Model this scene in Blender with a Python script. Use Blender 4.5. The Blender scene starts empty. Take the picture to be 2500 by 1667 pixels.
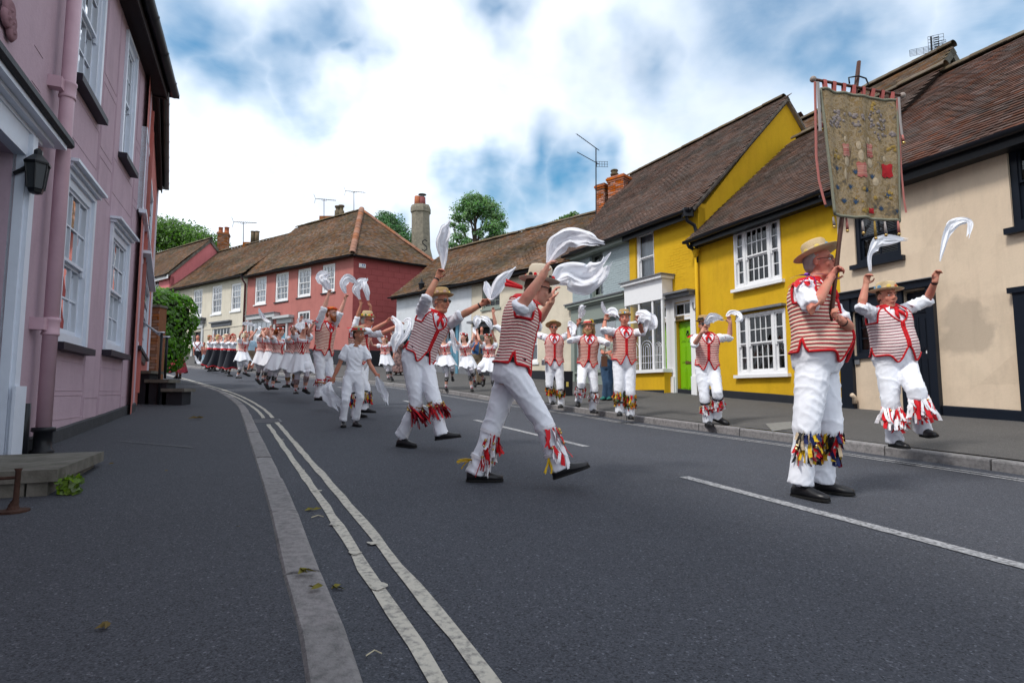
import bpy, bmesh, math, random
from mathutils import Vector, Matrix, noise
R = random.Random(7)
SC = bpy.context.scene
COL = SC.collection
# ------------------------------------------------------------------ camera, sky, sun, exposure
F = 1400.0; PIT = math.radians(5.1); ZC = 1.0          # focal length in pixels of a 2500 px wide frame
cam_d = bpy.data.cameras.new('camera'); cam = bpy.data.objects.new('camera', cam_d); COL.objects.link(cam)
cam_d.sensor_width = 36.0; cam_d.lens = F / 2500 * 36.0
cam_d.clip_start = 0.05; cam_d.clip_end = 3000
cam.location = (0, 0, ZC); cam.rotation_euler = (math.pi/2 + PIT, 0, 0)
SC.camera = cam
SUN_EL, SUN_AZ = math.radians(52), math.radians(-128)   # azimuth measured from +Y towards +X
W = bpy.data.worlds.new('World'); SC.world = W; W.use_nodes = True
nt = W.node_tree; nt.nodes.clear()
def N(t, **k):
    n = nt.nodes.new(t)
    for a, b in k.items(): setattr(n, a, b)
    return n
def world():
    out = N('ShaderNodeOutputWorld'); bg = N('ShaderNodeBackground'); bg.inputs[1].default_value = 0.1
    sky = N('ShaderNodeTexSky'); sky.sky_type = 'NISHITA'; sky.sun_disc = False
    sky.sun_elevation = SUN_EL; sky.sun_rotation = SUN_AZ; sky.air_density = 1.6; sky.dust_density = 0.6; sky.ozone_density = 2.5
    tc = N('ShaderNodeTexCoord'); sep = N('ShaderNodeSeparateXYZ'); nt.links.new(tc.outputs['Generated'], sep.inputs[0])
    def M(op, a, b=None, c=None, clamp=False):
        m = N('ShaderNodeMath', operation=op); m.use_clamp = clamp
        for i, v in enumerate((a, b, c)):
            if v is None: continue
            if isinstance(v, (int, float)): m.inputs[i].default_value = v
            else: nt.links.new(v, m.inputs[i])
        return m.outputs[0]
    zz = M('ADD', M('ABSOLUTE', sep.outputs[2]), 0.22)
    cx = N('ShaderNodeCombineXYZ'); nt.links.new(M('DIVIDE', sep.outputs[0], zz), cx.inputs[0]); nt.links.new(M('DIVIDE', sep.outputs[1], zz), cx.inputs[1])
    def noi(scale, det, rough, off, dist=0.0):
        mp = N('ShaderNodeMapping'); mp.inputs['Location'].default_value = off; nt.links.new(cx.outputs[0], mp.inputs[0])
        n = N('ShaderNodeTexNoise'); n.inputs['Scale'].default_value = scale; n.inputs['Detail'].default_value = det
        n.inputs['Roughness'].default_value = rough; n.inputs['Distortion'].default_value = dist
        nt.links.new(mp.outputs[0], n.inputs['Vector']); return n.outputs['Fac']
    n1 = noi(1.15, 8, .55, (3.1, 7.7, 0), .3); n2 = noi(3.4, 7, .6, (1.3, 2.2, 0), .5); n3 = noi(.8, 5, .5, (9.3, 4.1, 0))
    wn = N('ShaderNodeTexNoise'); wn.inputs['Scale'].default_value = 5.5; wn.inputs['Detail'].default_value = 4; wn.inputs['Roughness'].default_value = .52; nt.links.new(tc.outputs['Generated'], wn.inputs['Vector'])
    ws = N('ShaderNodeVectorMath', operation='MULTIPLY_ADD'); nt.links.new(wn.outputs['Color'], ws.inputs[0]); ws.inputs[1].default_value = (.34,.34,.2); ws.inputs[2].default_value = (-.17,-.17,-.1)
    wa = N('ShaderNodeVectorMath', operation='ADD'); nt.links.new(tc.outputs['Generated'], wa.inputs[0]); nt.links.new(ws.outputs[0], wa.inputs[1]); warp = wa.outputs[0]
    def blob(px, py, rad):          # a gap in the cloud, at a compass direction and height
        d = Vector(((px-1250)/F, math.cos(PIT)-(833.5-py)/F*math.sin(PIT), math.sin(PIT)+(833.5-py)/F*math.cos(PIT))).normalized()
        v = N('ShaderNodeVectorMath', operation='DISTANCE'); nt.links.new(warp, v.inputs[0]); v.inputs[1].default_value = d
        return M('SUBTRACT', 1.0, M('DIVIDE', v.outputs['Value'], rad), clamp=True)
    holes = None
    for b in ((560, 170, .17), (690, 130, .16), (820, 85, .09), (430, 60, .2), (760, 20, .2), (1270, -10, .13), (1180, 420, .13), (1330, 400, .13), (1400, 455, .11), (1250, 480, .1), (980, 560, .09), (1950, -160, .42), (2420, 60, .26), (1600, 130, .2), (2050, 60, .2)):
        o = blob(*b); holes = o if holes is None else M('MAXIMUM', holes, o)
    gap = M('ADD', M('MULTIPLY', holes, 1.25), M('MULTIPLY_ADD', n1, 1.5, -.98))
    gap = M('ADD', gap, M('MULTIPLY_ADD', n2, .9, -.46))
    mr = N('ShaderNodeMapRange', interpolation_type='SMOOTHSTEP'); mr.inputs['From Min'].default_value = -.08; mr.inputs['From Max'].default_value = 1.28
    nt.links.new(gap, mr.inputs['Value'])
    cr = N('ShaderNodeValToRGB'); nt.links.new(M('ADD', M('MULTIPLY', n3, .6), M('MULTIPLY', n2, .4)), cr.inputs[0])
    e = cr.color_ramp.elements; e[0].position = .37; e[0].color = (4.6, 5.1, 5.8, 1); e[1].position = .62; e[1].color = (7.6, 8.1, 8.8, 1)
    blue = N('ShaderNodeMixRGB', blend_type='MULTIPLY'); blue.inputs[0].default_value = 1; nt.links.new(sky.outputs[0], blue.inputs[1]); blue.inputs[2].default_value = (.26, .62, .76, 1)
    mx = N('ShaderNodeMixRGB'); nt.links.new(mr.outputs[0], mx.inputs[0]); nt.links.new(cr.outputs[0], mx.inputs[1]); nt.links.new(blue.outputs[0], mx.inputs[2])
    nt.links.new(mx.outputs[0], bg.inputs[0]); nt.links.new(bg.outputs[0], out.inputs[0])
world()
sd = bpy.data.lights.new('sun', 'SUN'); sd.energy = 1.5; sd.angle = math.radians(10); sd.color = (1, .96, .9)
sun = bpy.data.objects.new('sun', sd); COL.objects.link(sun)
sdir = Vector((math.sin(SUN_AZ)*math.cos(SUN_EL), math.cos(SUN_AZ)*math.cos(SUN_EL), math.sin(SUN_EL)))
sun.rotation_euler = (-sdir).to_track_quat('-Z', 'Y').to_euler(); sun.location = (0, 0, 30)
SC.view_settings.view_transform = 'Standard'; SC.view_settings.look = 'None'; SC.view_settings.exposure = 0.86; SC.view_settings.gamma = 1
SC.view_settings.use_curve_mapping = False
SC.render.engine = 'CYCLES'
SC.cycles.use_denoising = True; SC.cycles.max_bounces = 5; SC.cycles.diffuse_bounces = 3; SC.cycles.glossy_bounces = 3; SC.cycles.transparent_max_bounces = 10
SC.cycles.caustics_reflective = False; SC.cycles.caustics_refractive = False

# ------------------------------------------------------------------ survey helpers
def ray(px, py):
    u = (px-1250)/F; v = (833.5-py)/F
    return Vector((u, math.cos(PIT)-v*math.sin(PIT), math.sin(PIT)+v*math.cos(PIT)))
CAM = Vector((0, 0, ZC))
def at(px, py, y):                         # the place seen at a pixel, y metres ahead
    d = ray(px, py); return CAM + d*(y/d.y)
def sp(t): return math.log1p(math.exp(t)) if t < 30 else t
def road_z(x, y):
    s = -.39*x + .92*y
    return ZC - .88 + .042*s + .054*sp((s-11)/1.5) - .081*sp((s-45)/1.5)
def hit(px, py, dz=0.0):
    d = ray(px, py); t = .5
    while t < 120:
        if ZC + d.z*t < road_z(d.x*t, d.y*t) + dz: return CAM + d*t
        t += .02
    return CAM + d*30
def lerp(a, b, t): return a + (b-a)*t
def sstep(a, b, x):
    t = max(0., min(1., (x-a)/(b-a))); return t*t*(3-2*t)

# ------------------------------------------------------------------ objects
def tag(o, label=None, cat=None, group=None, kind=None):
    if label: o['label'] = label
    if cat: o['category'] = cat
    if group: o['group'] = group
    if kind: o['kind'] = kind
    return o
def empty(name, loc, label=None, cat=None, group=None, kind=None, parent=None):
    o = bpy.data.objects.new(name, None); COL.objects.link(o); o.location = loc; o.empty_display_size = .2
    if parent: o.parent = parent; o.location = Vector(loc) - wloc(parent)
    return tag(o, label, cat, group, kind)
def wloc(o):
    v = Vector((0, 0, 0))
    while o: v = v + o.location; o = o.parent
    return v
class MB:
    def __init__(s): s.v = []; s.f = []; s.m = []; s.uv = None
    def add(s, vs, fs, m=0):
        b = len(s.v); s.v += [tuple(q) for q in vs]; s.f += [tuple(i+b for i in q) for q in fs]; s.m += [m]*len(fs)
    def hexa(s, p, m=0, bottom=True):      # p: 8 corners, bottom ring then top ring
        fs = [(4,5,6,7),(0,1,5,4),(1,2,6,5),(2,3,7,6),(3,0,4,7)]
        if bottom: fs.append((3,2,1,0))
        s.add(p, fs, m)
    def box(s, c, size, rot=None, m=0):
        x, y, z = [k/2 for k in size]; c = Vector(c)
        p = [Vector(q) for q in ((-x,-y,-z),(x,-y,-z),(x,y,-z),(-x,y,-z),(-x,-y,z),(x,-y,z),(x,y,z),(-x,y,z))]
        s.hexa([c + (rot @ q if rot else q) for q in p], m)
    def tube(s, pts, rad, n=10, m=0, cap=True, squash=None):
        pts = [Vector(p) for p in pts]
        if not isinstance(rad, (list, tuple)): rad = [rad]*len(pts)
        ref = None; rings = []
        for i, p in enumerate(pts):
            t = (pts[min(i+1, len(pts)-1)] - pts[max(i-1, 0)])
            t = t.normalized() if t.length > 1e-9 else Vector((0, 0, 1))
            if ref is None:
                ref = Vector((1, 0, 0)) if abs(t.x) < .8 else Vector((0, 1, 0))
            a = (ref - t*ref.dot(t)).normalized(); ref = a; b = t.cross(a)
            rings.append([p + (a*math.cos(k/n*2*math.pi) + b*math.sin(k/n*2*math.pi))*rad[i] for k in range(n)])
        s.loft(rings, m, cap)
    def loft(s, rings, m=0, cap=True, closed=True):
        n = len(rings[0]); vs = [q for r in rings for q in r]; fs = []
        for i in range(len(rings)-1):
            for k in range(n if closed else n-1):
                k2 = (k+1) % n
                fs.append((i*n+k, i*n+k2, (i+1)*n+k2, (i+1)*n+k))
        if cap and closed:
            fs.append(tuple(range(n-1, -1, -1))); fs.append(tuple((len(rings)-1)*n+k for k in range(n)))
        s.add(vs, fs, m)
    def ball(s, c, r, nu=10, nv=7, m=0, rot=None):
        c = Vector(c); r = r if isinstance(r, (list, tuple)) else (r, r, r)
        rings = []
        for j in range(1, nv):
            ph = math.pi*j/nv; ring = []
            for k in range(nu):
                th = 2*math.pi*k/nu
                q = Vector((r[0]*math.sin(ph)*math.cos(th), r[1]*math.sin(ph)*math.sin(th), -r[2]*math.cos(ph)))
                ring.append(c + (rot @ q if rot else q))
            rings.append(ring)
        b = [c + (rot @ Vector((0,0,-r[2])) if rot else Vector((0,0,-r[2]))), c + (rot @ Vector((0,0,r[2])) if rot else Vector((0,0,r[2])))]
        vs = [q for g in rings for q in g] + b; fs = []; L = (nv-1)*nu
        for i in range(nv-2):
            for k in range(nu):
                k2 = (k+1) % nu; fs.append((i*nu+k, i*nu+k2, (i+1)*nu+k2, (i+1)*nu+k))
        for k in range(nu):
            k2 = (k+1) % nu; fs.append((L, k2, k)); fs.append((L+1, (nv-2)*nu+k, (nv-2)*nu+k2))
        s.add(vs, fs, m)
    def lathe(s, c, prof, n=20, m=0, rot=None):
        c = Vector(c); rings = []
        for r, z in prof:
            rings.append([c + ((rot @ Vector((r*math.cos(k/n*2*math.pi), r*math.sin(k/n*2*math.pi), z))) if rot else Vector((r*math.cos(k/n*2*math.pi), r*math.sin(k/n*2*math.pi), z))) for k in range(n)])
        s.loft(rings, m)
    def mesh(s, name, off=Vector((0,0,0))):
        me = bpy.data.meshes.new(name)
        me.from_pydata([(q[0]-off[0], q[1]-off[1], q[2]-off[2]) for q in s.v], [], s.f); return me
    def build(s, name, mats, parent=None, smooth=False, label=None, cat=None, group=None, kind=None, origin=None):
        off = wloc(parent) if parent else Vector((0,0,0)); lo = Vector((0,0,0))
        if origin is not None: lo = Vector(origin) - off
        me = s.mesh(name, off + lo)
        mats = mats if isinstance(mats, (list, tuple)) else [mats]
        for k in mats: me.materials.append(k)
        if len(mats) > 1: me.polygons.foreach_set('material_index', s.m)
        if smooth: me.polygons.foreach_set('use_smooth', [True]*len(me.polygons))
        if s.uv:
            ul = me.uv_layers.new(name='UVMap')
            li = [0]*len(me.loops); me.loops.foreach_get('vertex_index', li)
            ul.data.foreach_set('uv', [c for i in li for c in s.uv[i]])
        o = bpy.data.objects.new(name, me); COL.objects.link(o); o.location = lo
        if parent: o.parent = parent
        return tag(o, label, cat, group, kind)
def place(name, me, parent, mtx):          # one more piece that shares a mesh; mtx is in world space
    o = bpy.data.objects.new(name, me); COL.objects.link(o)
    if parent: o.parent = parent; m = mtx.copy(); m.translation = mtx.translation - wloc(parent); o.matrix_local = m
    else: o.matrix_world = mtx
    return o
def pieces(name, me, mtxs, parent, limit=300, restname=None):
    """the pieces that show largest become objects, the others one joined part"""
    order = sorted(range(len(mtxs)), key=lambda i: (mtxs[i].translation - CAM).length)
    for i in order[:limit]: place(name, me, parent, mtxs[i])
    rest = order[limit:]
    if rest:
        mb = MB(); vs = [v.co.copy() for v in me.vertices]; fs = [tuple(p.vertices) for p in me.polygons]
        for i in rest: mb.add([mtxs[i] @ v for v in vs], fs)
        mb.build(restname or name + '_field', list(me.materials), parent, kind='stuff')

# ------------------------------------------------------------------ materials
def mat(name, col, rough=.7, var=.0, vscale=6, bump=0.0, bscale=60, metal=0, spec=.2, col2=None, c2scale=2.0, c2amt=.5, alpha=None, island=0.0, stretch=None, coord='Object', sheen=0, bdist=.01, sub=0):
    m = bpy.data.materials.new(name); m.use_nodes = True; t = m.node_tree; b = t.nodes['Principled BSDF']
    col = tuple(col)+(1,)
    b.inputs['Roughness'].default_value = rough; b.inputs['Metallic'].default_value = metal
    b.inputs['Specular IOR Level'].default_value = spec
    if sheen: b.inputs['Sheen Weight'].default_value = sheen
    if sub: b.inputs['Subsurface Weight'].default_value = sub; b.inputs['Subsurface Radius'].default_value = (.02, .008, .004); b.inputs['Subsurface Scale'].default_value = .3
    tc = t.nodes.new('ShaderNodeTexCoord'); vec = tc.outputs[coord]
    if stretch:
        mp = t.nodes.new('ShaderNodeMapping'); mp.inputs['Scale'].default_value = stretch; t.links.new(vec, mp.inputs[0]); vec = mp.outputs[0]
    def noi(s, d=4, r=.6):
        n = t.nodes.new('ShaderNodeTexNoise'); n.inputs['Scale'].default_value = s; n.inputs['Detail'].default_value = d; n.inputs['Roughness'].default_value = r
        t.links.new(vec, n.inputs['Vector']); return n
    cur = None
    if col2:
        n = noi(c2scale, 5); rp = t.nodes.new('ShaderNodeValToRGB'); t.links.new(n.outputs['Fac'], rp.inputs[0])
        rp.color_ramp.elements[0].position = .5 - .22*(1-c2amt) - .02; rp.color_ramp.elements[1].position = .5 + .25*c2amt + .03
        rp.color_ramp.elements[0].color = col; rp.color_ramp.elements[1].color = tuple(col2)+(1,); cur = rp.outputs[0]
    else:
        rgb = t.nodes.new('ShaderNodeRGB'); rgb.outputs[0].default_value = col; cur = rgb.outputs[0]
    def scaleby(cur, fac_out, lo, hi):
        mr = t.nodes.new('ShaderNodeMapRange'); mr.inputs['To Min'].default_value = lo; mr.inputs['To Max'].default_value = hi; t.links.new(fac_out, mr.inputs['Value'])
        mx = t.nodes.new('ShaderNodeVectorMath'); mx.operation = 'SCALE'; t.links.new(cur, mx.inputs[0]); t.links.new(mr.outputs[0], mx.inputs['Scale']); return mx.outputs[0]
    if var: cur = scaleby(cur, noi(vscale, 6, .65).outputs['Fac'], 1-var*1.8, 1+var*1.8)
    if island:
        g = t.nodes.new('ShaderNodeNewGeometry'); oi = t.nodes.new('ShaderNodeObjectInfo')
        ad = t.nodes.new('ShaderNodeMath'); ad.operation = 'ADD'; t.links.new(g.outputs['Random Per Island'], ad.inputs[0]); t.links.new(oi.outputs['Random'], ad.inputs[1])
        fr = t.nodes.new('ShaderNodeMath'); fr.operation = 'FRACT'; t.links.new(ad.outputs[0], fr.inputs[0])
        cur = scaleby(cur, fr.outputs[0], 1-island, 1+island)
        hs = t.nodes.new('ShaderNodeHueSaturation'); t.links.new(cur, hs.inputs['Color'])
        f2 = t.nodes.new('ShaderNodeMath'); f2.operation = 'MULTIPLY'; f2.inputs[1].default_value = 7.31; t.links.new(fr.outputs[0], f2.inputs[0])
        f3 = t.nodes.new('ShaderNodeMath'); f3.operation = 'FRACT'; t.links.new(f2.outputs[0], f3.inputs[0])
        m2 = t.nodes.new('ShaderNodeMapRange'); m2.inputs['To Min'].default_value = 1-island; m2.inputs['To Max'].default_value = 1+island; t.links.new(f3.outputs[0], m2.inputs['Value']); t.links.new(m2.outputs[0], hs.inputs['Saturation'])
        cur = hs.outputs[0]
    t.links.new(cur, b.inputs['Base Color'])
    if bump:
        n = noi(bscale, 5, .6); bp = t.nodes.new('ShaderNodeBump'); bp.inputs['Strength'].default_value = bump; bp.inputs['Distance'].default_value = bdist
        t.links.new(n.outputs['Fac'], bp.inputs['Height']); t.links.new(bp.outputs[0], b.inputs['Normal'])
    return m
def glass_mat(name, tint=(.9,.95,.97), refl=.0):
    m = bpy.data.materials.new(name); m.use_nodes = True; t = m.node_tree; t.nodes.clear()
    o = t.nodes.new('ShaderNodeOutputMaterial'); tr = t.nodes.new('ShaderNodeBsdfTransparent'); tr.inputs[0].default_value = tint + (1,)
    g = t.nodes.new('ShaderNodeBsdfGlossy'); g.inputs['Roughness'].default_value = .02; g.inputs[0].default_value = (1,1,1,1)
    tc = t.nodes.new('ShaderNodeTexCoord'); n = t.nodes.new('ShaderNodeTexNoise'); n.inputs['Scale'].default_value = 2.3; t.links.new(tc.outputs['Object'], n.inputs['Vector'])
    bp = t.nodes.new('ShaderNodeBump'); bp.inputs['Strength'].default_value = .06; bp.inputs['Distance'].default_value = .1; t.links.new(n.outputs['Fac'], bp.inputs['Height']); t.links.new(bp.outputs[0], g.inputs['Normal'])
    fr = t.nodes.new('ShaderNodeFresnel'); fr.inputs[0].default_value = 1.55
    mr = t.nodes.new('ShaderNodeMapRange'); mr.inputs['To Min'].default_value = refl; t.links.new(fr.outputs[0], mr.inputs['Value'])
    mx = t.nodes.new('ShaderNodeMixShader'); t.links.new(mr.outputs[0], mx.inputs[0]); t.links.new(tr.outputs[0], mx.inputs[1]); t.links.new(g.outputs[0], mx.inputs[2]); t.links.new(mx.outputs[0], o.inputs[0])
    return m
def asphalt(name, base, speck, sscale=190, wear=None, rough=.82):
    m = mat(name, base, rough, var=.2, vscale=.55, bump=.5, bscale=230, bdist=.006, spec=.22); t = m.node_tree; b = t.nodes['Principled BSDF']
    cur = b.inputs['Base Color'].links[0].from_socket; tc = t.nodes.new('ShaderNodeTexCoord')
    def layer(cur, scale, thr, colr, amt, vor=True):
        v = t.nodes.new('ShaderNodeTexVoronoi'); v.inputs['Scale'].default_value = scale; t.links.new(tc.outputs['Object'], v.inputs['Vector'])
        sp_ = t.nodes.new('ShaderNodeSeparateColor'); t.links.new(v.outputs['Color'], sp_.inputs[0])
        mr = t.nodes.new('ShaderNodeMapRange'); mr.inputs['From Min'].default_value = thr; mr.inputs['From Max'].default_value = 1; mr.inputs['To Max'].default_value = amt; t.links.new(sp_.outputs[0], mr.inputs['Value'])
        mx = t.nodes.new('ShaderNodeMixRGB'); t.links.new(mr.outputs[0], mx.inputs[0]); t.links.new(cur, mx.inputs[1]); mx.inputs[2].default_value = tuple(colr)+(1,); return mx.outputs[0]
    cur = layer(cur, sscale, .35, speck, .6)
    cur = layer(cur, sscale*.7, .95, [k*1.7 for k in speck], .7)
    cur = layer(cur, sscale*.8, .7, [k*.3 for k in base], .75)
    t.links.new(cur, b.inputs['Base Color']); return m
def flat_mat(name, col, rough=.6, **k): return mat(name, col, rough, var=.04, **k)

m_road = asphalt('asphalt_road', (.050,.054,.066), (.112,.118,.138))
m_pave = asphalt('asphalt_pavement', (.044,.047,.057), (.102,.106,.121), 230)
m_paveR = asphalt('asphalt_pavement_grey', (.085,.082,.080), (.145,.14,.137), 200)
m_kerb = mat('kerb_stone', (.25,.238,.238), .9, var=.16, vscale=16, bump=.8, bscale=90, island=.16, col2=(.15,.146,.146), c2scale=30, c2amt=.75)
m_line = mat('cream_line_paint', (.52,.49,.42), .8, var=.1, vscale=9, bump=.4, bscale=160, col2=(.11,.11,.115), c2scale=34, c2amt=.95)
m_lineW = mat('white_line_paint', (.42,.42,.43), .8, var=.1, vscale=9, bump=.4, bscale=160, col2=(.1,.1,.105), c2scale=45, c2amt=.55)
m_white = mat('white_gloss_paint', (.78,.78,.79), .35, var=.03, vscale=9, bump=.05, bscale=30)
m_bluewhite = mat('pale_blue_white_paint', (.66,.71,.80), .35, var=.05, vscale=9, bump=.06, bscale=30)
m_black = mat('black_paint', (.012,.013,.016), .35, var=.1, vscale=8, bump=.06, bscale=30)
m_blackm = mat('black_plinth_paint', (.022,.024,.03), .55, var=.2, vscale=4, bump=.4, bscale=30)
m_lead = mat('lead_grey', (.16,.165,.18), .6, var=.2, vscale=8)
m_glass = glass_mat('window_glass'); m_glassr = glass_mat('window_glass_bright', (.8,.85,.9), .22)
m_dark = mat('dark_room', (.02,.02,.022), .9)  # near-black colour standing in for the darkness of unlit rooms and doorways
m_curt = mat('net_curtain', (.68,.70,.72), .9, var=.1, vscale=20, stretch=(6,6,.3))
m_curtd = mat('brown_curtain', (.09,.05,.04), .9, var=.2, vscale=20, stretch=(6,6,.3))
m_gutter = mat('black_gutter_plastic', (.014,.015,.02), .32, var=.08)
# ================================================================== GROUND
KL = [(3.05,-7),(1.9,-4),(.87,-1.5),(.26,0),(-0.36,1.49),(-0.55,1.91),(-0.77,2.35),(-1.13,3.11),(-1.8,4.47),(-2.34,5.55),(-3.89,8.65),(-4.95,10.68),(-6.39,13.01),(-7.98,15.19),(-10.47,18.21),(-11.9,19.9),(-14.2,22.4),(-17.5,25.2),(-22,28.6),(-30,34.2),(-44,43)]
KR = [(10,-7.6),(8.2,-3.4),(6.6,.6),(4.75,5.2),(4.28,6.2),(3.9,7.05),(3.3,8.15),(2.5,9.6),(2.07,10.48),(1.66,11.4),(1.0,12.5),(-.5,14.5),(-1.78,16.4),(-3.27,18.3),(-4.6,19.7),(-7.71,22.39),(-11.47,25.29),(-14.53,27.2),(-16.6,28.5),(-22,32.2),(-30,37.6),(-44,47)]
def resample(pl, step):
    out = []; pl = [Vector(p) for p in pl]
    sm = []                                            # Catmull-Rom first, so that the kerb runs in a curve
    for i in range(len(pl)-1):
        p0, p1, p2, p3 = pl[max(i-1,0)], pl[i], pl[i+1], pl[min(i+2, len(pl)-1)]
        for k in range(8):
            t = k/8; sm.append(.5*((2*p1)+(p2-p0)*t+(2*p0-5*p1+4*p2-p3)*t*t+(3*p1-p0-3*p2+p3)*t**3))
    sm.append(pl[-1]); acc = 0; nxt = 0
    for a, b in zip(sm, sm[1:]):
        L = (b-a).length
        while nxt <= acc + L: out.append(a.lerp(b, (nxt-acc)/max(L, 1e-9))); nxt += step
        acc += L
    return out
def normals(pl):
    o = []
    for i in range(len(pl)):
        d = (pl[min(i+1,len(pl)-1)] - pl[max(i-1,0)]).normalized(); o.append(Vector((d.y, -d.x)))   # points to the right of travel
    return o
def nearest(p, pl):
    best = None
    for a, b in zip(pl, pl[1:]):
        a = Vector(a); b = Vector(b); d = b-a
        t = max(0, min(1, (Vector(p)-a).dot(d)/d.length_squared)); q = a + d*t; e = (Vector(p)-q).length
        if best is None or e < best[0]: best = (e, q)
    return best
kl = resample(KL, .25); kr = resample(KR, .25); nl = normals(kl); nr = normals(kr)
FACR = [(10.5,.3),(6.16,10.63),(4.72,14.2),(2.05,19.2),(-5.3,26.1),(-8,28.5),(-15.85,33.95),(-23.6,39.4),(-34,46.6),(-46,55)]
FACL = [(1.6,-8),(-.585,-3),(-5.92,9.04),(-6.6,10.3),(-8.0,13.0),(-10.2,16.2),(-13,19.6),(-19.5,25.5),(-32,33.5),(-46,41)]
def pave_z(x, y):
    e, q = nearest((x, y), KR)
    return road_z(x, y) + .11 + .05*min(e, 5)
def grid(name, rows, m, kind='structure', parent=None):
    mb = MB(); n = len(rows[0]); mb.v = [tuple(p) for r in rows for p in r]
    mb.f = [(i*n+k, i*n+k+1, (i+1)*n+k+1, (i+1)*n+k) for i in range(len(rows)-1) for k in range(n-1)]; mb.m = [0]*len(mb.f)
    return mb.build(name, m, parent, smooth=True, kind=kind)
def ground_sheet():
    m = mat('earth_and_grass', (.07,.085,.035), .95, var=.3, vscale=.6)
    xs = [-400,-200,-120,-80,-60,-45,-30,-20,-10,0,10,20,30,45,60,100,200,400]; ys = [-200,-100,-50,-20,-10,0,5,10,15,20,25,30,35,40,50,60,80,120,200,400]
    grid('ground', [[(x, y, road_z(x, y) - .35) for x in xs] for y in ys], m)
ground_sheet()
def road_sheet():
    rows = []
    for i, p in enumerate(kl):
        e, q = nearest(p, KR); rows.append([])
        for k in range(13):
            r = p.lerp(q, k/12) ; rows[-1].append((r.x, r.y, road_z(r.x, r.y)))
    return grid('road', rows, m_road)
road_o = road_sheet()
def pavements():
    rows = []
    for p, nn in zip(kl, nl):
        e, q = nearest(p, FACL); b = p - nn*.14; q = q + (q-p).normalized()*.3
        rows.append([(lerp(b.x, q.x, k/8), lerp(b.y, q.y, k/8), road_z(lerp(b.x, q.x, k/8), lerp(b.y, q.y, k/8)) + .108 + .012*k/8) for k in range(9)])
    L = grid('pavement_left', rows, m_pave)
    rows = []
    for p, nn in zip(kr, nr):
        e, q = nearest(p, FACR); b = p + nn*.15; q = q + (q-p).normalized()*.3
        rows.append([])
        for k in range(9):
            x, y = lerp(b.x, q.x, k/8), lerp(b.y, q.y, k/8); rows[-1].append((x, y, pave_z(x, y) - .004))
    Rr = grid('pavement_right', rows, m_paveR)
    return L, Rr
pavL, pavR = pavements()
def kerbs(pl, nn, side, w, parent, lens, zoff):
    i = 0
    while i < len(pl)-1:
        k = R.choice(lens); j = min(i+k, len(pl)-1); a, b = pl[i], pl[j]; na, nb = nn[i], nn[j]; d = (b-a).normalized()*.008
        jz = R.uniform(-.004, .006); jo = R.uniform(-.006, .006)
        def c(p, n, o, z): r = p + n*(o*side); return Vector((r.x, r.y, road_z(p.x, p.y) + z))
        mb = MB(); bv = .018; cr = R.uniform(.004, .01)
        segs = max(1, k//2); rings = []
        for s_ in range(segs+1):
            ii = min(len(pl)-1, i + round((j-i)*s_/segs)); p, n = pl[ii], nn[ii]
            if s_ == 0: p = p + d
            if s_ == segs: p = p - d
            wob = R.uniform(-.004, .004)
            rings.append([c(p, n, -.01+jo, -.1), c(p, n, jo+wob, zoff*.55), c(p, n, jo+wob, zoff+jz-bv-.004), c(p, n, bv*.4+jo+wob, zoff+jz-bv*.35), c(p, n, bv*1.3+jo+wob, zoff+jz), c(p, n, w*.5, zoff+jz+R.uniform(-.002,.004)), c(p, n, w-.012, zoff+jz), c(p, n, w, zoff+jz-.012), c(p, n, w, -.1)])
        mb.loft(rings); e, q = 0, a
        mb.build('kerb_stone', m_kerb, parent, smooth=False); i = j
kerbs(kl, nl, -1, .14, pavL, (4, 2, 4, 3, 4), .112)
kerbs(kr, nr, 1, .15, pavR, (4, 4, 3), .105)
def strip(name, pl, nn, off, w, i0, i1, m, gaps=(), label=None, wob=.006):
    mb = MB(); last = None
    for i in range(i0, i1):
        if any(a <= i < b for a, b in gaps): last = None; continue
        p = pl[i]; n = nn[i]; ww = w/2
        c = p + n*off; q = []
        for t in (-1, -.33, .33, 1):
            r = c + n*(ww*t + R.uniform(-wob, wob)*(abs(t) > .5)); q.append((r.x, r.y, road_z(r.x, r.y) + .0045))
        b = len(mb.v); mb.v += q
        if last is not None:
            for k in range(3): mb.f.append((last+k, b+k, b+k+1, last+k+1)); mb.m.append(0)
        last = b
    return mb.build(name, m, road_o, kind=None)
i_gap = min(range(len(kl)), key=lambda i: (kl[i]-Vector((-4.05, 8.95))).length)
strip('painted_line', kl, nl, .215, .055, 8, 260, m_line, gaps=((i_gap-1, i_gap+2),))
strip('painted_line', kl, nl, .355, .058, 8, 260, m_line, gaps=((i_gap, i_gap+2),))
strip('painted_line', kr, nr, -.30, .05, 0, 260, m_lineW, wob=.004); strip('painted_line', kr, nr, -.42, .05, 0, 260, m_lineW, wob=.004)
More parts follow.
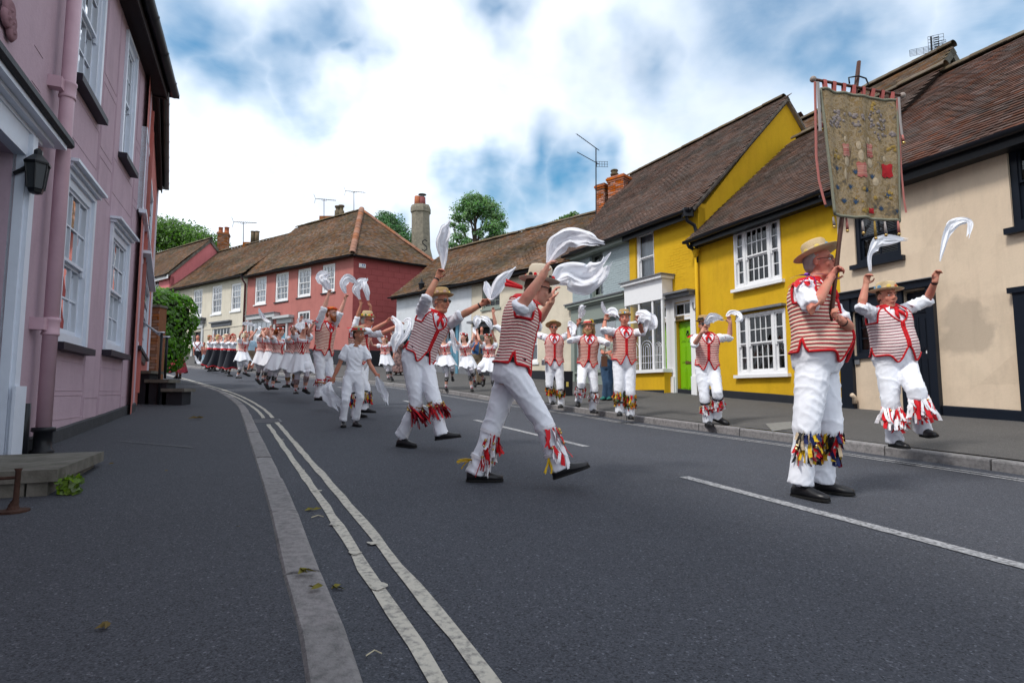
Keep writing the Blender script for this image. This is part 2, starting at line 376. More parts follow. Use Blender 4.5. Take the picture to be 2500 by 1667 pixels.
# repaired blobs of thermoplastic on the inner line
def line_patches():
    mb = MB()
    for px, py, r in ((775, 1200, .05), (815, 1283, .05), (865, 1352, .055), (925, 1435, .06), (908, 1332, .04), (690, 1075, .035), (740, 1150, .03)):
        h = hit(px, py); n = 14; ring = []
        for k in range(n):
            a = 2*math.pi*k/n; rr = r*R.uniform(.45, .9); x = h.x + rr*(math.cos(a)*.85 - math.sin(a)*.35); y = h.y + rr*(math.sin(a)*1.0); ring.append((x, y, road_z(x, y)+.0085))
        mb.add(ring, [tuple(range(n))])
    mb.build('paint_patch', m_line, road_o)
line_patches()
def centre_dashes():
    A = Vector((2.53, 2.92)); B = Vector((.86, 6.8)); d = (A-B).normalized(); n = Vector((d.y, -d.x))
    def seg(pts):
        mb = MB(); last = None
        for p, t in pts:
            q = []
            for k in (-1, 0, 1):
                r = p + t*(k*.05 + R.uniform(-.004,.004)); q.append((r.x, r.y, road_z(r.x, r.y) + .0045))
            b = len(mb.v); mb.v += q
            if last is not None:
                for k in range(2): mb.f.append((last+k, b+k, b+k+1, last+k+1)); mb.m.append(0)
            last = b
        mb.build('painted_dash', m_lineW, road_o)
    def run(a, b): seg([(a.lerp(b, i/24), n) for i in range(25)])
    run(Vector((1.46, 4.95)), Vector((1.46, 4.95)) + d*4.6)
    run(Vector((-.63, 9.95)), Vector((.87, 6.8)))
    run(Vector((-2.6, 13.9)), Vector((-1.35, 11.6))); run(Vector((-5.4, 17.9)), Vector((-3.9, 15.9))); run(Vector((-9.2,21.9)), Vector((-7.4,20.2)))
centre_dashes()
def ground_details():
    def poly(nm, pts, mt, par, zf, dz=.005):
        mb = MB(); ps = [hit(x, y, .12) for x, y in pts]; mb.add([(p.x, p.y, zf(p.x, p.y)+dz) for p in ps], [tuple(range(len(ps)))]); mb.build(nm, mt, par)
    lz = lambda x, y: road_z(x, y) + .112 + .012*min(1, max(0, nearest((x, y), KL)[0]-.14)/1.8)
    ms = mat('pale_seam_mortar', (.14,.14,.145), .9, var=.2, vscale=30); a, b = hit(288,1077,.12), hit(470,1091,.12); n_ = 12
    mb = MB(); rows = []
    for i in range(n_+1):
        p = a.lerp(b, i/n_); w = R.uniform(.004,.011); rows.append([(p.x, p.y-w, lz(p.x, p.y-w)+.004), (p.x, p.y+w, lz(p.x, p.y+w)+.004)])
    mb.loft(rows, closed=False); mb.build('repair_seam', ms, pavL)
    ps = [hit(x, y, .2) for x, y in ((1868,1025),(1930,1024),(1946,1034),(1885,1037))]; mb = MB(); mb.add([(p.x, p.y, pave_z(p.x, p.y)+.004) for p in ps], [(0,1,2,3)]); mb.build('concrete_cover', mat('pale_concrete', (.2,.195,.18), .9, var=.2, vscale=14, bump=.4, bscale=50), pavR)
ground_details()
def gully():
    p = kl[i_gap] + nl[i_gap]*.22; z = road_z(p.x, p.y); d = (kl[i_gap+1]-kl[i_gap]).normalized(); n = nl[i_gap]
    g = empty('drain_grate', (p.x, p.y, z), 'iron drain grate set in the gutter beside the left kerb', 'drain')
    mf = mat('worn_iron', (.10,.10,.11), .5, var=.2, vscale=30, metal=.6)
    def bar(a0, a1, b0, b1, z0, z1, nm):
        mb = MB(); c = []
        for zz in (z0, z1):
            for a, b in ((a0,b0),(a1,b0),(a1,b1),(a0,b1)):
                q = p + d*a + n*b; c.append((q.x, q.y, road_z(q.x, q.y) + zz))
        mb.hexa(c); mb.build(nm, mf, g)
    bar(-.25,.25,-.22,-.19,-.01,.008,'frame'); bar(-.25,.25,.19,.22,-.01,.008,'frame'); bar(-.25,-.22,-.19,.19,-.01,.008,'frame'); bar(.22,.25,-.19,.19,-.01,.008,'frame')
    for k in range(8): bar(-.2+k*.055, -.175+k*.055, -.19, .19, -.01, .006, 'grate_bar')
gully()
# ================================================================== BUILDINGS
class Fac:
    """a facade: plan line from L to R as seen from the street; a = metres along, z = height, d = metres out of the wall"""
    def __init__(s, L, Rr):
        s.L = Vector(L); s.R = Vector(Rr); s.e = (s.R - s.L).normalized(); s.W = (s.R - s.L).length
        o = Vector((s.e.y, -s.e.x)); s.o = o if o.dot(-s.L) > 0 else -o
    def p(s, a, z, d=0.0):
        q = s.L + s.e*a + s.o*d; return Vector((q.x, q.y, z))
    def px(s, x, y, d=0.0):
        r = ray(x, y); L = s.L + s.o*d
        t = L.dot(s.o)/(r.x*s.o.x + r.y*s.o.y); q = Vector((r.x*t, r.y*t)); return (q - L).dot(s.e), ZC + r.z*t
    def box(s, mb, a0, a1, z0, z1, d0, d1, m=0):
        mb.hexa([s.p(a0,z0,d1), s.p(a1,z0,d1), s.p(a1,z0,d0), s.p(a0,z0,d0), s.p(a0,z1,d1), s.p(a1,z1,d1), s.p(a1,z1,d0), s.p(a0,z1,d0)], m)
    def part(s, name, mt, parent, *boxes, **k):
        mb = MB()
        for b in boxes: s.box(mb, *b)
        return mb.build(name, mt, parent, **k)
    def mtx(s, a, z, d=0.0):
        m = Matrix.Identity(4); m.col[0][:3] = (s.e.x, s.e.y, 0); m.col[1][:3] = (-s.o.x, -s.o.y, 0); m.col[2][:3] = (0,0,1); m.translation = s.p(a, z, d)
        m[0][3], m[1][3], m[2][3] = m.translation; return m
    def rect(s, x0, y0, x1, y1, d=0.0):
        a0, z1 = s.px(x0, y0, d); a1, z0 = s.px(x1, y1, d); return min(a0,a1), max(a0,a1), min(z0,z1), max(z0,z1)
def wall(F_, parent, mt, a0, a1, z0, z1, holes=(), reveal=.16, thick=.25, name='wall', res=.6, wob=.0):
    """front face with real openings and reveals, lightly uneven like old plaster"""
    As = sorted(set([a0, a1] + [x for h in holes for x in h[:2]])); Zs = sorted(set([z0, z1] + [x for h in holes for x in h[2:4]]))
    def fill(l):
        o = [l[0]]
        for b in l[1:]:
            n = max(1, round((b-o[-1])/res)); st = o[-1]; o += [st + (b-st)*(k+1)/n for k in range(n)]
        return o
    As = fill(As); Zs = fill(Zs); mb = MB(); idx = {}
    def vtx(i, j):
        if (i, j) not in idx:
            idx[i, j] = len(mb.v); w = 0
            if wob and 0 < i < len(As)-1: w = wob*noise.noise(F_.p(As[i], Zs[j])*.9)
            mb.v.append(tuple(F_.p(As[i], Zs[j], w)))
        return idx[i, j]
    for i in range(len(As)-1):
        for j in range(len(Zs)-1):
            ca, cz = (As[i]+As[i+1])/2, (Zs[j]+Zs[j+1])/2
            if any(h[0] < ca < h[1] and h[2] < cz < h[3] for h in holes): continue
            mb.f.append((vtx(i,j), vtx(i+1,j), vtx(i+1,j+1), vtx(i,j+1))); mb.m.append(0)
    for h in holes:
        b0, b1, y0, y1 = h[:4]
        for q in (((b0,y0),(b0,y1)), ((b0,y1),(b1,y1)), ((b1,y1),(b1,y0)), ((b1,y0),(b0,y0))):
            mb.add([F_.p(*q[0], .012*(wob>0)), F_.p(*q[1], .012*(wob>0)), F_.p(*q[1], -reveal), F_.p(*q[0], -reveal)], [(0,1,2,3)])
    F_.box(mb, a0, a0+.02, z0, z1, -thick, -.03); F_.box(mb, a1-.02, a1, z0, z1, -thick, -.03)
    return mb.build(name, mt, parent)
def shell(F_, parent, mt, a0, a1, z0, z1, depth):
    F_.part('side_wall', mt, parent, (a0, a0+.15, z0, z1, -depth, -.02)); F_.part('side_wall', mt, parent, (a1-.15, a1, z0, z1, -depth, -.02))
    F_.part('back_wall', mt, parent, (a0+.15, a1-.15, z0, z1, -depth, -depth+.15))
def window(F_, parent, h, cols=3, rows=4, inset=.07, fw=.055, frame=None, sill=None, sillm=None, sash=True, single=False, curtain=None, glass=None, bar=.018, curt_hi=1.0, name='window', lights=None, silld=.06, horns=False):
    """sash window: frame > pane, glazing_bar, meeting_rail, sill, curtain. lights = widths of side by side sashes [(frac, cols)]"""
    frame = frame or m_white; glass = glass or m_glass; a0, a1, z0, z1 = h
    mb = MB(); dF = -inset; dB = -inset - .09
    F_.box(mb, a0, a0+fw, z0, z1, dB, dF); F_.box(mb, a1-fw, a1, z0, z1, dB, dF); F_.box(mb, a0+fw, a1-fw, z1-fw, z1, dB, dF); F_.box(mb, a0+fw, a1-fw, z0, z0+fw*1.2, dB, dF)
    lights = lights or [(1.0, cols)]
    ia0, ia1, iz0, iz1 = a0+fw, a1-fw, z0+fw*1.2, z1-fw; tw = ia1-ia0; x = ia0; cells = []
    for k, (fr, c) in enumerate(lights):
        w = tw*fr; cells.append((x, x+w, c)); x += w
        if k < len(lights)-1: F_.box(mb, x-fw*.6, x+fw*.6, iz0, iz1, dB, dF+.002)
    w_o = mb.build(name, frame, parent)
    for (b0, b1, c) in cells:
        if len(lights) > 1: b0 += fw*.6*(b0 > ia0+.01); b1 -= fw*.6*(b1 < ia1-.01)
        zm = (iz0+iz1)/2
        for part_, (y0, y1, dd, rr) in enumerate((((iz0, zm, dF-.055, rows//2), (zm, iz1, dF-.02, rows-rows//2)) if sash else ((iz0, iz1, dF-.03, rows),))):
            st = .035 if sash else .03
            mb = MB(); F_.box(mb, b0, b0+st, y0, y1, dd-.035, dd); F_.box(mb, b1-st, b1, y0, y1, dd-.035, dd); F_.box(mb, b0+st, b1-st, y0, y0+st*(1.6 if part_ == 0 else .9), dd-.035, dd); F_.box(mb, b0+st, b1-st, y1-st*.9, y1, dd-.035, dd)
            if horns and part_ == 1:
                for q in (b0, b1-st): F_.box(mb, q, q+st, y0-.06, y0-.002, dd-.03, dd-.002)
            mb.build('sash', frame, w_o)
            g0, g1, q0, q1 = b0+st, b1-st, y0+st*(1.6 if part_ == 0 else .9), y1-st*.9
            pw, ph = (g1-g0)/c, (q1-q0)/rr
            if not single:
                for i in range(c):
                    for j in range(rr):
                        mb = MB(); tl = R.uniform(-.002, .002)
                        mb.add([F_.p(g0+i*pw, q0+j*ph, dd-.022+tl), F_.p(g0+(i+1)*pw, q0+j*ph, dd-.022-tl), F_.p(g0+(i+1)*pw, q0+(j+1)*ph, dd-.022+tl), F_.p(g0+i*pw, q0+(j+1)*ph, dd-.022-tl)], [(0,1,2,3)]); mb.build('pane', glass, w_o)
            else:
                mb = MB(); mb.add([F_.p(g0, q0, dd-.022), F_.p(g1, q0, dd-.022), F_.p(g1, q1, dd-.022), F_.p(g0, q1, dd-.022)], [(0,1,2,3)]); mb.build('pane', glass, w_o)
            if c > 1 or rr > 1:
                mb = MB()
                for i in range(1, c): F_.box(mb, g0+i*pw-bar/2, g0+i*pw+bar/2, q0, q1, dd-.030, dd-.004)
                for j in range(1, rr): F_.box(mb, g0, g1, q0+j*ph-bar/2, q0+j*ph+bar/2, dd-.029, dd-.006)
                mb.build('glazing_bars', frame, w_o)
    if sill is not None:
        F_.part('sill', sillm or frame, w_o, (a0-.07, a1+.07, z0-sill, z0-.001, -inset-.05, silld))
    mb = MB()                                               # near-black backing box, the unlit room's darkness put into its colour
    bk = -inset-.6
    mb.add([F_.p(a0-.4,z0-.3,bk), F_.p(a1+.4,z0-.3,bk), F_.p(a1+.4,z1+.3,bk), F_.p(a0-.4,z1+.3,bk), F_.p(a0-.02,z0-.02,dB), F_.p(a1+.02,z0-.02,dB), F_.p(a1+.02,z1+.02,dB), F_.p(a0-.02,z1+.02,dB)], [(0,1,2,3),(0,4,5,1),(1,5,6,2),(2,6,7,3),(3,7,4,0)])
    mb.build('interior_shade', m_dark, w_o)
    if curtain:
        for (u0, u1) in curtain:
            mb = MB(); n = 14; rws = []
            c0, c1 = lerp(a0, a1, u0), lerp(a0, a1, u1)
            for zz in (z0, z1 - (z1-z0)*(1-curt_hi)):
                rws.append([F_.p(lerp(c0, c1, i/n), zz, dB-.06 + .02*math.sin(i*1.9)) for i in range(n+1)])
            mb.loft(rws, closed=False); mb.build('curtain', m_curt, w_o, smooth=True)
    return w_o
TILE = {}
def tile_mesh(mt, w=.165, l=.15, t=.013):
    k = mt.name
    if k not in TILE:
        mb = MB(); mb.add([(-w/2+.002,0,.022),(w/2-.002,0,.022),(w/2-.002,l,.001),(-w/2+.002,l,.001),(-w/2+.002,0,.022+t),(w/2-.002,0,.022+t),(w/2-.002,l,t),(-w/2+.002,l,t)], [(4,5,6,7),(0,1,5,4),(1,2,6,5),(3,0,4,7)])
        me = mb.mesh('tile'); me.materials.append(mt); TILE[k] = me
    return TILE[k]
def tiled_slope(parent, mt, mu, E0, E1, R0, R1, limit=0, gauge=.1, w=.165, sag=.035, keep=None, name='roof'):
    """E0,E1 eave ends, R0,R1 ridge ends (left, right as seen); slab with rows of plain tiles laid on it"""
    E0, E1, R0, R1 = map(Vector, (E0, E1, R0, R1))
    ax = (E1-E0).normalized(); nrm = ax.cross(((R0+R1)/2-(E0+E1)/2)).normalized()
    if nrm.z < 0: nrm = -nrm
    up = nrm.cross(ax).normalized()
    if up.z < 0: up = -up
    T = -nrm*(.06+sag)
    mb = MB(); mb.hexa([E0+T, E1+T, R1+T, R0+T, E0-nrm*(.02+sag*.6), E1-nrm*(.02+sag*.6), R1-nrm*(.02+sag*.6), R0-nrm*(.02+sag*.6)]); slab = mb.build(name, mu, parent)
    def uv(p): d = p-E0; return d.dot(ax), d.dot(up)
    e1, r0, r1 = uv(E1), uv(R0), uv(R1); H = max(r0[1], r1[1]); me = tile_mesh(mt); ms = []
    rows = int(H/gauge); off3 = R.uniform(0, 50)
    for j in range(rows):
        b = j*gauge; t = b/H; lo = lerp(0, r0[0], t); hi = lerp(e1[0], r1[0], t)
        x = lo + (w/2 if j % 2 else 0) + .0; first = True
        while x < hi + w*.45:
            p = E0 + ax*x + up*b
            s_ = sag*noise.noise(Vector((x*.45+off3, b*.55, 3.3)))*min(1, 2*(1-t)+.25) + .006*noise.noise(Vector((x*3, b*3+off3, 1)))
            if keep is None or keep(p):
                m = Matrix.Identity(4); a = R.gauss(0, .010); ax2 = (ax*math.cos(a)+up*math.sin(a)); up2 = nrm.cross(ax2).normalized()
                tz = R.gauss(0, .016) - .01; n2 = (nrm + up2*tz).normalized(); up2 = n2.cross(ax2).normalized() if n2.cross(ax2).dot(up) > 0 else -n2.cross(ax2).normalized()
                for i in range(3): m[i][0] = ax2[i]; m[i][1] = up2[i]; m[i][2] = n2[i]; m[i][3] = (p + nrm*s_ - up*.035)[i]
                ms.append(m)
            x += w
    pieces('tile', me, ms, slab, limit, 'tile_rows')
    return slab
def ridge_tiles(parent, mt, A, B, r=.11, L=.33, limit=60):
    A = Vector(A); B = Vector(B); d = B-A; n = max(1, round(d.length/L)); d.normalize(); side = d.cross(Vector((0,0,1))).normalized(); up = side.cross(d).normalized()
    key = mt.name + 'ridge%.2f' % r
    if key not in TILE:
        mb = MB(); rings = []
        for y, rr in ((0, r*1.04), (L*1.06, r*.98)): rings.append([(rr*math.cos(a)*1.05, y, rr*math.sin(a)*.9-.03) for a in [math.pi*k/8 for k in range(9)]])
        mb.loft(rings, closed=False); rings = [[(q[0]*.88, q[1], q[2]-.014) for q in g] for g in rings]; mb.loft(rings, closed=False)
        me = mb.mesh('ridge_tile'); me.materials.append(mt); TILE[key] = me
    for i in range(n):
        m = Matrix.Identity(4); p = A + d*(i*L) + up*R.uniform(-.008, .01)
        for k in range(3): m[k][0] = side[k]; m[k][1] = d[k]; m[k][2] = up[k]; m[k][3] = p[k]
        place('ridge_tile', TILE[key], parent, m)
def gutter(F_, parent, a0, a1, z, d, r=.065, brackets=True, mt=None):
    mb = MB(); n = 9; rings = []
    seg = max(2, int((a1-a0)/.6))
    for i in range(seg+1):
        a = lerp(a0, a1, i/seg); sagz = -.008*math.sin(i*1.7)
        rings.append([F_.p(a, z - r*math.sin(math.pi*k/(n-1)) + sagz, d + r*math.cos(math.pi*k/(n-1))) for k in range(n)])
    mb.loft(rings, closed=False); rings = [[q + Vector((0,0,.006)) for q in g] for g in rings]
    F_.box(mb, a0, a0+.01, z-r*.9, z, d-r, d+r); F_.box(mb, a1-.01, a1, z-r*.9, z, d-r, d+r)
    mb.loft([[F_.p(a, z - (r-.006)*math.sin(math.pi*k/(n-1)), d + (r-.006)*math.cos(math.pi*k/(n-1))) for k in range(n)] for a in (a0, a1)], closed=False)
    g = mb.build('gutter', mt or m_gutter, parent, smooth=True)
    if brackets:
        k = a0 + .4
        while k < a1:
            mb = MB(); nn = 7
            mb.loft([[F_.p(k+q, z-(r+.008)*math.sin(math.pi*i/(nn-1)), d+(r+.008)*math.cos(math.pi*i/(nn-1))) for i in range(nn)] for q in (0, .05)], closed=False); mb.build('bracket', mt or m_gutter, g, smooth=True); k += .9
    return g
BRK = {}
def brickwork(F_, parent, mt, a0, a1, z0, z1, bl=.215, bh=.065, j=.01, d=.004, limit=300, holes=(), dep=.02, name='brick'):
    key = (mt.name, bl, bh)
    if key not in BRK:
        mb = MB(); x, y, z = bl/2, dep, bh/2; c = .003
        mb.add([(-x,0,-z),(x,0,-z),(x,0,z),(-x,0,z),(-x+c,-y,-z+c),(x-c,-y,-z+c),(x-c,-y,z-c),(-x+c,-y,z-c)], [(4,5,6,7),(0,1,5,4),(1,2,6,5),(2,3,7,6),(3,0,4,7)])
        me = mb.mesh(name); me.materials.append(mt); BRK[key] = me
    ms = []; r = 0; z = z0
    while z + bh <= z1 + .001:
        a = a0 + (0 if r % 2 == 0 else -(bl+j)/2)
        while a < a1 - .02:
            c0, c1 = max(a, a0), min(a+bl, a1)
            if c1-c0 > .03 and not any(h[0] < (c0+c1)/2 < h[1] and h[2] < z+bh/2 < h[3] for h in holes):
                m = F_.mtx((c0+c1)/2, z+bh/2, d-dep+R.uniform(-.002,.003)); s = (c1-c0)/bl
                if s < .999: m = m @ Matrix.Diagonal((s,1,1,1))
                m = m @ Matrix.Rotation(R.gauss(0,.006), 4, 'Y'); ms.append(m)
            a += bl + j
        z += bh + j; r += 1
    pieces(name, BRK[key], ms, parent, limit)
def chimney(parent, c, ang, w, dp, z0, z1, mt, mj, pots=(), potm=None, rows=None, limit=160, cap=True):
    """square brick stack: core, bricks on all four faces, corbelled cap, pots"""
    core = None; cs, sn = math.cos(ang), math.sin(ang); ex = Vector((cs, sn)); ey = Vector((-sn, cs)); c = Vector(c)
    mb = MB(); rot = Matrix.Rotation(ang, 3, 'Z'); mb.box((c.x, c.y, (z0+z1)/2), (w-.03, dp-.03, z1-z0), rot); core = mb.build('chimney', mj, parent)
    for f, (wd, nd) in enumerate(((w, -ey), (w, ey), (dp, ex), (dp, -ex))):
        half = (dp if f < 2 else w)/2; al = ex if f < 2 else ey
        P0 = c + nd*half - al*wd/2; P1 = c + nd*half + al*wd/2
        if nd.dot(-c) < 0: continue
        G = Fac(P0, P1); G.o = nd; z = z0
        brickwork(G, core, mt, 0, G.W, z0, z1-.16, limit=limit, d=.004)
    for k, (q, hh) in enumerate(((.03, .08), (.06, .08), (.03, .05))):
        mb = MB(); zz = z1 - .16 + sum((.08,.08,.05)[:k]); mb.box((c.x, c.y, zz+hh/2), (w+2*q, dp+2*q, hh-.004), rot); mb.build('corbel', mt, core)
    for (off, h, r, kind) in pots:
        q = c + ex*off; mb = MB(); zt = z1 + .05
        mb.lathe((q.x, q.y, zt), [(r*1.15,0),(r*1.15,.05),(r,.07),(r*.92,h*.9),(r*1.08,h*.92),(r*1.08,h),(r*.8,h),(r*.75,h*.7)], 14); p_ = mb.build('chimney_pot', potm, core, smooth=True)
    return core
def aerial(name, base, top, yaw, label, kind='yagi', size=1.0):
    mt = m_gutter if kind != 'grid' else m_lead
    base = Vector(base); g = empty(name, base, label, 'aerial'); top = Vector(top)
    mb = MB(); mb.tube([base, top], .022*size, 8); mb.build('mast', mt, g)
    d = Vector((math.cos(yaw), math.sin(yaw), 0)); s = Vector((-d.y, d.x, 0)); up = Vector((0,0,1))
    if kind == 'double':
        d2 = (d*.75 - up*.55).normalized(); c = top
        a = c - d2*.9*size; b = c + d2*.15*size; mb = MB(); mb.tube([a, b], .014*size, 6); bo = mb.build('boom', mt, g)
        for i in range(11):
            mb = MB(); q = a.lerp(b, i/11); L = .17*size; mb.tube([q - s*L*.6 - up.cross(s)*0 + Vector((.6,.2,.5))*-L*.6, q + s*L*.6 + Vector((.6,.2,.5))*L*.6], .007*size, 5); mb.build('element', mt, g)
        c = top - up*.62*size; a = c - (d*.8-up*.5).normalized()*.85*size; mb = MB(); mb.tube([a, c + d*.1], .014*size, 6); mb.build('boom', mt, g)
        for k in range(5):
            mb = MB(); q = c + d*(.1*k+.02)*size; mb.tube([q - up*.1*size, q + up*.1*size], .008*size, 5); mb.build('element', mt, g)
        for zz in (-.1, 0, .1):
            mb = MB(); mb.tube([c + d*.0 + up*zz*size, c + d*.45*size + up*zz*size], .008*size, 5); mb.build('element', mt, g)
        return g
    c = top; a = c - d*.55*size; b = c + d*.75*size
    mb = MB(); mb.tube([a, b], .018*size, 6); mb.build('boom', mt, g)
    for i in range(10):
        q = a.lerp(b, (i+2)/11); mb = MB(); L = .14*size; mb.tube([q - s*L, q + s*L], .009*size, 5); mb.build('element', mt, g)
    mb = MB(); mb.tube([a - d*.12*size + up*.3*size, a, a - d*.05*size - up*.32*size], .012*size, 5); mb.build('reflector', mt, g)
    mb = MB(); mb.tube([c - d*.15*size - up*.02, c - d*.12*size - up*.09*size, c + d*.15*size - up*.09*size, c + d*.2*size], .01*size, 5); mb.build('clamp', mt, g)
    return g

m_tile_old = mat('plain_tile_brown', (.15,.085,.052), .9, var=.2, vscale=1.3, island=.34, bump=.3, bscale=40, col2=(.085,.07,.045), c2scale=.9, c2amt=.7)
m_tile_red = mat('plain_tile_red', (.110,.056,.042), .9, var=.2, vscale=1.1, island=.33, bump=.3, bscale=40, col2=(.075,.05,.04), c2scale=1.6, c2amt=.6)
m_tile_dark = mat('plain_tile_plum', (.112,.068,.053), .9, var=.2, vscale=1.1, island=.25, bump=.3, bscale=40, col2=(.07,.055,.045), c2scale=1.2, c2amt=.6)
m_tile_up = mat('roof_underlay', (.035,.025,.02), .95)
m_ridge = mat('ridge_tile_clay', (.14,.1,.07), .9, var=.25, vscale=5, island=.25, bump=.4, bscale=30, col2=(.1,.09,.05), c2scale=6, c2amt=.6)
m_hip = mat('hip_tile_orange', (.27,.125,.075), .9, var=.2, vscale=6, island=.15, bump=.3, bscale=30)
m_brick = mat('red_brick', (.50,.16,.06), .9, var=.15, vscale=20, island=.35, bump=.5, bscale=80, col2=(.22,.09,.06), c2scale=4, c2amt=.5)
m_brickold = mat('brown_brick', (.26,.115,.06), .9, var=.15, vscale=20, island=.3, bump=.5, bscale=80)
m_mortar = mat('lime_mortar', (.24,.2,.16), .95, var=.1, vscale=20, bump=.4, bscale=60)
m_pot = mat('terracotta_pot', (.36,.12,.06), .8, var=.15, vscale=8)
def plaster(name, c, c2, amt=.35, var=.05, bump=.35, sc=1.1):
    m = mat(name, c, .85, var=var, vscale=2.2, bump=bump, bscale=26, bdist=.012, col2=c2, c2scale=sc, c2amt=amt); t = m.node_tree; b = t.nodes['Principled BSDF']; cur = b.inputs['Base Color'].links[0].from_socket
    tc = t.nodes.new('ShaderNodeTexCoord')
    for sc_, off, lo, p0, p1 in (((2.6,2.6,.35), 3., .90, .50, .70), ((9,9,9), 8., .90, .60, .72), ((1.3,1.3,.9), 5., .92, .48, .62)):      # rain streaks, flaking and old patches
        mp = t.nodes.new('ShaderNodeMapping'); mp.inputs['Scale'].default_value = sc_; mp.inputs['Location'].default_value = (off,off,off); t.links.new(tc.outputs['Object'], mp.inputs[0]); n = t.nodes.new('ShaderNodeTexNoise'); n.inputs['Scale'].default_value = 1.6; n.inputs['Detail'].default_value = 8; n.inputs['Roughness'].default_value = .7; t.links.new(mp.outputs[0], n.inputs['Vector'])
        mr = t.nodes.new('ShaderNodeMapRange'); mr.inputs['From Min'].default_value = p0; mr.inputs['From Max'].default_value = p1; mr.inputs['To Min'].default_value = 1; mr.inputs['To Max'].default_value = lo; t.links.new(n.outputs['Fac'], mr.inputs['Value']); mx = t.nodes.new('ShaderNodeVectorMath'); mx.operation = 'SCALE'; t.links.new(cur, mx.inputs[0]); t.links.new(mr.outputs[0], mx.inputs['Scale']); cur = mx.outputs[0]
    t.links.new(cur, b.inputs['Base Color']); return m
m_pink = plaster('lilac_pink_plaster', (.48,.355,.42), (.455,.335,.395), .5)
m_salmon = plaster('salmon_plaster', (.48,.16,.14), (.45,.15,.13), .5)
m_cream = plaster('cream_plaster', (.69,.56,.42), (.65,.52,.39), .45, bump=.2)
m_yel = plaster('yellow_plaster', (.67,.41,.014), (.62,.365,.016), .4)
m_yelb = plaster('yellow_painted_brick', (.67,.41,.014), (.62,.365,.016), .4, bump=.4)
m_gry = plaster('duck_egg_painted_brick', (.36,.43,.45), (.34,.40,.42), .4, bump=.5)
m_shop = mat('sage_green_paint', (.235,.27,.24), .45, var=.06, vscale=6)
m_whitew = plaster('white_limewash', (.66,.68,.71), (.58,.61,.64), .5, bump=.5)
m_creamw = plaster('ivory_limewash', (.68,.61,.49), (.60,.54,.43), .5, bump=.6)
m_redb = plaster('brick_red_render', (.43,.16,.14), (.40,.148,.13), .4)
m_redside = plaster('brick_red_blockwork', (.33,.078,.075), (.30,.072,.07), .4, bump=.4)
m_ivory = plaster('ivory_render', (.62,.57,.47), (.58,.53,.44), .4)
m_pinkfar = plaster('rose_pink_render', (.60,.19,.2), (.56,.18,.19), .4)
m_stone = mat('york_stone', (.16,.15,.13), .9, var=.2, vscale=7, bump=.6, bscale=40, col2=(.09,.085,.07), c2scale=5, c2amt=.6)

# ------------------------------------------------------------------ yellow pair, grey shop, cream cottage (right side of the street)
FY2 = Fac((4.72,14.2), (6.16,10.63)); FCR = Fac((6.16,10.63), (9.36,3.29)); FY1 = Fac((3.45,16.58), (4.72,14.2)); FG = Fac((2.05,19.2), (3.45,16.58))
FR = Fac((2.05,19.2), (4.72,14.2))
def door_hood(F_, par, mt, a0, a1, z, t=.05, dp=.22, name='door_hood'): return F_.part(name, mt, par, (a0, a1, z, z+t, -.01, dp), (a0+.03, a1-.03, z-.05, z-.001, -.01, dp*.7))
def plinth(F_, par, mt, a0, a1, hgt, d=.03, name='plinth', fn=pave_z):
    mb = MB(); n = max(2, int((a1-a0)/.5)); rings = []
    for i in range(n+1):
        a = lerp(a0, a1, i/n); g = F_.p(a, 0, d); z = fn(g.x, g.y); t = z + hgt + .012*noise.noise(Vector((a*2, 3, hgt)))
        rings.append([F_.p(a, z-.5, d), F_.p(a, t-.015, d), F_.p(a, t, d-.015), F_.p(a, t, -.03), F_.p(a, z-.5, -.03)])
    mb.loft(rings); return mb.build(name, mt, par)
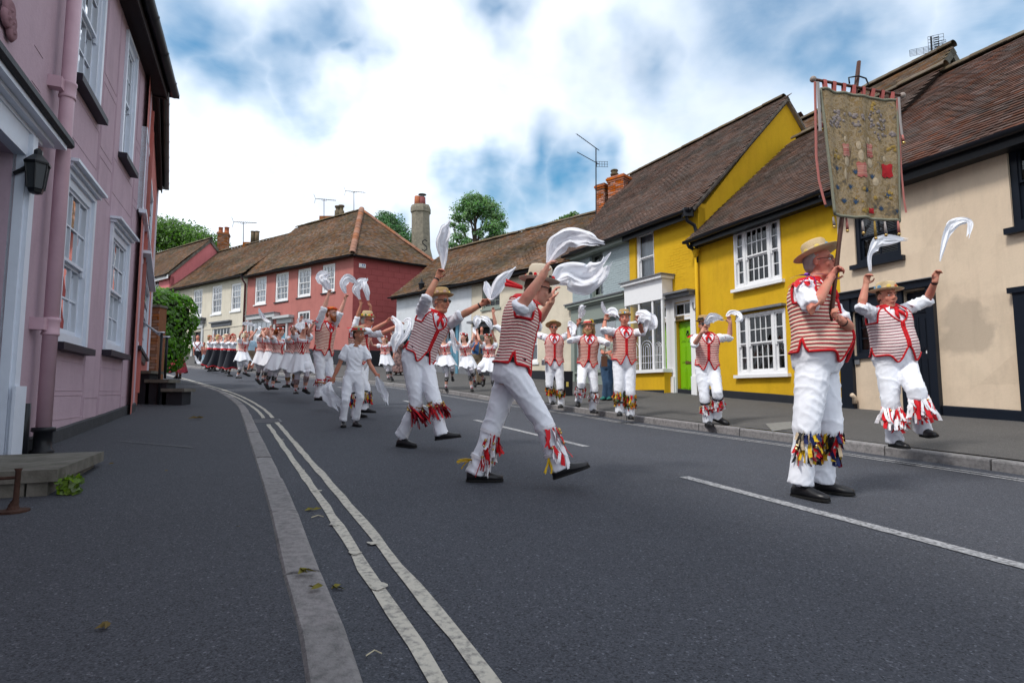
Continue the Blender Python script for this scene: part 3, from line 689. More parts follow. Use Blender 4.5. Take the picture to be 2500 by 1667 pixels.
def yellow_cottage():
    g = empty('cottage', FY2.p(FY2.W/2, .8), 'yellow rendered cottage with two triple sash windows and black gutter', 'house')
    up = FY2.rect(1792, 569, 1911, 682); lo = FY2.rect(1799, 772, 1925, 911)
    wall(FY2, g, m_yel, 0, FY2.W, -.2, 4.75, [up, lo], wob=.03); shell(FY2, g, m_yel, 0, FY2.W, -.2, 4.6, 6.5)
    for h, c in ((up, [(.02,.2),(.8,.98)]), (lo, [(0,.12)])):
        w = window(FY2, g, h, rows=4, lights=[(.21,1),(.58,4),(.21,1)], inset=-.03, sill=.07, curtain=c, horns=True, silld=.1)
    FY2.part('window_hood', m_lead, g, (lo[0]-.04, lo[1]+.02, lo[3]+.05, lo[3]+.10, -.01, .14))
    plinth(FY2, g, m_blackm, 0, FY2.W, .16)
    ze = FY2.px(1850, 523, .3)[1]
    E0, E1 = FY2.p(.0, ze, .3), FY2.p(FY2.W, ze, .3); RZ = 8.02
    rf = tiled_slope(g, m_tile_dark, m_tile_up, E0, E1, FY2.p(0, RZ, -3.4), FY2.p(FY2.W, RZ, -3.4), limit=300)
    tiled_slope(g, m_tile_dark, m_tile_up, FY2.p(FY2.W, ze, -7.1), FY2.p(0, ze, -7.1), FY2.p(FY2.W, RZ, -3.4), FY2.p(0, RZ, -3.4), gauge=.4, w=.4, name='back_roof')
    ridge_tiles(g, m_ridge, FY2.p(0, RZ+.05, -3.4), FY2.p(FY2.W, RZ+.05, -3.4))
    gutter(FY2, g, -.12, FY2.W+.02, ze-.03, .36, .07)
    FY2.part('fascia_board', m_black, g, (-.02, FY2.W, ze-.2, ze-.03, .24, .27)); FY2.part('soffit', m_black, g, (-.02, FY2.W, ze-.17, ze-.155, .0, .24))
    # hopper and downpipe at the party line
    a = -.02; mb = MB(); mb.lathe(FY2.p(a, ze-.42, .09), [(.05,0),(.06,.03),(.07,.1),(.1,.16),(.1,.2)], 12); h = mb.build('hopper', m_yel, g, smooth=True)
    mb = MB(); mb.tube([FY2.p(a, ze-.1, .34), FY2.p(a, ze-.18, .3), FY2.p(a, ze-.24, .12), FY2.p(a, ze-.3, .09)], .04, 8); mb.build('swan_neck', m_gutter, g, smooth=True)
    mb = MB(); gz = pave_z(*FY2.p(a,0,.09)[:2]); mb.tube([FY2.p(a, ze-.41, .09), FY2.p(a, gz+.05, .09)], .042, 10); mb.build('downpipe', m_yel, g, smooth=True)
    return g
yellow_cottage()
def yellow_house():
    g = empty('terraced_house', FY1.p(FY1.W/2, .9), 'tall yellow house with bright green front door and plain gable', 'house')
    up = FY1.rect(1551, 572, 1599, 688)
    dr = FY1.rect(1653, 787, 1693, 962)                  # door leaf
    tr = FY1.rect(1645, 742, 1692, 769)
    bay = FY1.rect(1537, 746, 1619, 900, .35)
    hs = [up, (dr[0]-.02, dr[1]+.02, dr[2]-.2, dr[3]+.02), tr, (bay[0], bay[1]-.1, bay[2], bay[3])]
    w_ = wall(FY1, g, m_yel, 0, FY1.W, -.2, 5.8, hs, wob=.015)
    shell(FY1, g, m_yel, 0, FY1.W, -.2, 5.7, 7.2)
    a_b, _ = FY1.px(1622, 560)
    brickwork(FY1, w_, m_yelb, a_b, FY1.W-.03, pave_z(4.5,14.7)+2.6, 5.72, d=.003, j=.005, limit=300, dep=.016, holes=[hs[1], tr])
    window(FY1, g, up, cols=1, rows=2, inset=.05, fw=.085, sill=.07, curtain=[(.05,.9)], curt_hi=.96, horns=True)
    # front door
    df = empty('door', FY1.p((dr[0]+dr[1])/2, dr[2]), parent=g); m_gd = mat('lime_green_gloss', (.19,.44,.008), .25, var=.03)
    a0, a1, z0, z1 = dr; cw = (a1-a0)
    FY1.part('leaf', m_gd, df, (a0, a1, z0, z1, -.12, -.08))
    for (u0,u1,v0,v1) in ((.12,.45,.72,.93),(.55,.88,.72,.93),(.12,.45,.43,.66),(.55,.88,.43,.66),(.12,.45,.07,.36),(.55,.88,.07,.36)):
        FY1.part('panel', m_gd, df, (a0+cw*u0, a0+cw*u1, lerp(z0,z1,v0), lerp(z0,z1,v1), -.079, -.07), (a0+cw*u0+.03, a0+cw*u1-.03, lerp(z0,z1,v0)+.03, lerp(z0,z1,v1)-.03, -.0695, -.062))
    m_br = mat('aged_brass', (.25,.17,.07), .4, metal=.8, var=.1)
    FY1.part('letter_plate', m_br, df, (a0+cw*.38, a0+cw*.78, lerp(z0,z1,.415), lerp(z0,z1,.455), -.08, -.064))
    mb = MB(); kc = FY1.p(a0+cw*.62, lerp(z0,z1,.82), -.05); mb.tube([kc+Vector((0,0,.06)), kc+Vector((FY1.e.x*.05,FY1.e.y*.05,0)), kc-Vector((0,0,.06)), kc-Vector((FY1.e.x*.05,FY1.e.y*.05,0)), kc+Vector((0,0,.06))], .012, 6); mb.ball(kc+Vector((0,0,.07)), .03); mb.build('knocker', m_black, df, smooth=True)
    mb = MB(); mb.ball(FY1.p(a0+cw*.9, lerp(z0,z1,.55), -.05), .028); mb.build('knob', m_black, df, smooth=True)
    # surround
    so = FY1.rect(1627, 727, 1708, 968); pa = .03
    FY1.part('door_surround', m_white, g, (so[0], a0-.03, z0-.25, so[3], .0, .07), (a1+.03, so[1], z0-.25, so[3], .0, .07), (a0-.03, a1+.03, z1+.03, tr[2]-.02, .0, .06), (a0-.03, a1+.03, tr[3]+.02, so[3], .0, .06), (a0-.03, tr[0]-.01, tr[2]-.02, tr[3]+.02, 0, .06), (tr[1]+.01, a1+.03, tr[2]-.02, tr[3]+.02, 0, .06),
             (so[0]-.03, a0-.05, z0-.25, z0+.45, .07, .12), (a1+.05, so[1]+.03, z0-.25, z0+.45, .07, .12))
    FY1.part('door_canopy', m_lead, g, (so[0]-.1, so[1]+.02, so[3], so[3]+.05, -.01, .35), (so[0]-.06, so[1], so[3]-.09, so[3]-.002, -.01, .26))
    window(FY1, g, tr, cols=2, rows=1, inset=.0, sash=False, fw=.02, name='fanlight')
    pl = FY1.rect(1653.5, 773, 1675, 782); FY1.part('name_plate', m_br, g, (pl[0], pl[1], pl[2], pl[3], .061, .07))
    FY1.part('plate_lettering', m_black, g, *[(lerp(pl[0],pl[1],.1+.16*k), lerp(pl[0],pl[1],.2+.16*k), lerp(pl[2],pl[3],.3), lerp(pl[2],pl[3],.75), .07, .0715) for k in range(5)])
    FY1.part('door_step', m_stone, g, (a0-.05, a1+.05, z0-.3, z0-.01, -.1, .1))
    for hx, hy in ((1633, 757), (1698, 748)):
        a, z = FY1.px(hx, hy); mb = MB(); c = FY1.p(a, z, .09); mb.tube([c+Vector((0,0,.1)), c+Vector((0,0,-.06)), c+Vector((FY1.e.x*.04,FY1.e.y*.04,-.1)), c+Vector((FY1.e.x*.08,FY1.e.y*.08,-.06))], .012, 6); mb.build('hook', m_black, g, smooth=True)
    # shop bay
    b = empty('shop_bay', FY1.p((bay[0]+bay[1])/2, bay[2]), parent=g); q0, q1, y0, y1 = bay; D = .35
    fr = FY1.rect(1506, 704, 1624, 738, .35); mb = MB()
    b0 = max(.02, q0-.18)
    FY1.part('stall_riser', m_yel, b, (b0, q1+.02, .2, y0-.02, .0, D-.02)); FY1.part('riser_plinth', m_blackm, b, (b0+.02, q1, .2, pave_z(*FY1.p(q1,0,.4)[:2])+.08, .0, D-.01))
    FY1.part('bay_sill', m_white, b, (b0-.03, q1+.07, y0-.09, y0, -.02, D+.07))
    FY1.part('bay_frieze', m_white, b, (b0-.02, q1+.05, y1, fr[3]-.03, -.02, D+.02)); FY1.part('bay_cornice', m_white, b, (b0-.06, q1+.12, fr[3]-.03, fr[3]+.05, -.02, D+.12)); FY1.part('bay_roof', m_lead, b, (b0-.1, q1+.17, fr[3]+.052, fr[3]+.085, -.02, D+.16))
    mull = [b0, lerp(q0,q1,.30), lerp(q0,q1,.72), q1-.0]
    for k, a in enumerate(mull): FY1.part('mullion', m_white, b, (a-.03, a+.03, y0, y1, D-.07, D))
    FY1.part('mullion', m_white, b, (q1-.03, q1+.03, y0, y1, .0, .06)); FY1.part('transom', m_white, b, (b0, mull[2], lerp(y0,y1,.72), lerp(y0,y1,.75), D-.05, D-.01))
    for k in range(3):
        mb = MB(); mb.add([FY1.p(mull[k]+.03,y0,D-.03), FY1.p(mull[k+1]-.03,y0,D-.03), FY1.p(mull[k+1]-.03,y1,D-.03), FY1.p(mull[k]+.03,y1,D-.03)], [(0,1,2,3)]); mb.build('pane', m_glass, b)
    mb = MB(); mb.add([FY1.p(q1,y0,.06), FY1.p(q1,y0,D-.07), FY1.p(q1,y1,D-.07), FY1.p(q1,y1,.06)], [(0,1,2,3)]); mb.build('pane', m_glass, b)
    FY1.part('interior_shade', m_dark, b, (b0, q1-.1, y0-.05, y1+.1, -.9, -.85)); FY1.part('display_floor', m_white, b, (b0, q1-.05, y0-.06, y0-.001, -.8, D-.08))
    mb = MB()                                            # white leaded tracery in the lower panes
    for k in range(3):
        w0, w1 = mull[k]+.05, mull[k+1]-.05; cx = (w0+w1)/2; r = (w1-w0)/2; zt = lerp(y0,y1,.32)
        for sx in (1, .6, .25):
            mb.tube([FY1.p(cx-r*sx, y0+.02, D-.02), FY1.p(cx-r*sx, zt, D-.02)] + [FY1.p(cx-r*sx*math.cos(t*math.pi/8), zt+r*sx*math.sin(t*math.pi/8)*.9, D-.02) for t in range(1,8)] + [FY1.p(cx+r*sx, zt, D-.02), FY1.p(cx+r*sx, y0+.02, D-.02)], .007, 5)
        for zz in (.1,.2): mb.tube([FY1.p(w0, lerp(y0,y1,zz), D-.02), FY1.p(w1, lerp(y0,y1,zz), D-.02)], .006, 5)
    mb.build('leaded_tracery', m_white, b)
    mb = MB()
    for k in range(16):
        a = R.uniform(mull[1], q1-.2); mb.ball(FY1.p(a, lerp(y0,y1,R.uniform(.05,.5)), R.uniform(-.3,.1)), R.uniform(.04,.1), 8, 6, m=R.randrange(4))
    mb.build('window_display', [m_black, mat('display_grey', (.25,.26,.3), .5), mat('display_yellow', (.45,.35,.06), .6), mat('display_brown', (.2,.12,.07), .6)], b, smooth=True)
    plinth(FY1, g, m_blackm, 0, FY1.W, .1, d=.012)
    return g
yh = yellow_house()
def grey_shop():
    g = empty('shop_house', FG.p(FG.W/2, 1.0), 'pale grey painted brick house with sage green shop front', 'house')
    up = FG.rect(1439, 622, 1473, 722)
    sh = FG.rect(1417, 790, 1506, 908)
    w_ = wall(FG, g, m_gry, 0, FG.W, -.1, 5.8, [up, sh], wob=.0); shell(FG, g, m_gry, 0, FG.W, -.1, 5.7, 7)
    ft = FG.px(1460, 730)[1]
    brickwork(FG, w_, m_gry, .01, FG.W-.01, ft, 5.7, d=.005, j=.007, dep=.016, limit=300, holes=[up])
    window(FG, g, up, cols=2, rows=2, inset=.1, sill=.07, frame=m_shop, curtain=[(.35,.95)], horns=True)
    s = empty('shop_front', FG.p(FG.W/2, 1.1), parent=g)
    FG.part('fascia', m_shop, s, (.03, FG.W-.02, sh[3]+.02, ft-.12, .0, .1)); FG.part('cornice', m_shop, s, (-.1, FG.W, ft-.12, ft-.04, -.01, .26), (-.05, FG.W, ft-.18, ft-.121, .0, .18)); FG.part('cornice_lead', m_lead, s, (-.12, FG.W, ft-.038, ft, -.01, .3))
    for a in (.05, FG.W-.27): FG.part('pilaster', m_shop, s, (a, a+.2, .5, sh[3]+.02, .0, .12))
    FG.part('stall_riser', m_shop, s, (.25, FG.W-.27, .5, sh[2], .0, .06)); FG.part('shop_sill', m_shop, s, (.25, FG.W-.27, sh[2], sh[2]+.06, .0, .13))
    window(FG, g, sh, cols=3, rows=1, inset=.03, frame=m_shop, sash=False, curtain=[(0,.5)], name='shop_window', bar=.04, glass=m_glassr)
    plinth(FG, g, m_lead, 0, FG.W, .1, d=.02)
grey_shop()
def main_roof():
    g = yh; ze = FR.px(1600, 540, .3)[1]; RZ = 9.5; W_ = FR.W
    Rl, Rr = FR.p(-1.3, RZ, -3.6), FR.p(W_+.1, RZ, -3.6)
    tiled_slope(g, m_tile_dark, m_tile_up, FR.p(-.05, ze, .3), FR.p(W_+.1, ze, .3), Rl, Rr, limit=300, sag=.07)
    tiled_slope(g, m_tile_dark, m_tile_up, FR.p(W_+.1, ze, -7.5), FR.p(-1.3, ze, -7.5), Rr, Rl, gauge=.4, w=.4, name='back_roof')
    ridge_tiles(g, m_ridge, Rl+Vector((0,0,.05)), Rr+Vector((0,0,.05)))
    gutter(FR, g, -.05, W_+.1, ze-.03, .37, .07); FR.part('fascia_board', m_black, g, (2.96, W_+.05, ze-.22, ze-.03, .2, .24))
    FR.part('eaves_cornice', m_shop, g, (-.02, 2.95, ze-.2, ze-.03, .0, .25))
    # gable wall to the right, above the lower cottage
    mb = MB(); a = W_; T = .03
    pr = [FR.p(a, 3.0, 0), FR.p(a, ze-.1, 0.0), FR.p(a, RZ-.12, -3.6), FR.p(a, ze-.1, -7.2), FR.p(a, 3.0, -7.2)]
    pr2 = [q - Vector((FR.e.x*.2, FR.e.y*.2, 0)) for q in pr]
    mb.add(pr + pr2, [(0,1,2,3,4), (9,8,7,6,5), (0,5,6,1), (1,6,7,2), (2,7,8,3), (3,8,9,4)]); mb.build('gable_wall', m_yel, g)
    for s0, s1 in ((FR.p(a+.0, ze, .3), FR.p(a+.0, RZ, -3.6)), (FR.p(a, RZ, -3.6), FR.p(a, ze, -7.5))):
        d = (s1-s0).normalized(); nn = Vector((FR.e.x, FR.e.y, 0)); u = nn.cross(d).normalized(); u = u if u.z > 0 else -u
        mb = MB(); mb.hexa([s0-u*.1, s0-u*.1+nn*.1, s1-u*.1+nn*.1, s1-u*.1, s0-u*.02, s0-u*.02+nn*.1, s1-u*.02+nn*.1, s1-u*.02]); mb.build('verge_mortar', mat('verge_mortar', (.26,.23,.2), .9, var=.15, vscale=9) if 'verge_mortar' not in bpy.data.materials else bpy.data.materials['verge_mortar'], g)
    mb = MB(); k = W_ - .08; mb.tube([FR.p(k, ze-.08, .34), FR.p(k, ze-.3, .3), FR.p(k+.04, ze-.4, .1), FR.p(k+.06, ze-.55, .07), FR.p(k+.06, 5.2-.95, .07)], .045, 10); mb.build('downpipe', m_gutter, g, smooth=True)
    mb = MB(); c = FR.p(k, ze-.1, .3); mb.box(c, (.22,.22,.22)); mb.build('hopper', m_gutter, g)
    # twin brick stacks at the party wall with the ivory cottage
    ang = math.atan2(FR.e.y, FR.e.x)
    for x0, x1, yt, dep in ((1457, 1485, 449, 21.6), (1487, 1540, 431, 21.2)):
        p0, p1 = at(x0, 500, dep), at(x1, 500, dep); c = (p0+p1)/2; w = (p1-p0).length*.82
        chimney(g, (c.x, c.y), ang+.35, w, w*.85, at(x0, 560, dep).z, at(x0, yt, dep).z-.1, m_brick, m_mortar, limit=90)
    mb = MB(); c = at(1500, 428, 21.2); mb.lathe(c, [(.14,-.02),(.16,.04),(.12,.07),(.12,.14),(.15,.16),(.13,.2),(.05,.22)], 12); mb.build('chimney_cowl', m_ridge, g, smooth=True)
main_roof()
def cream_cottage():
    g = empty('cottage', FCR.p(3, .5), 'cream rendered cottage with black framed windows and red tiled roof', 'house')
    W_ = FCR.W; up = FCR.rect(2084, 520, 2203, 645); up = (up[0], up[1], FCR.px(2084, 650)[1], FCR.px(2150, 505)[1])
    u2 = FCR.px(2458, 352)[0]; u2z = FCR.px(2465, 560)[1]; up2 = (u2, u2+1.0, u2z, FCR.px(2470, 345)[1])
    dz = FCR.px(2160, 704)[1]; a_l = FCR.px(2054, 800)[0]; a_r = FCR.px(2290, 850)[0]; a_m = FCR.px(2084, 800)[0]; a_d = FCR.px(2215, 850)[0]
    wz0, wz1 = FCR.px(2100, 868)[1], FCR.px(2100, 762)[1]; wl, wr = FCR.px(2087, 820)[0], FCR.px(2150, 820)[0]
    gz = pave_z(*FCR.p(a_d, 0)[:2]); dh = (a_d, a_r-.09, gz-.1, dz-.12); wi = (wl, wr, wz0, wz1)
    a3 = FCR.px(2486, 800)[0]
    hs = [up, up2, dh, wi]
    wall(FCR, g, m_cream_st, .0, W_, -.4, 4.75, hs, wob=.05); shell(FCR, g, m_cream, 0, W_, -.4, 4.6, 6.5)
    wu = window(FCR, g, up, cols=2, rows=2, inset=.02, frame=m_navy, sill=.08, sillm=m_navy, fw=.07, silld=.1)
    mb = MB(); n = 26
    for k in range(n):
        z = lerp(up[2]+.1, up[3]-.1, k/n); mb.add([FCR.p(up[0]+.1, z, -.16), FCR.p(up[1]-.1, z, -.16), FCR.p(up[1]-.1, z+.02, -.19), FCR.p(up[0]+.1, z+.02, -.19)], [(0,1,2,3)])
    mb.build('slatted_blind', m_white, wu)
    window(FCR, g, up2, cols=2, rows=2, inset=.02, frame=m_navy, sill=.09, sillm=m_navy, fw=.09, silld=.12, curtain=[(.3,.9)])
    window(FCR, g, wi, cols=1, rows=3, inset=.03, frame=m_navy, sash=False, fw=.05, sill=.06, sillm=m_navy, name='side_window')
    FCR.part('door_frame', m_navy, g, (a_l, a_m, gz-.1, dz-.1, .0, .09), (a_r-.09, a_r+.02, gz-.15, dz-.1, .0, .09), (a_l-.03, a_r+.03, dz-.1, dz+.02, .0, .12), (a_d-.08, a_d, gz-.1, dz-.1, .0, .07), (a_m, a_d-.08, wz1+.02, dz-.1, .0, .06), (wr+.02, a_d-.08, gz+.9, wz1+.02, .0, .05))
    FCR.part('lintel_lead', m_lead, g, (a_l-.05, a_r+.05, dz+.021, dz+.035, .0, .16))
    d0, d1, y0, y1 = dh; dm = [d0+.02, d1-.02, gz+.05, dz-.14]
    df = empty('door', FCR.p((d0+d1)/2, gz), parent=g); FCR.part('leaf', m_navy, df, (dm[0], dm[1], dm[2], dm[3], -.1, -.05)); cw = dm[1]-dm[0]
    for (u0,u1,v0,v1) in ((.12,.88,.82,.95),(.12,.46,.5,.78),(.54,.88,.5,.78),(.12,.46,.08,.44),(.54,.88,.08,.44)):
        FCR.part('panel', m_navy, df, (dm[0]+cw*u0, dm[0]+cw*u1, lerp(dm[2],dm[3],v0), lerp(dm[2],dm[3],v1), -.05, -.035), (dm[0]+cw*u0+.03, dm[0]+cw*u1-.03, lerp(dm[2],dm[3],v0)+.03, lerp(dm[2],dm[3],v1)-.03, -.0345, -.025))
    FCR.part('lock_plate', m_white, df, (dm[1]-.1, dm[1]-.085, lerp(dm[2],dm[3],.47), lerp(dm[2],dm[3],.51), -.05, -.045))
    FCR.part('threshold', m_navy, g, (d0-.05, d1+.05, gz-.2, gz+.04, -.1, .06))
    FCR.part('door_frame', m_navy, g, (a3, a3+.14, gz-.3, FCR.px(2487, 716)[1], .0, .09), (a3-.05, a3+1.1, FCR.px(2487,716)[1], FCR.px(2487,716)[1]+.08, 0, .12))
    pa = FCR.px(2098, 880); FCR.part('meter_plate', m_lead, g, (pa[0]-.06, pa[0]+.03, pa[1]-.07, pa[1]+.06, .03, .045))
    plinth(FCR, g, m_navy, a_r+.04, W_, .15, d=.05)
    ze = FCR.px(2350, 358, .3)[1]; RZ = 7.92
    tiled_slope(g, m_tile_red, m_tile_up, FCR.p(0, ze, .32), FCR.p(W_, ze, .32), FCR.p(0, RZ, -3.5), FCR.p(W_, RZ, -3.5), limit=300, sag=.08)
    tiled_slope(g, m_tile_red, m_tile_up, FCR.p(W_, ze, -7.2), FCR.p(0, ze, -7.2), FCR.p(W_, RZ, -3.5), FCR.p(0, RZ, -3.5), gauge=.4, w=.4, name='back_roof')
    ridge_tiles(g, m_ridge, FCR.p(0, RZ+.05, -3.5), FCR.p(W_, RZ+.05, -3.5))
    gutter(FCR, g, 0, W_, ze-.03, .38, .075, brackets=False); FCR.part('fascia_board', m_black, g, (0, W_, ze-.24, ze-.02, .27, .31)); FCR.part('soffit', m_black, g, (0, W_, ze-.22, ze-.2, .0, .27))
    mb = MB(); c = FCR.p(FCR.px(2096, 985)[0], FCR.px(2096, 985)[1], .1); mb.tube([c, c+Vector((0,0,.12)), c+Vector((-.06,-.02,.16))], .04, 8); mb.build('vent_pipe', m_cream, g, smooth=True)
m_navy = mat('blue_black_gloss', (.010,.014,.022), .28, var=.08)
def stain_mat():
    m = plaster('cream_plaster_stained', (.69,.56,.42), (.65,.52,.39), .45, bump=.2); t = m.node_tree; b = t.nodes['Principled BSDF']; cur = b.inputs['Base Color'].links[0].from_socket
    a, z = FCR.px(2360, 800); c = FCR.p(a, z); g = FCR.p(3, .5); tc = t.nodes.new('ShaderNodeTexCoord')
    nz = t.nodes.new('ShaderNodeTexNoise'); nz.inputs['Scale'].default_value = 2.6; nz.inputs['Detail'].default_value = 4; t.links.new(tc.outputs['Object'], nz.inputs['Vector'])
    vm = t.nodes.new('ShaderNodeVectorMath'); vm.operation = 'DISTANCE'; t.links.new(tc.outputs['Object'], vm.inputs[0]); vm.inputs[1].default_value = c - g
    ad = t.nodes.new('ShaderNodeMath'); ad.operation = 'MULTIPLY_ADD'; t.links.new(nz.outputs['Fac'], ad.inputs[0]); ad.inputs[1].default_value = .75; t.links.new(vm.outputs['Value'], ad.inputs[2])
    mr = t.nodes.new('ShaderNodeMapRange'); mr.inputs['From Min'].default_value = .72; mr.inputs['From Max'].default_value = .86; mr.inputs['To Min'].default_value = .55; mr.inputs['To Max'].default_value = 0; t.links.new(ad.outputs[0], mr.inputs['Value'])
    mx = t.nodes.new('ShaderNodeMixRGB'); t.links.new(mr.outputs[0], mx.inputs[0]); t.links.new(cur, mx.inputs[1]); mx.inputs[2].default_value = (.34,.28,.22,1); t.links.new(mx.outputs[0], b.inputs['Base Color']); return m
m_cream_st = stain_mat()
cream_cottage()
def house_behind():
    L = FCR; g = empty('rear_house', L.p(-3, 2, -6.5), 'brown roofed house with grey gable rising behind the cream cottage', 'house')
    a1, a0, RZ, m_ = -1.3, -7.5, 10.1, -6.5; ze = 6.6
    tiled_slope(g, m_tile_old, m_tile_up, L.p(a0, ze, m_+3.4), L.p(a1, ze, m_+3.4), L.p(a0, RZ, m_), L.p(a1, RZ, m_))
    tiled_slope(g, m_tile_old, m_tile_up, L.p(a1, ze, m_-3.4), L.p(a0, ze, m_-3.4), L.p(a1, RZ, m_), L.p(a0, RZ, m_), gauge=.4, w=.4, name='back_roof')
    ridge_tiles(g, m_ridge, L.p(a0, RZ+.05, m_), L.p(a1+.08, RZ+.05, m_), r=.14)
    mg = plaster('weathered_grey_render', (.17,.15,.125), (.13,.12,.1), .6); mb = MB(); pr = [L.p(a1-.05, 0, m_+3.1), L.p(a1-.05, ze+.1, m_+3.1), L.p(a1-.05, RZ-.15, m_), L.p(a1-.05, ze+.1, m_-3.1), L.p(a1-.05, 0, m_-3.1)]
    p2 = [q - Vector((L.e.x*6, L.e.y*6, 0)) for q in pr]; mb.add(pr+p2, [(0,1,2,3,4),(9,8,7,6,5),(0,5,6,1),(1,6,7,2),(2,7,8,3),(3,8,9,4)]); mb.build('gable_wall', mg, g)
    for s0, s1 in ((L.p(a1, ze, m_+3.4), L.p(a1, RZ, m_)), (L.p(a1, RZ, m_), L.p(a1, ze, m_-3.4))):
        d = (s1-s0).normalized(); nn = Vector((L.e.x, L.e.y, 0)); u = nn.cross(d).normalized(); u = u if u.z > 0 else -u
        mb = MB(); mb.hexa([s0-u*.22, s0-u*.22+nn*.06, s1-u*.22+nn*.06, s1-u*.22, s0-u*.03, s0-u*.03+nn*.06, s1-u*.03+nn*.06, s1-u*.03]); mb.build('bargeboard', m_stone, g)
    # wire grid aerial on the ridge
    p0 = L.p(-1.75, RZ+.1, m_); ag = empty('aerial', p0, 'grey wire grid aerial on the rear gable ridge', 'aerial')
    mb = MB(); mb.tube([p0, p0+Vector((0,0,.45))], .025, 6); mb.build('mast', m_gutter, ag)
    e3 = Vector((L.e.x, L.e.y, 0)); o3 = Vector((.9,-.43,0))
    for w0, w1, zt in ((-.5,-.02,.18), (-.07,.28,.45), (.07,.32,.26)):
        for k in range(6):
            mb = MB(); z = .02 + (zt)*k/5; mb.tube([p0+o3*w0+Vector((0,0,z)), p0+o3*w1+Vector((0,0,z))], .006, 4); mb.build('grid_wire', m_gutter, ag)
        for k in range(4):
            mb = MB(); x = lerp(w0,w1,k/3); mb.tube([p0+o3*x+Vector((0,0,.02)), p0+o3*x+Vector((0,0,zt+.02))], .006, 4); mb.build('grid_wire', m_gutter, ag)
    for k in range(6):
        mb = MB(); z = .08+k*.065; mb.tube([p0+o3*.06+Vector((0,0,z)), p0+o3*.18+Vector((0,0,z))], .014, 5); mb.build('dipole', m_gutter, ag)
house_behind()
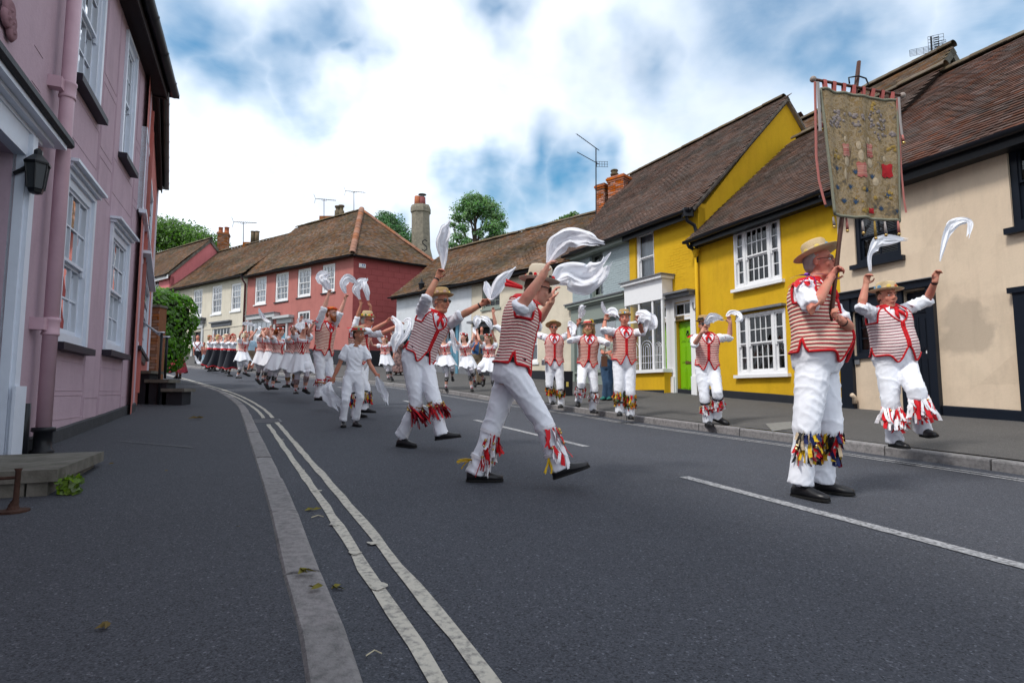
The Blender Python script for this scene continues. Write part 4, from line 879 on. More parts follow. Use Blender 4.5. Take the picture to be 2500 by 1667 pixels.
# ------------------------------------------------------------------ white row in the middle
FW = Fac((-5.3,26.1), (2.05,19.2))
m_teal = mat('teal_blue_paint', (.10,.24,.33), .4, var=.08)
def white_row():
    a_s = FW.px(1151, 760)[0]
    g1 = empty('cottage', FW.p(a_s/2, 1.6), 'white limewashed cottage with pale blue doors below the long roof', 'house')
    g2 = empty('cottage', FW.p((a_s+FW.W)/2, 1.4), 'ivory limewashed cottage between white cottage and grey shop', 'house')
    d1 = FW.rect(1091, 800, 1114, 921); d2 = FW.rect(979, 822, 997, 912); sw = FW.rect(1040, 800, 1078, 880)
    z0, z1 = .8, 5.38
    w1 = wall(FW, g1, m_whitew, 0, a_s-.004, z0, z1, [(d1[0],d1[1],d1[2]-.2,d1[3]), (d2[0],d2[1],d2[2]-.2,d2[3])], wob=.05)
    uw = FW.rect(1178, 690, 1221, 750); lw = FW.rect(1289, 800, 1313, 884); d3 = FW.rect(1163, 800, 1198, 918)
    w2 = wall(FW, g2, m_creamw, a_s+.004, FW.W, z0, z1, [uw, lw, (d3[0],d3[1],d3[2]-.2,d3[3])], wob=.06)
    shell(FW, g1, m_whitew, 0, a_s-.02, z0, z1-.2, 5.6); shell(FW, g2, m_creamw, a_s+.02, FW.W, z0, z1-.2, 5.6)
    window(FW, g2, uw, cols=3, rows=4, inset=.03, sill=.07, frame=m_shop, single=True, horns=False); window(FW, g2, lw, cols=1, rows=2, inset=.03, sill=.08, single=True, curtain=[(.05,.95)])
    for par, d, mt in ((g1, d1, m_teal), (g1, d2, m_teal), (g2, d3, m_lead)):
        de = empty('door', FW.p((d[0]+d[1])/2, d[2]), parent=par); w = d[1]-d[0]
        FW.part('door_frame', mt, de, (d[0]-.14, d[0], d[2]-.2, d[3], .0, .06), (d[1], d[1]+.14, d[2]-.2, d[3], .0, .06), (d[0]-.14, d[1]+.14, d[3], d[3]+.14, .0, .07))
        FW.part('leaf', mt, de, (d[0], d[1], d[2]-.2, d[3]-.45, -.14, -.1)); FW.part('top_light', m_dark, de, (d[0], d[1], d[3]-.45, d[3], -.14, -.11))
        for u in (.1, .55): FW.part('panel', mt, de, (d[0]+w*u, d[0]+w*(u+.35), d[2]+.1, d[2]+.7, -.1, -.08)); FW.part('panel', mt, de, (d[0]+w*u, d[0]+w*(u+.35), d[2]+.85, d[3]-.6, -.1, -.08))
        FW.part('door_canopy', m_lead, de, (d[0]-.25, d[1]+.25, d[3]+.16, d[3]+.24, -.01, .3))
    mb = MB()
    for i in range(7):                                  # scored lines of the ivory render
        a = R.uniform(a_s+.2, FW.W-.6); z = z0 + 1.2 + R.randrange(9)*.33
        if not (uw[0]-.3 < a < uw[1]+.1 and uw[2]-.2 < z < uw[3]+.2): FW.box(mb, a, a+.4, z, z+.008, .02, .042)
    mb.build('scored_lines', m_creamw, g2)
    plinth(FW, g1, m_lead, 0, a_s-.01, .28); plinth(FW, g2, m_blackm, a_s+.01, FW.W, .3)
    ze = FW.px(1200, 677, .3)[1]; RZ = 8.05
    for par, b0, b1, k0, k1 in ((g1, -.12, a_s, .0, a_s), (g2, a_s, FW.W+.1, a_s, FW.W-.7)):
        tiled_slope(par, m_tile_old, m_tile_up, FW.p(b0, ze, .32), FW.p(b1, ze, .32), FW.p(k0-.05, RZ, -2.95), FW.p(k1, RZ, -2.95), sag=.12)
        tiled_slope(par, m_tile_old, m_tile_up, FW.p(b1, ze, -6.2), FW.p(b0, ze, -6.2), FW.p(k1, RZ, -2.95), FW.p(k0, RZ, -2.95), gauge=.4, w=.4, name='back_roof')
        ridge_tiles(par, m_ridge, FW.p(k0, RZ+.04, -2.95), FW.p(k1, RZ+.04, -2.95))
        gutter(FW, par, b0, b1-.01, ze-.03, .38, .06, brackets=False)
    mb = MB(); pr = [FW.p(.02, z0, 0), FW.p(.02, ze, 0), FW.p(.02, RZ-.1, -2.95), FW.p(.02, ze, -5.7), FW.p(.02, z0, -5.7)]; mb.add(pr + [q+Vector((FW.e.x*.2,FW.e.y*.2,0)) for q in pr], [(4,3,2,1,0),(5,6,7,8,9),(0,1,6,5),(1,2,7,6),(2,3,8,7)]); mb.build('gable_wall', m_whitew, g1)
    # lantern bracket at the corner
    c = at(1029, 700, 24.6); l = empty('wall_lantern', c, 'black lantern on the corner of the white cottage', 'lantern')
    mb = MB(); mb.lathe(c, [(.08,-.18),(.13,.1),(.16,.12),(.05,.24),(.03,.3),(.01,.36)], 8); mb.build('lamp_head', m_black, l); mb = MB(); mb.tube([c+Vector((0,0,-.18)), c+Vector((.1,.35,-.3)), c+Vector((.3,.7,-.3))], .03, 6); mb.build('bracket', m_black, l)
white_row()
# ------------------------------------------------------------------ red corner house, ivory house, rose house beyond
C0 = Vector((-8,28.5)); DE = Vector((-.82,.57)).normalized()
FRH = Fac(C0 + DE*9.57, C0); FWH = Fac(C0 + DE*19.1, C0 + DE*9.58); FPH = Fac(C0 + DE*29, C0 + DE*19.3); FRS = Fac(C0, (-4.7+.6,31.1+.47))
def red_house():
    g = empty('corner_house', (C0.x, C0.y, 2), 'brick red corner house with hipped tile roof and white sash windows', 'house')
    ws = [FRH.rect(624, 679, 649, 741), FRH.rect(674, 669, 703, 734), FRH.rect(728, 659, 758, 723), FRH.rect(788, 648, 817, 712)]
    lw = FRH.rect(727, 761, 755, 832); lo = FRH.rect(612, 784, 660, 850); dr = FRH.rect(674, 797, 697, 886)
    zt = 7.9; wall(FRH, g, m_redb, 0, FRH.W, 1.3, zt, ws+[lw, lo, dr], res=.8, wob=.03)
    for i, w in enumerate(ws): window(FRH, g, w, cols=3, rows=4, inset=.02, sill=.06, single=True, curtain=[(.03,.3),(.7,.97)] if i else [(0,1)], sillm=m_black if i else m_white, fw=.11, bar=.028, glass=m_glassr)
    window(FRH, g, lw, cols=3, rows=4, inset=.02, sill=.06, single=True, fw=.1, bar=.028); window(FRH, g, lo, cols=4, rows=2, inset=.0, sill=.08, single=True, sash=False, fw=.1, bar=.04, curtain=[(0,1)], name='shop_window', glass=m_glassr)
    h = FRH.rect(603, 757, 671, 773, .3); FRH.part('shop_cornice', m_shopw, g, (h[0], h[1], h[2], h[2]+.22, -.01, .35), (h[0]+.1, h[1]-.1, lo[3]+.02, h[2]-.002, -.01, .2)); FRH.part('cornice_lead', m_lead, g, (h[0]-.05, h[1]+.05, h[2]+.222, h[2]+.27, -.01, .42))
    for a in (lo[0]-.2, lo[1]+.02): FRH.part('pilaster', m_shopw, g, (a, a+.18, 1.6, lo[3]+.02, 0, .12))
    h = FRH.rect(666, 778, 706, 786, .3); FRH.part('door_canopy', m_shopw, g, (h[0], h[1], h[3]-.02, h[3]+.12, -.01, .35), (h[0]+.08, h[1]-.08, dr[3]+.12, h[3]-.022, -.01, .12))
    FRH.part('door_frame', m_shopw, g, (dr[0]-.15, dr[0], dr[2], dr[3]+.12, 0, .08), (dr[1], dr[1]+.15, dr[2], dr[3]+.12, 0, .08)); FRH.part('door', m_teal, g, (dr[0], dr[1], dr[2], dr[3]-.4, -.12, -.08)); FRH.part('door_recess', m_dark, g, (dr[0], dr[1], dr[3]-.4, dr[3], -.14, -.1))
    # right flank in scored blocks
    w2 = wall(FRS, g, m_redside, 0.004, FRS.W, 1.0, zt, [], name='flank_wall', res=1.2)
    brickwork(FRS, w2, m_redside, .02, FRS.W-.02, 1.7, zt-.2, bl=.62, bh=.30, j=.014, d=.012, dep=.02, limit=300, name='block')
    FRH.part('back_wall', m_redb, g, (0, FRH.W, 1.3, zt-.3, -6.6, -6.4))
    plinth(FRH, g, m_blackm, 0, FRH.W, .75); plinth(FRS, g, m_blackm, 0, FRS.W, .75)
    ze = zt; RZ = 11.7; OH = .3; U = lambda k, m_: C0 + DE*k + Vector((.57,.82)).normalized()*m_
    def P(v, z): return Vector((v.x, v.y, z))
    bis = (FRH.o + FRS.o).normalized()*OH*1.2; cor = C0 + bis; ap = U(3.3, 3.2); lend = U(8.56, 3.2)
    eL = FRH.L + FRH.o*OH; eR = FRS.R + FRS.o*OH
    tiled_slope(g, m_tile_old, m_tile_up, P(eL, ze), P(cor, ze), P(lend + DE*1.0, RZ), P(ap, RZ), sag=.1)
    tiled_slope(g, m_tile_old, m_tile_up, P(cor, ze), P(eR, ze), P(ap, RZ), P(ap, RZ)+Vector((.05,.04,0)), sag=.08, name='hip_roof')
    bk = U(3.0, 7.2); bk2 = U(9.6, 7.2)
    tiled_slope(g, m_tile_old, m_tile_up, P(bk, ze), P(bk2, ze), P(ap, RZ), P(lend, RZ), gauge=.4, w=.4, name='back_roof')
    ridge_tiles(g, m_hip, P(cor, ze+.05), P(ap, RZ+.06), r=.15, L=.4); ridge_tiles(g, m_hip, P(eR, ze+.05), P(ap, RZ+.06), r=.13, L=.4); ridge_tiles(g, m_ridge, P(ap, RZ+.05), P(lend+DE*.9, RZ+.05))
    gutter(FRH, g, 0, FRH.W+.15, ze-.03, OH+.06, .08, brackets=False); gutter(FRS, g, -.15, FRS.W, ze-.03, OH+.06, .08, brackets=False)
    s = FRS.rect(876, 643, 892, 655); sg = FRS.part('sign_board', m_white, None, (s[0], s[1], s[2], s[3], .02, .05), label='small white sign with blue emblem high on red flank wall', cat='sign')
    FRS.part('sign_emblem', mat('sign_blue', (.05,.12,.35), .5), sg, (lerp(s[0],s[1],.45), lerp(s[0],s[1],.6), lerp(s[2],s[3],.45), lerp(s[2],s[3],.85), .05, .053), (lerp(s[0],s[1],.7), lerp(s[0],s[1],.85), lerp(s[2],s[3],.45), lerp(s[2],s[3],.85), .05, .053))
    FRS.part('sign_lettering', m_lead, sg, (lerp(s[0],s[1],.12), lerp(s[0],s[1],.85), lerp(s[2],s[3],.15), lerp(s[2],s[3],.25), .05, .053))
    for px_, py_, yt, yaw, lab in ((791, 532, 487, .3, 'thin aerial mast left of the red house hip'), (864, 518, 468, .25, 'taller aerial mast behind the red house hip')):
        aerial('aerial', at(px_, py_+8, 36), at(px_, yt, 36), yaw, lab, size=.95)
    # low stack with two pots behind the ridge
    c = at(832, 524, 37); mb = MB(); mb.box(c+Vector((-.6,.3,-.35)), (1.6,.7,.5)); st = mb.build('chimney', m_brickold, g)
    for x_, h_ in ((824, .5), (833, .55)): mb = MB(); q = at(x_, 526, 37); mb.lathe(q, [(.2,-.3),(.2,.3),(.13,.32),(.14,h_),(.2,h_+.03),(.2,h_+.12),(.1,h_+.14)], 10); mb.build('chimney_pot', m_ridge, st, smooth=True)
m_shopw = mat('grey_white_paint', (.47,.48,.49), .5, var=.06)
red_house()
def ivory_house():
    g = empty('terraced_house', FWH.p(4, 2.2), 'ivory rendered house with white sash windows left of the red corner house', 'house')
    ws = [FWH.rect(473, 709, 492, 771), FWH.rect(519, 700, 540, 765), FWH.rect(566, 694, 587, 757)]; lw = FWH.rect(519, 800, 560, 848); dr = FWH.rect(474, 811, 490, 884)
    zt = 8.05; wall(FWH, g, m_ivory, 0, FWH.W-.01, 1.6, zt, ws+[lw, dr], res=1, wob=.03)
    for i, w in enumerate(ws): window(FWH, g, w, cols=3, rows=4, inset=.02, sill=.09, single=True, fw=.09, bar=.03, glass=m_glassr, curtain=[(0,1)] if i == 2 else None)
    window(FWH, g, lw, cols=5, rows=2, inset=.02, sill=.08, single=True, fw=.09, bar=.05, sash=False); FWH.part('window_hood', m_lead, g, (lw[0]-.15, lw[1]+.15, lw[3]+.25, lw[3]+.33, -.01, .2), (lw[0]-.1, lw[1]+.1, lw[3]+.02, lw[3]+.248, 0, .06))
    FWH.part('door_frame', m_shopw, g, (dr[0]-.2, dr[0], dr[2]-.3, dr[3]+.35, 0, .08), (dr[1], dr[1]+.2, dr[2]-.3, dr[3]+.35, 0, .08), (dr[0]-.2, dr[1]+.2, dr[3]+.2, dr[3]+.5, 0, .1)); FWH.part('door', m_black, g, (dr[0], dr[1], dr[2]-.3, dr[3]+.2, -.14, -.1)); FWH.part('door_hood', m_lead, g, (dr[0]-.45, dr[1]+.45, dr[3]+.75, dr[3]+.85, -.01, .35), (dr[0]-.35, dr[1]+.35, dr[3]+.502, dr[3]+.748, -.01, .2))
    p_ = FWH.rect(459, 826, 465, 834); FWH.part('wall_plaque', m_lead, g, (p_[0], p_[1], p_[2], p_[3], 0, .04)); FWH.part('string_course', m_ivory, g, (0, FWH.W-.01, 5.0, 5.08, 0, .03))
    plinth(FWH, g, m_stone, 0, FWH.W-.01, .5)
    ze = zt; RZ = 11.35; U = lambda k, m_: C0 + DE*k + Vector((.57,.82)).normalized()*m_
    def P(v, z): return Vector((v.x, v.y, z))
    tiled_slope(g, m_tile_old, m_tile_up, FWH.p(-.15, ze, .3), FWH.p(FWH.W+.05, ze, .3), P(U(20.7, 3.2), RZ+.1), P(U(9.55, 3.2), RZ), sag=.12)
    tiled_slope(g, m_tile_old, m_tile_up, FWH.p(FWH.W, ze, -6.8), FWH.p(-.15, ze, -6.8), P(U(9.55, 3.2), RZ), P(U(20.7, 3.2), RZ+.1), gauge=.4, w=.4, name='back_roof')
    ridge_tiles(g, m_ridge, P(U(20.7, 3.2), RZ+.15), P(U(9.6, 3.2), RZ+.05), L=.4)
    gutter(FWH, g, -.15, FWH.W, ze-.03, .36, .08, brackets=False); FWH.part('side_wall', m_ivory, g, (0, .2, 1.6, zt, -6.4, -.03)); FWH.part('back_wall', m_ivory, g, (.2, FWH.W-.1, 1.6, zt, -6.4, -6.2))
    a = FWH.W-.12; mb = MB(); mb.tube([FWH.p(a, ze-.1, .34), FWH.p(a, ze-.35, .25), FWH.p(a, ze-.55, .08), FWH.p(a, 2.4, .08)], .055, 8); mb.build('downpipe', mat('maroon_pipe', (.09,.03,.035), .5), g, smooth=True)
    # end stack
    p0, p1 = at(531, 600, 43), at(559, 600, 43); c = (p0+p1)/2
    chimney(g, (c.x, c.y), .35, (p1-p0).length*.85, .8, at(540, 625, 43).z, at(540, 572, 43).z, m_brickold, m_mortar, [(-.22,.45,.16,0),(.2,.5,.17,0)], m_pot, limit=60)
    st = MB(); c = at(615, 586, 40); st.box(c + Vector((0,.2,-.42)), (1.2,.6,.5)); so = st.build('chimney', m_brickold, g)
    for x_ in (617, 627): mb = MB(); q = at(x_, 592, 40); mb.tube([q, q+Vector((0,0,.75))], .15, 9); mb.ball(q+Vector((0,0,.78)), (.19,.19,.05)); mb.build('chimney_pot', m_ridge, so, smooth=True)
    aerial('aerial', at(594, 608, 42), at(594, 543, 42), .15, 'aerial mast above the ivory house roof', size=1.25)
ivory_house()
def rose_house():
    g = empty('terraced_house', FPH.p(FPH.W-1, 3), 'rose pink house with bare gable at the far left of the street', 'house'); W_ = FPH.W; ze = 9.2; RZ = 12.35
    w = FPH.rect(376, 686, 386, 720); wall(FPH, g, m_pinkfar, 0, W_, 1.8, ze-.1, [w], res=1.2); window(FPH, g, w, cols=2, rows=4, inset=.03, sill=.07, single=True, bar=.03)
    tiled_slope(g, m_tile_old, m_tile_up, FPH.p(0, ze, .3), FPH.p(W_+.1, ze, .3), FPH.p(0, RZ, -2.6), FPH.p(W_+.1, RZ, -2.6), sag=.08)
    tiled_slope(g, m_tile_old, m_tile_up, FPH.p(W_+.1, ze, -5.5), FPH.p(0, ze, -5.5), FPH.p(W_+.1, RZ, -2.6), FPH.p(0, RZ, -2.6), gauge=.4, w=.4, name='back_roof'); ridge_tiles(g, m_ridge, FPH.p(0, RZ+.05, -2.6), FPH.p(W_+.1, RZ+.05, -2.6))
    mb = MB(); pr = [FPH.p(W_, 1.8, 0), FPH.p(W_, ze, 0), FPH.p(W_, RZ-.1, -2.6), FPH.p(W_, ze, -5.2), FPH.p(W_, 1.8, -5.2)]; mb.add(pr + [q-Vector((FPH.e.x*.2,FPH.e.y*.2,0)) for q in pr], [(0,1,2,3,4),(9,8,7,6,5),(0,5,6,1),(1,6,7,2),(2,7,8,3)]); mb.build('gable_wall', m_pinkfar, g)
    for s0, s1 in ((FPH.p(W_, ze, .3), FPH.p(W_, RZ, -2.6)), (FPH.p(W_, RZ, -2.6), FPH.p(W_, ze, -5.5))):
        d = (s1-s0).normalized(); nn = Vector((FPH.e.x, FPH.e.y, 0)); u = nn.cross(d).normalized(); u = u if u.z > 0 else -u; mb = MB(); mb.hexa([s0-u*.2, s0-u*.2+nn*.12, s1-u*.2+nn*.12, s1-u*.2, s0-u*.03, s0-u*.03+nn*.12, s1-u*.03+nn*.12, s1-u*.03]); mb.build('bargeboard', m_stone, g)
    gutter(FPH, g, 0, W_, ze-.03, .36, .08, brackets=False); FPH.part('fascia_board', m_white, g, (0, W_+.12, ze-.3, ze-.03, .22, .27))
    FPH.part('back_wall', m_pinkfar, g, (0, W_-.2, 1.8, ze, -5.2, -5.0))
rose_house()
def stone_stack():
    D = 33.5; p0, p1 = at(1003, 560, D), at(1050, 560, D); c = (p0+p1)/2; w = (p1-p0).length/2
    g = empty('stone_chimney', (c.x, c.y, 6), 'tall octagonal flint chimney with two red pots and iron S tie', 'chimney')
    m = mat('flint_rubble', (.25,.225,.175), .95, var=.25, vscale=9, bump=.8, bscale=14, bdist=.04, col2=(.17,.155,.12), c2scale=5, c2amt=.7)
    z = lambda y: at(1025, y, D).z; mb = MB(); n = 8
    prof = [(z(700), w*1.15, 0), (z(640), w*1.12, .1), (z(625), w*1.05, .1), (z(605), w*.92, .05), (z(530), w*.88, 0), (z(522), w*.9, 0), (z(520), w*1.0, 0), (z(510), w*1.0, 0), (z(503), w*.9, 0)]
    mb.loft([[Vector((c.x+o+r*1.08*math.cos(2*math.pi*(k+.5)/n), c.y+r*math.sin(2*math.pi*(k+.5)/n), zz)) for k in range(n)] for zz, r, o in prof]); mb.build('shaft', m, g)
    for x_, yt, mt in ((1019, 480, m_pot), (1031, 482, mat('maroon_pot', (.2,.06,.06), .7, var=.1))):
        q = at(x_, 506, D); mb = MB(); mb.tube([q, Vector((q.x, q.y, at(x_, yt, D).z))], [.2,.18], 12); mb.build('chimney_pot', mt, g, smooth=True)
    q = at(1031, 480, D); mb = MB(); mb.lathe(q, [(.02,.18),(.25,.12),(.25,.10),(.02,.14)], 10); mb.lathe(q, [(.12,-.1),(.12,.05),(.1,.05),(.1,-.1)], 10); mb.build('cowl', m_lead, g)
    mb = MB(); s = at(1037, 600, D-1.0); pts = [(.13,.27),(.0,.36),(-.13,.27),(-.11,.12),(.11,-.05),(.13,-.2),(0,-.3),(-.14,-.22)]; mb.tube([s + Vector((x,0,zz)) for x, zz in pts], .035, 6); mb.build('iron_tie', m_black, g, smooth=True)
stone_stack()
pb = at(1455, 512, 20.9); aerial('aerial', pb - Vector((0,0,.3)), at(1455, 362, 20.9), .05, 'tall double aerial mast beside the twin brick stacks', 'double', 1.0)

# ------------------------------------------------------------------ left side: lilac house, salmon house, steps, hedge
FP = Fac((-5.92,9.04), (-.585-.0,-3.0+.0)); FP.o = Vector((.914,.405)).normalized()
def S(s): return (Vector((-5.92,9.04)) - FP.L).dot(FP.e) + 10.66 - s       # street metres to facade a
class FacL(Fac): pass
m_eave = mat('dark_soffit', (.03,.022,.024), .7, var=.2)
def pl_z(x, y): return road_z(x, y) + .12
def lilac_house():
    g = empty('town_house', FP.p(4, .5), 'lilac pink rendered house with pale blue sash windows and pink downpipe', 'house')
    def rr(TL, BR): a0, z1 = FP.px(*TL); a1, z0 = FP.px(*BR); return (min(a0,a1), max(a0,a1), z0, z1)
    l1 = rr((160,419),(203,852)); l2 = rr((271,553),(297,866)); b1 = FP.px(178,172)[0]; b2 = FP.px(235,287)[0]; u1 = (min(b1,b2), max(b1,b2), 4.08, 5.72); u2 = rr((310,77),(316,416)); u2 = (u2[0], u2[1], 4.1, 5.74)
    a_door = FP.px(66, 345)[0]; dz1 = 3.02; dh = (a_door+.18, a_door+1.2, .0, dz1-.2)
    W_ = FP.W; Wt = W_
    holes = [l1, l2, u1, u2, dh]
    w_ = wall(FP, g, m_pink, 0, W_, -.4, 6.05, holes, wob=.0, res=.4); FP.part('end_wall', m_pink, g, (0, .2, -.4, 6.0, -6, -.03)); FP.part('end_wall', m_pink, g, (W_-.2, W_, -.4, 6.0, -6, -.03)); FP.part('back_wall', m_pink, g, (.2, W_-.2, -.4, 6.0, -6, -5.8))
    for h, c in ((l1, [(0,.45)]), (l2, [(0,.5)]), (u1, [(.5,1)]), (u2, [(.6,1)])):
        window(FP, g, h, cols=3, rows=4, inset=.0, frame=m_bluewhite, sill=.07, sillm=m_sillk, fw=.09, curtain=c, horns=True, silld=.1)
        FP.part('architrave', m_bluewhite, g, (h[0]-.03, h[0]+.04, h[2], h[3], .0, .03), (h[1]-.04, h[1]+.03, h[2], h[3], .0, .03), (h[0]-.03, h[1]+.03, h[3], h[3]+.05, .0, .032))
    for h in (l1, l2): FP.part('window_hood', m_bluewhite, g, (h[0]-.08, h[1]+.08, h[3]+.09, h[3]+.12, -.01, .12), (h[0]-.05, h[1]+.05, h[3]+.052, h[3]+.089, -.01, .07))
    # incised panel lines of the plaster
    groups = []
    aw = sorted([l1, l2], key=lambda h: h[0])
    cols_ = [(.12, aw[0][0]-.12), (aw[0][0]-.06, aw[0][1]+.06), (aw[0][1]+.14, aw[1][0]-.14), (aw[1][0]-.06, aw[1][1]+.06)]
    for (c0, c1) in cols_:
        wide = any(abs(c0+.06-h[0]) < .02 for h in aw)
        spans = [(.62+.12,.98),(1.02,1.32)] if wide else [(.72,.95)]
        spans += [(3.5,3.95)] if wide else [(3.3,3.72),(3.82,4.6),(4.7,5.9)]
        for k, (y0, y1) in enumerate(spans):
            mb = MB(); t = .009
            for (p0,p1,q0,q1) in ((c0,c1,y1-t,y1),(c0,c1,y0,y0+t),(c0,c0+t,y0+t,y1-t),(c1-t,c1,y0+t,y1-t)): FP.box(mb, p0, p1, q0, q1, -.02, .004)
            mb.build('panel_moulding', m_pink, g)
    for a in (aw[0][0]-.09, aw[0][1]+.1, aw[1][0]-.1, aw[1][1]+.12): FP.part('panel_moulding', m_pink, g, (a-.004, a+.004, .75, 5.85, -.02, .004))
    for k in range(10):
        a = aw[1][1] + .25 + k*.27; z = R.choice((3.5, 3.9, 4.5, 5.1)); FP.part('panel_moulding', m_pink, g, (a, a+.2, z, z+.007, -.02, .004), (a, a+.2, z+.3, z+.307, -.02, .004))
    # plaster ornament
    for (x_, y_, sx) in ((10, 22, .1), (14, 52, .09), (16, 78, .07), (4, 40, .08)):
        a, z = FP.px(x_, y_); mb = MB(); mb.lathe(FP.p(a, z, .02), [(sx*.4,-.02),(sx,.0),(sx*.6,.03),(sx*.3,.01),(.01,.035)], 14, rot=Vector((FP.o.x,FP.o.y,0)).to_track_quat('Z','Y').to_matrix()); mb.build('plaster_ornament', m_pinkdk, g, smooth=True)
    plinth(FP, g, m_plinthg, 0, a_door, .13, d=.025, fn=pl_z)
    # eaves: soffit, fascia, gutter, roof
    ze = 5.88; OH = .2
    FP.part('soffit', m_eave, g, (-.0, W_, ze, ze+.03, -.05, OH)); FP.part('fascia_board', m_eave, g, (-.02, W_, ze-.05, ze+.16, OH, OH+.025)); FP.part('verge_board', m_eave, g, (-.05, -.002, ze-.02, ze+.14, -.05, OH))
    gutter(FP, g, -.1, W_, ze+.12, OH+.1, .075)
    mm = MB(); E = [FP.p(-.1, ze+.17, OH+.03), FP.p(W_, ze+.17, OH+.03)]; mm.hexa([FP.p(-.1, ze+.17, OH+.03), FP.p(W_, ze+.17, OH+.03), FP.p(W_, 9.2, -3), FP.p(-.1, 9.2, -3), FP.p(-.1, ze+.27, OH+.03), FP.p(W_, ze+.27, OH+.03), FP.p(W_, 9.3, -3), FP.p(-.1, 9.3, -3)]); mm.build('roof', m_tile_dark, g)
    mm = MB(); mm.hexa([FP.p(-.1, 9.2, -3), FP.p(W_, 9.2, -3), FP.p(W_, 6.2, -6.3), FP.p(-.1, 6.2, -6.3), FP.p(-.1, 9.3, -3), FP.p(W_, 9.3, -3), FP.p(W_, 6.3, -6.3), FP.p(-.1, 6.3, -6.3)]); mm.build('back_roof', m_tile_dark, g)
    # downpipe
    a = FP.px(101, 1020, .09)[0]; zb = pl_z(*FP.p(a, 0, .1)[:2]); d = .11; mb = MB()
    mb.tube([FP.p(a, zb+.2, d), FP.p(a, 5.88, d)], .055, 16); dp = mb.build('downpipe', m_pinkpipe, g, smooth=True)
    for zz in (FP.px(110, 800)[1], FP.px(120, 200)[1]):
        mb = MB(); mb.lathe(FP.p(a, zz-.09, d), [(.055,0),(.066,.004),(.066,.02),(.062,.03),(.062,.12),(.068,.13),(.068,.15),(.055,.155)], 16); mb.build('pipe_collar', m_pinkpipe, dp, smooth=True)
        FP.part('pipe_lug', m_pinkpipe, dp, (a+.05, a+.14, zz-.05, zz+.05, 0, .1))
    mb = MB(); mb.lathe(FP.p(a, zb-.02, d), [(.085,0),(.085,.04),(.066,.05),(.066,.19),(.085,.2),(.085,.23),(.058,.235)], 16); mb.build('pipe_shoe', m_black, dp, smooth=True)
    a2 = FP.px(55, 1040, .09)[0]; mb = MB(); zt2 = FP.px(55, 985, .1)[1]; mb.tube([FP.p(a2, zb, .1), FP.p(a2, zt2, .1)], .034, 10); mb.tube([FP.p(a2, zt2-.04, .1), FP.p(a2+.02, zt2-.05, -.02)], .024, 8); mb.build('waste_pipe', m_black, g, smooth=True)
    # front door with canopy
    df = empty('door', FP.p(a_door+.6, .6), parent=g)
    FP.part('door_case', m_bluewhite, df, (a_door, a_door+.18, pl_z(*FP.p(a_door,0)[:2])+.06, dz1, -.02, .06), (a_door+.06, a_door+.16, .3, dz1-.02, .06, .09), (a_door+1.2, a_door+1.38, .3, dz1, -.02, .06), (a_door+.18, a_door+1.2, dz1-.2, dz1, -.02, .06)); FP.part('case_base', m_bluewhite, df, (a_door-.02, a_door+.2, .3, 1.05, .09, .11))
    FP.part('leaf', mat('slate_blue_door', (.10,.13,.19), .4, var=.08), df, (dh[0], dh[1], .3, dh[3], -.2, -.14))
    cp = FP.rect(0, 0, 1, 1); zc = dz1 + .06
    mb = MB(); n = 8; prof = [(.0,.0),(.06,.02),(.12,.03),(.3,.08),(.48,.1),(.52,.15),(.56,.16)]
    FP.part('canopy_bed', m_bluewhite, df, (a_door-.1, a_door+1.45, zc-.07, zc-.04, -.01, .07), (a_door-.2, a_door+1.5, zc-.039, zc-.01, -.01, .12), (a_door-.3, a_door+1.56, zc-.009, zc+.03, -.01, .18)); mb = MB()
    rings = []
    for a in (a_door-.36, a_door+1.62): rings.append([FP.p(a, zc+.031, -.01), FP.p(a, zc+.031, .2), FP.p(a, zc+.05, .22), FP.p(a, zc+.1, .215), FP.p(a, zc+.14, .1), FP.p(a, zc+.16, -.01)])
    mb.loft(rings); mb.build('canopy_roof', m_blackm, df)
    # lantern by the door
    c = FP.p(*FP.px(90, 425, .14), .14); l = empty('wall_lantern', c, 'black glazed lantern on the lilac wall beside the door canopy', 'lantern'); mb = MB(); hx = .3/2
    mb.lathe(c+Vector((0,0,-.13)), [(.02,-.03),(.045,-.02),(.05,.0),(.055,.01)], 6); mb.build('base', m_black, l)
    mb = MB(); mb.lathe(c, [(.055,-.12),(.075,.07)], 6); mb.build('glass', mat('lantern_glass', (.05,.055,.06), .15), l)
    mb = MB(); mb.lathe(c, [(.088,.07),(.09,.085),(.05,.13),(.03,.15),(.03,.18),(.012,.2)], 6); mb.build('cap', m_black, l)
    for k in range(6): t = 2*math.pi*k/6; mb = MB(); mb.tube([c+Vector((.057*math.cos(t),.057*math.sin(t),-.12)), c+Vector((.077*math.cos(t),.077*math.sin(t),.07))], .006, 5); mb.build('glazing_rib', m_black, l)
    mb = MB(); mb.tube([c+Vector((0,0,.1)), FP.p(*FP.px(90,425,.14), .0)+Vector((0,0,-.02))], .014, 6); mb.build('arm', m_black, l)
    # door step
    sx0, sx1 = FP.px(224, 1100, .6)[0], a_door+1.7; gz = pl_z(*FP.p(sx0, 0, .3)[:2])
    p1 = hit(136,1210,.12); dS = (Vector((p1.x,p1.y)) - FP.L).dot(FP.o); aS = (Vector((p1.x,p1.y)) - FP.L).dot(FP.e); p2 = hit(224,1137,.12); aS0 = (Vector((p2.x,p2.y)) - FP.L).dot(FP.e)
    zt = .56
    st = empty('door_step', FP.p((aS0+sx1)/2, gz, .3), 'worn stone doorstep on rubble base at the lilac house door', 'step')
    FP.part('tread', m_stone, st, (aS0-.03, aS, zt-.07, zt, .02, dS))
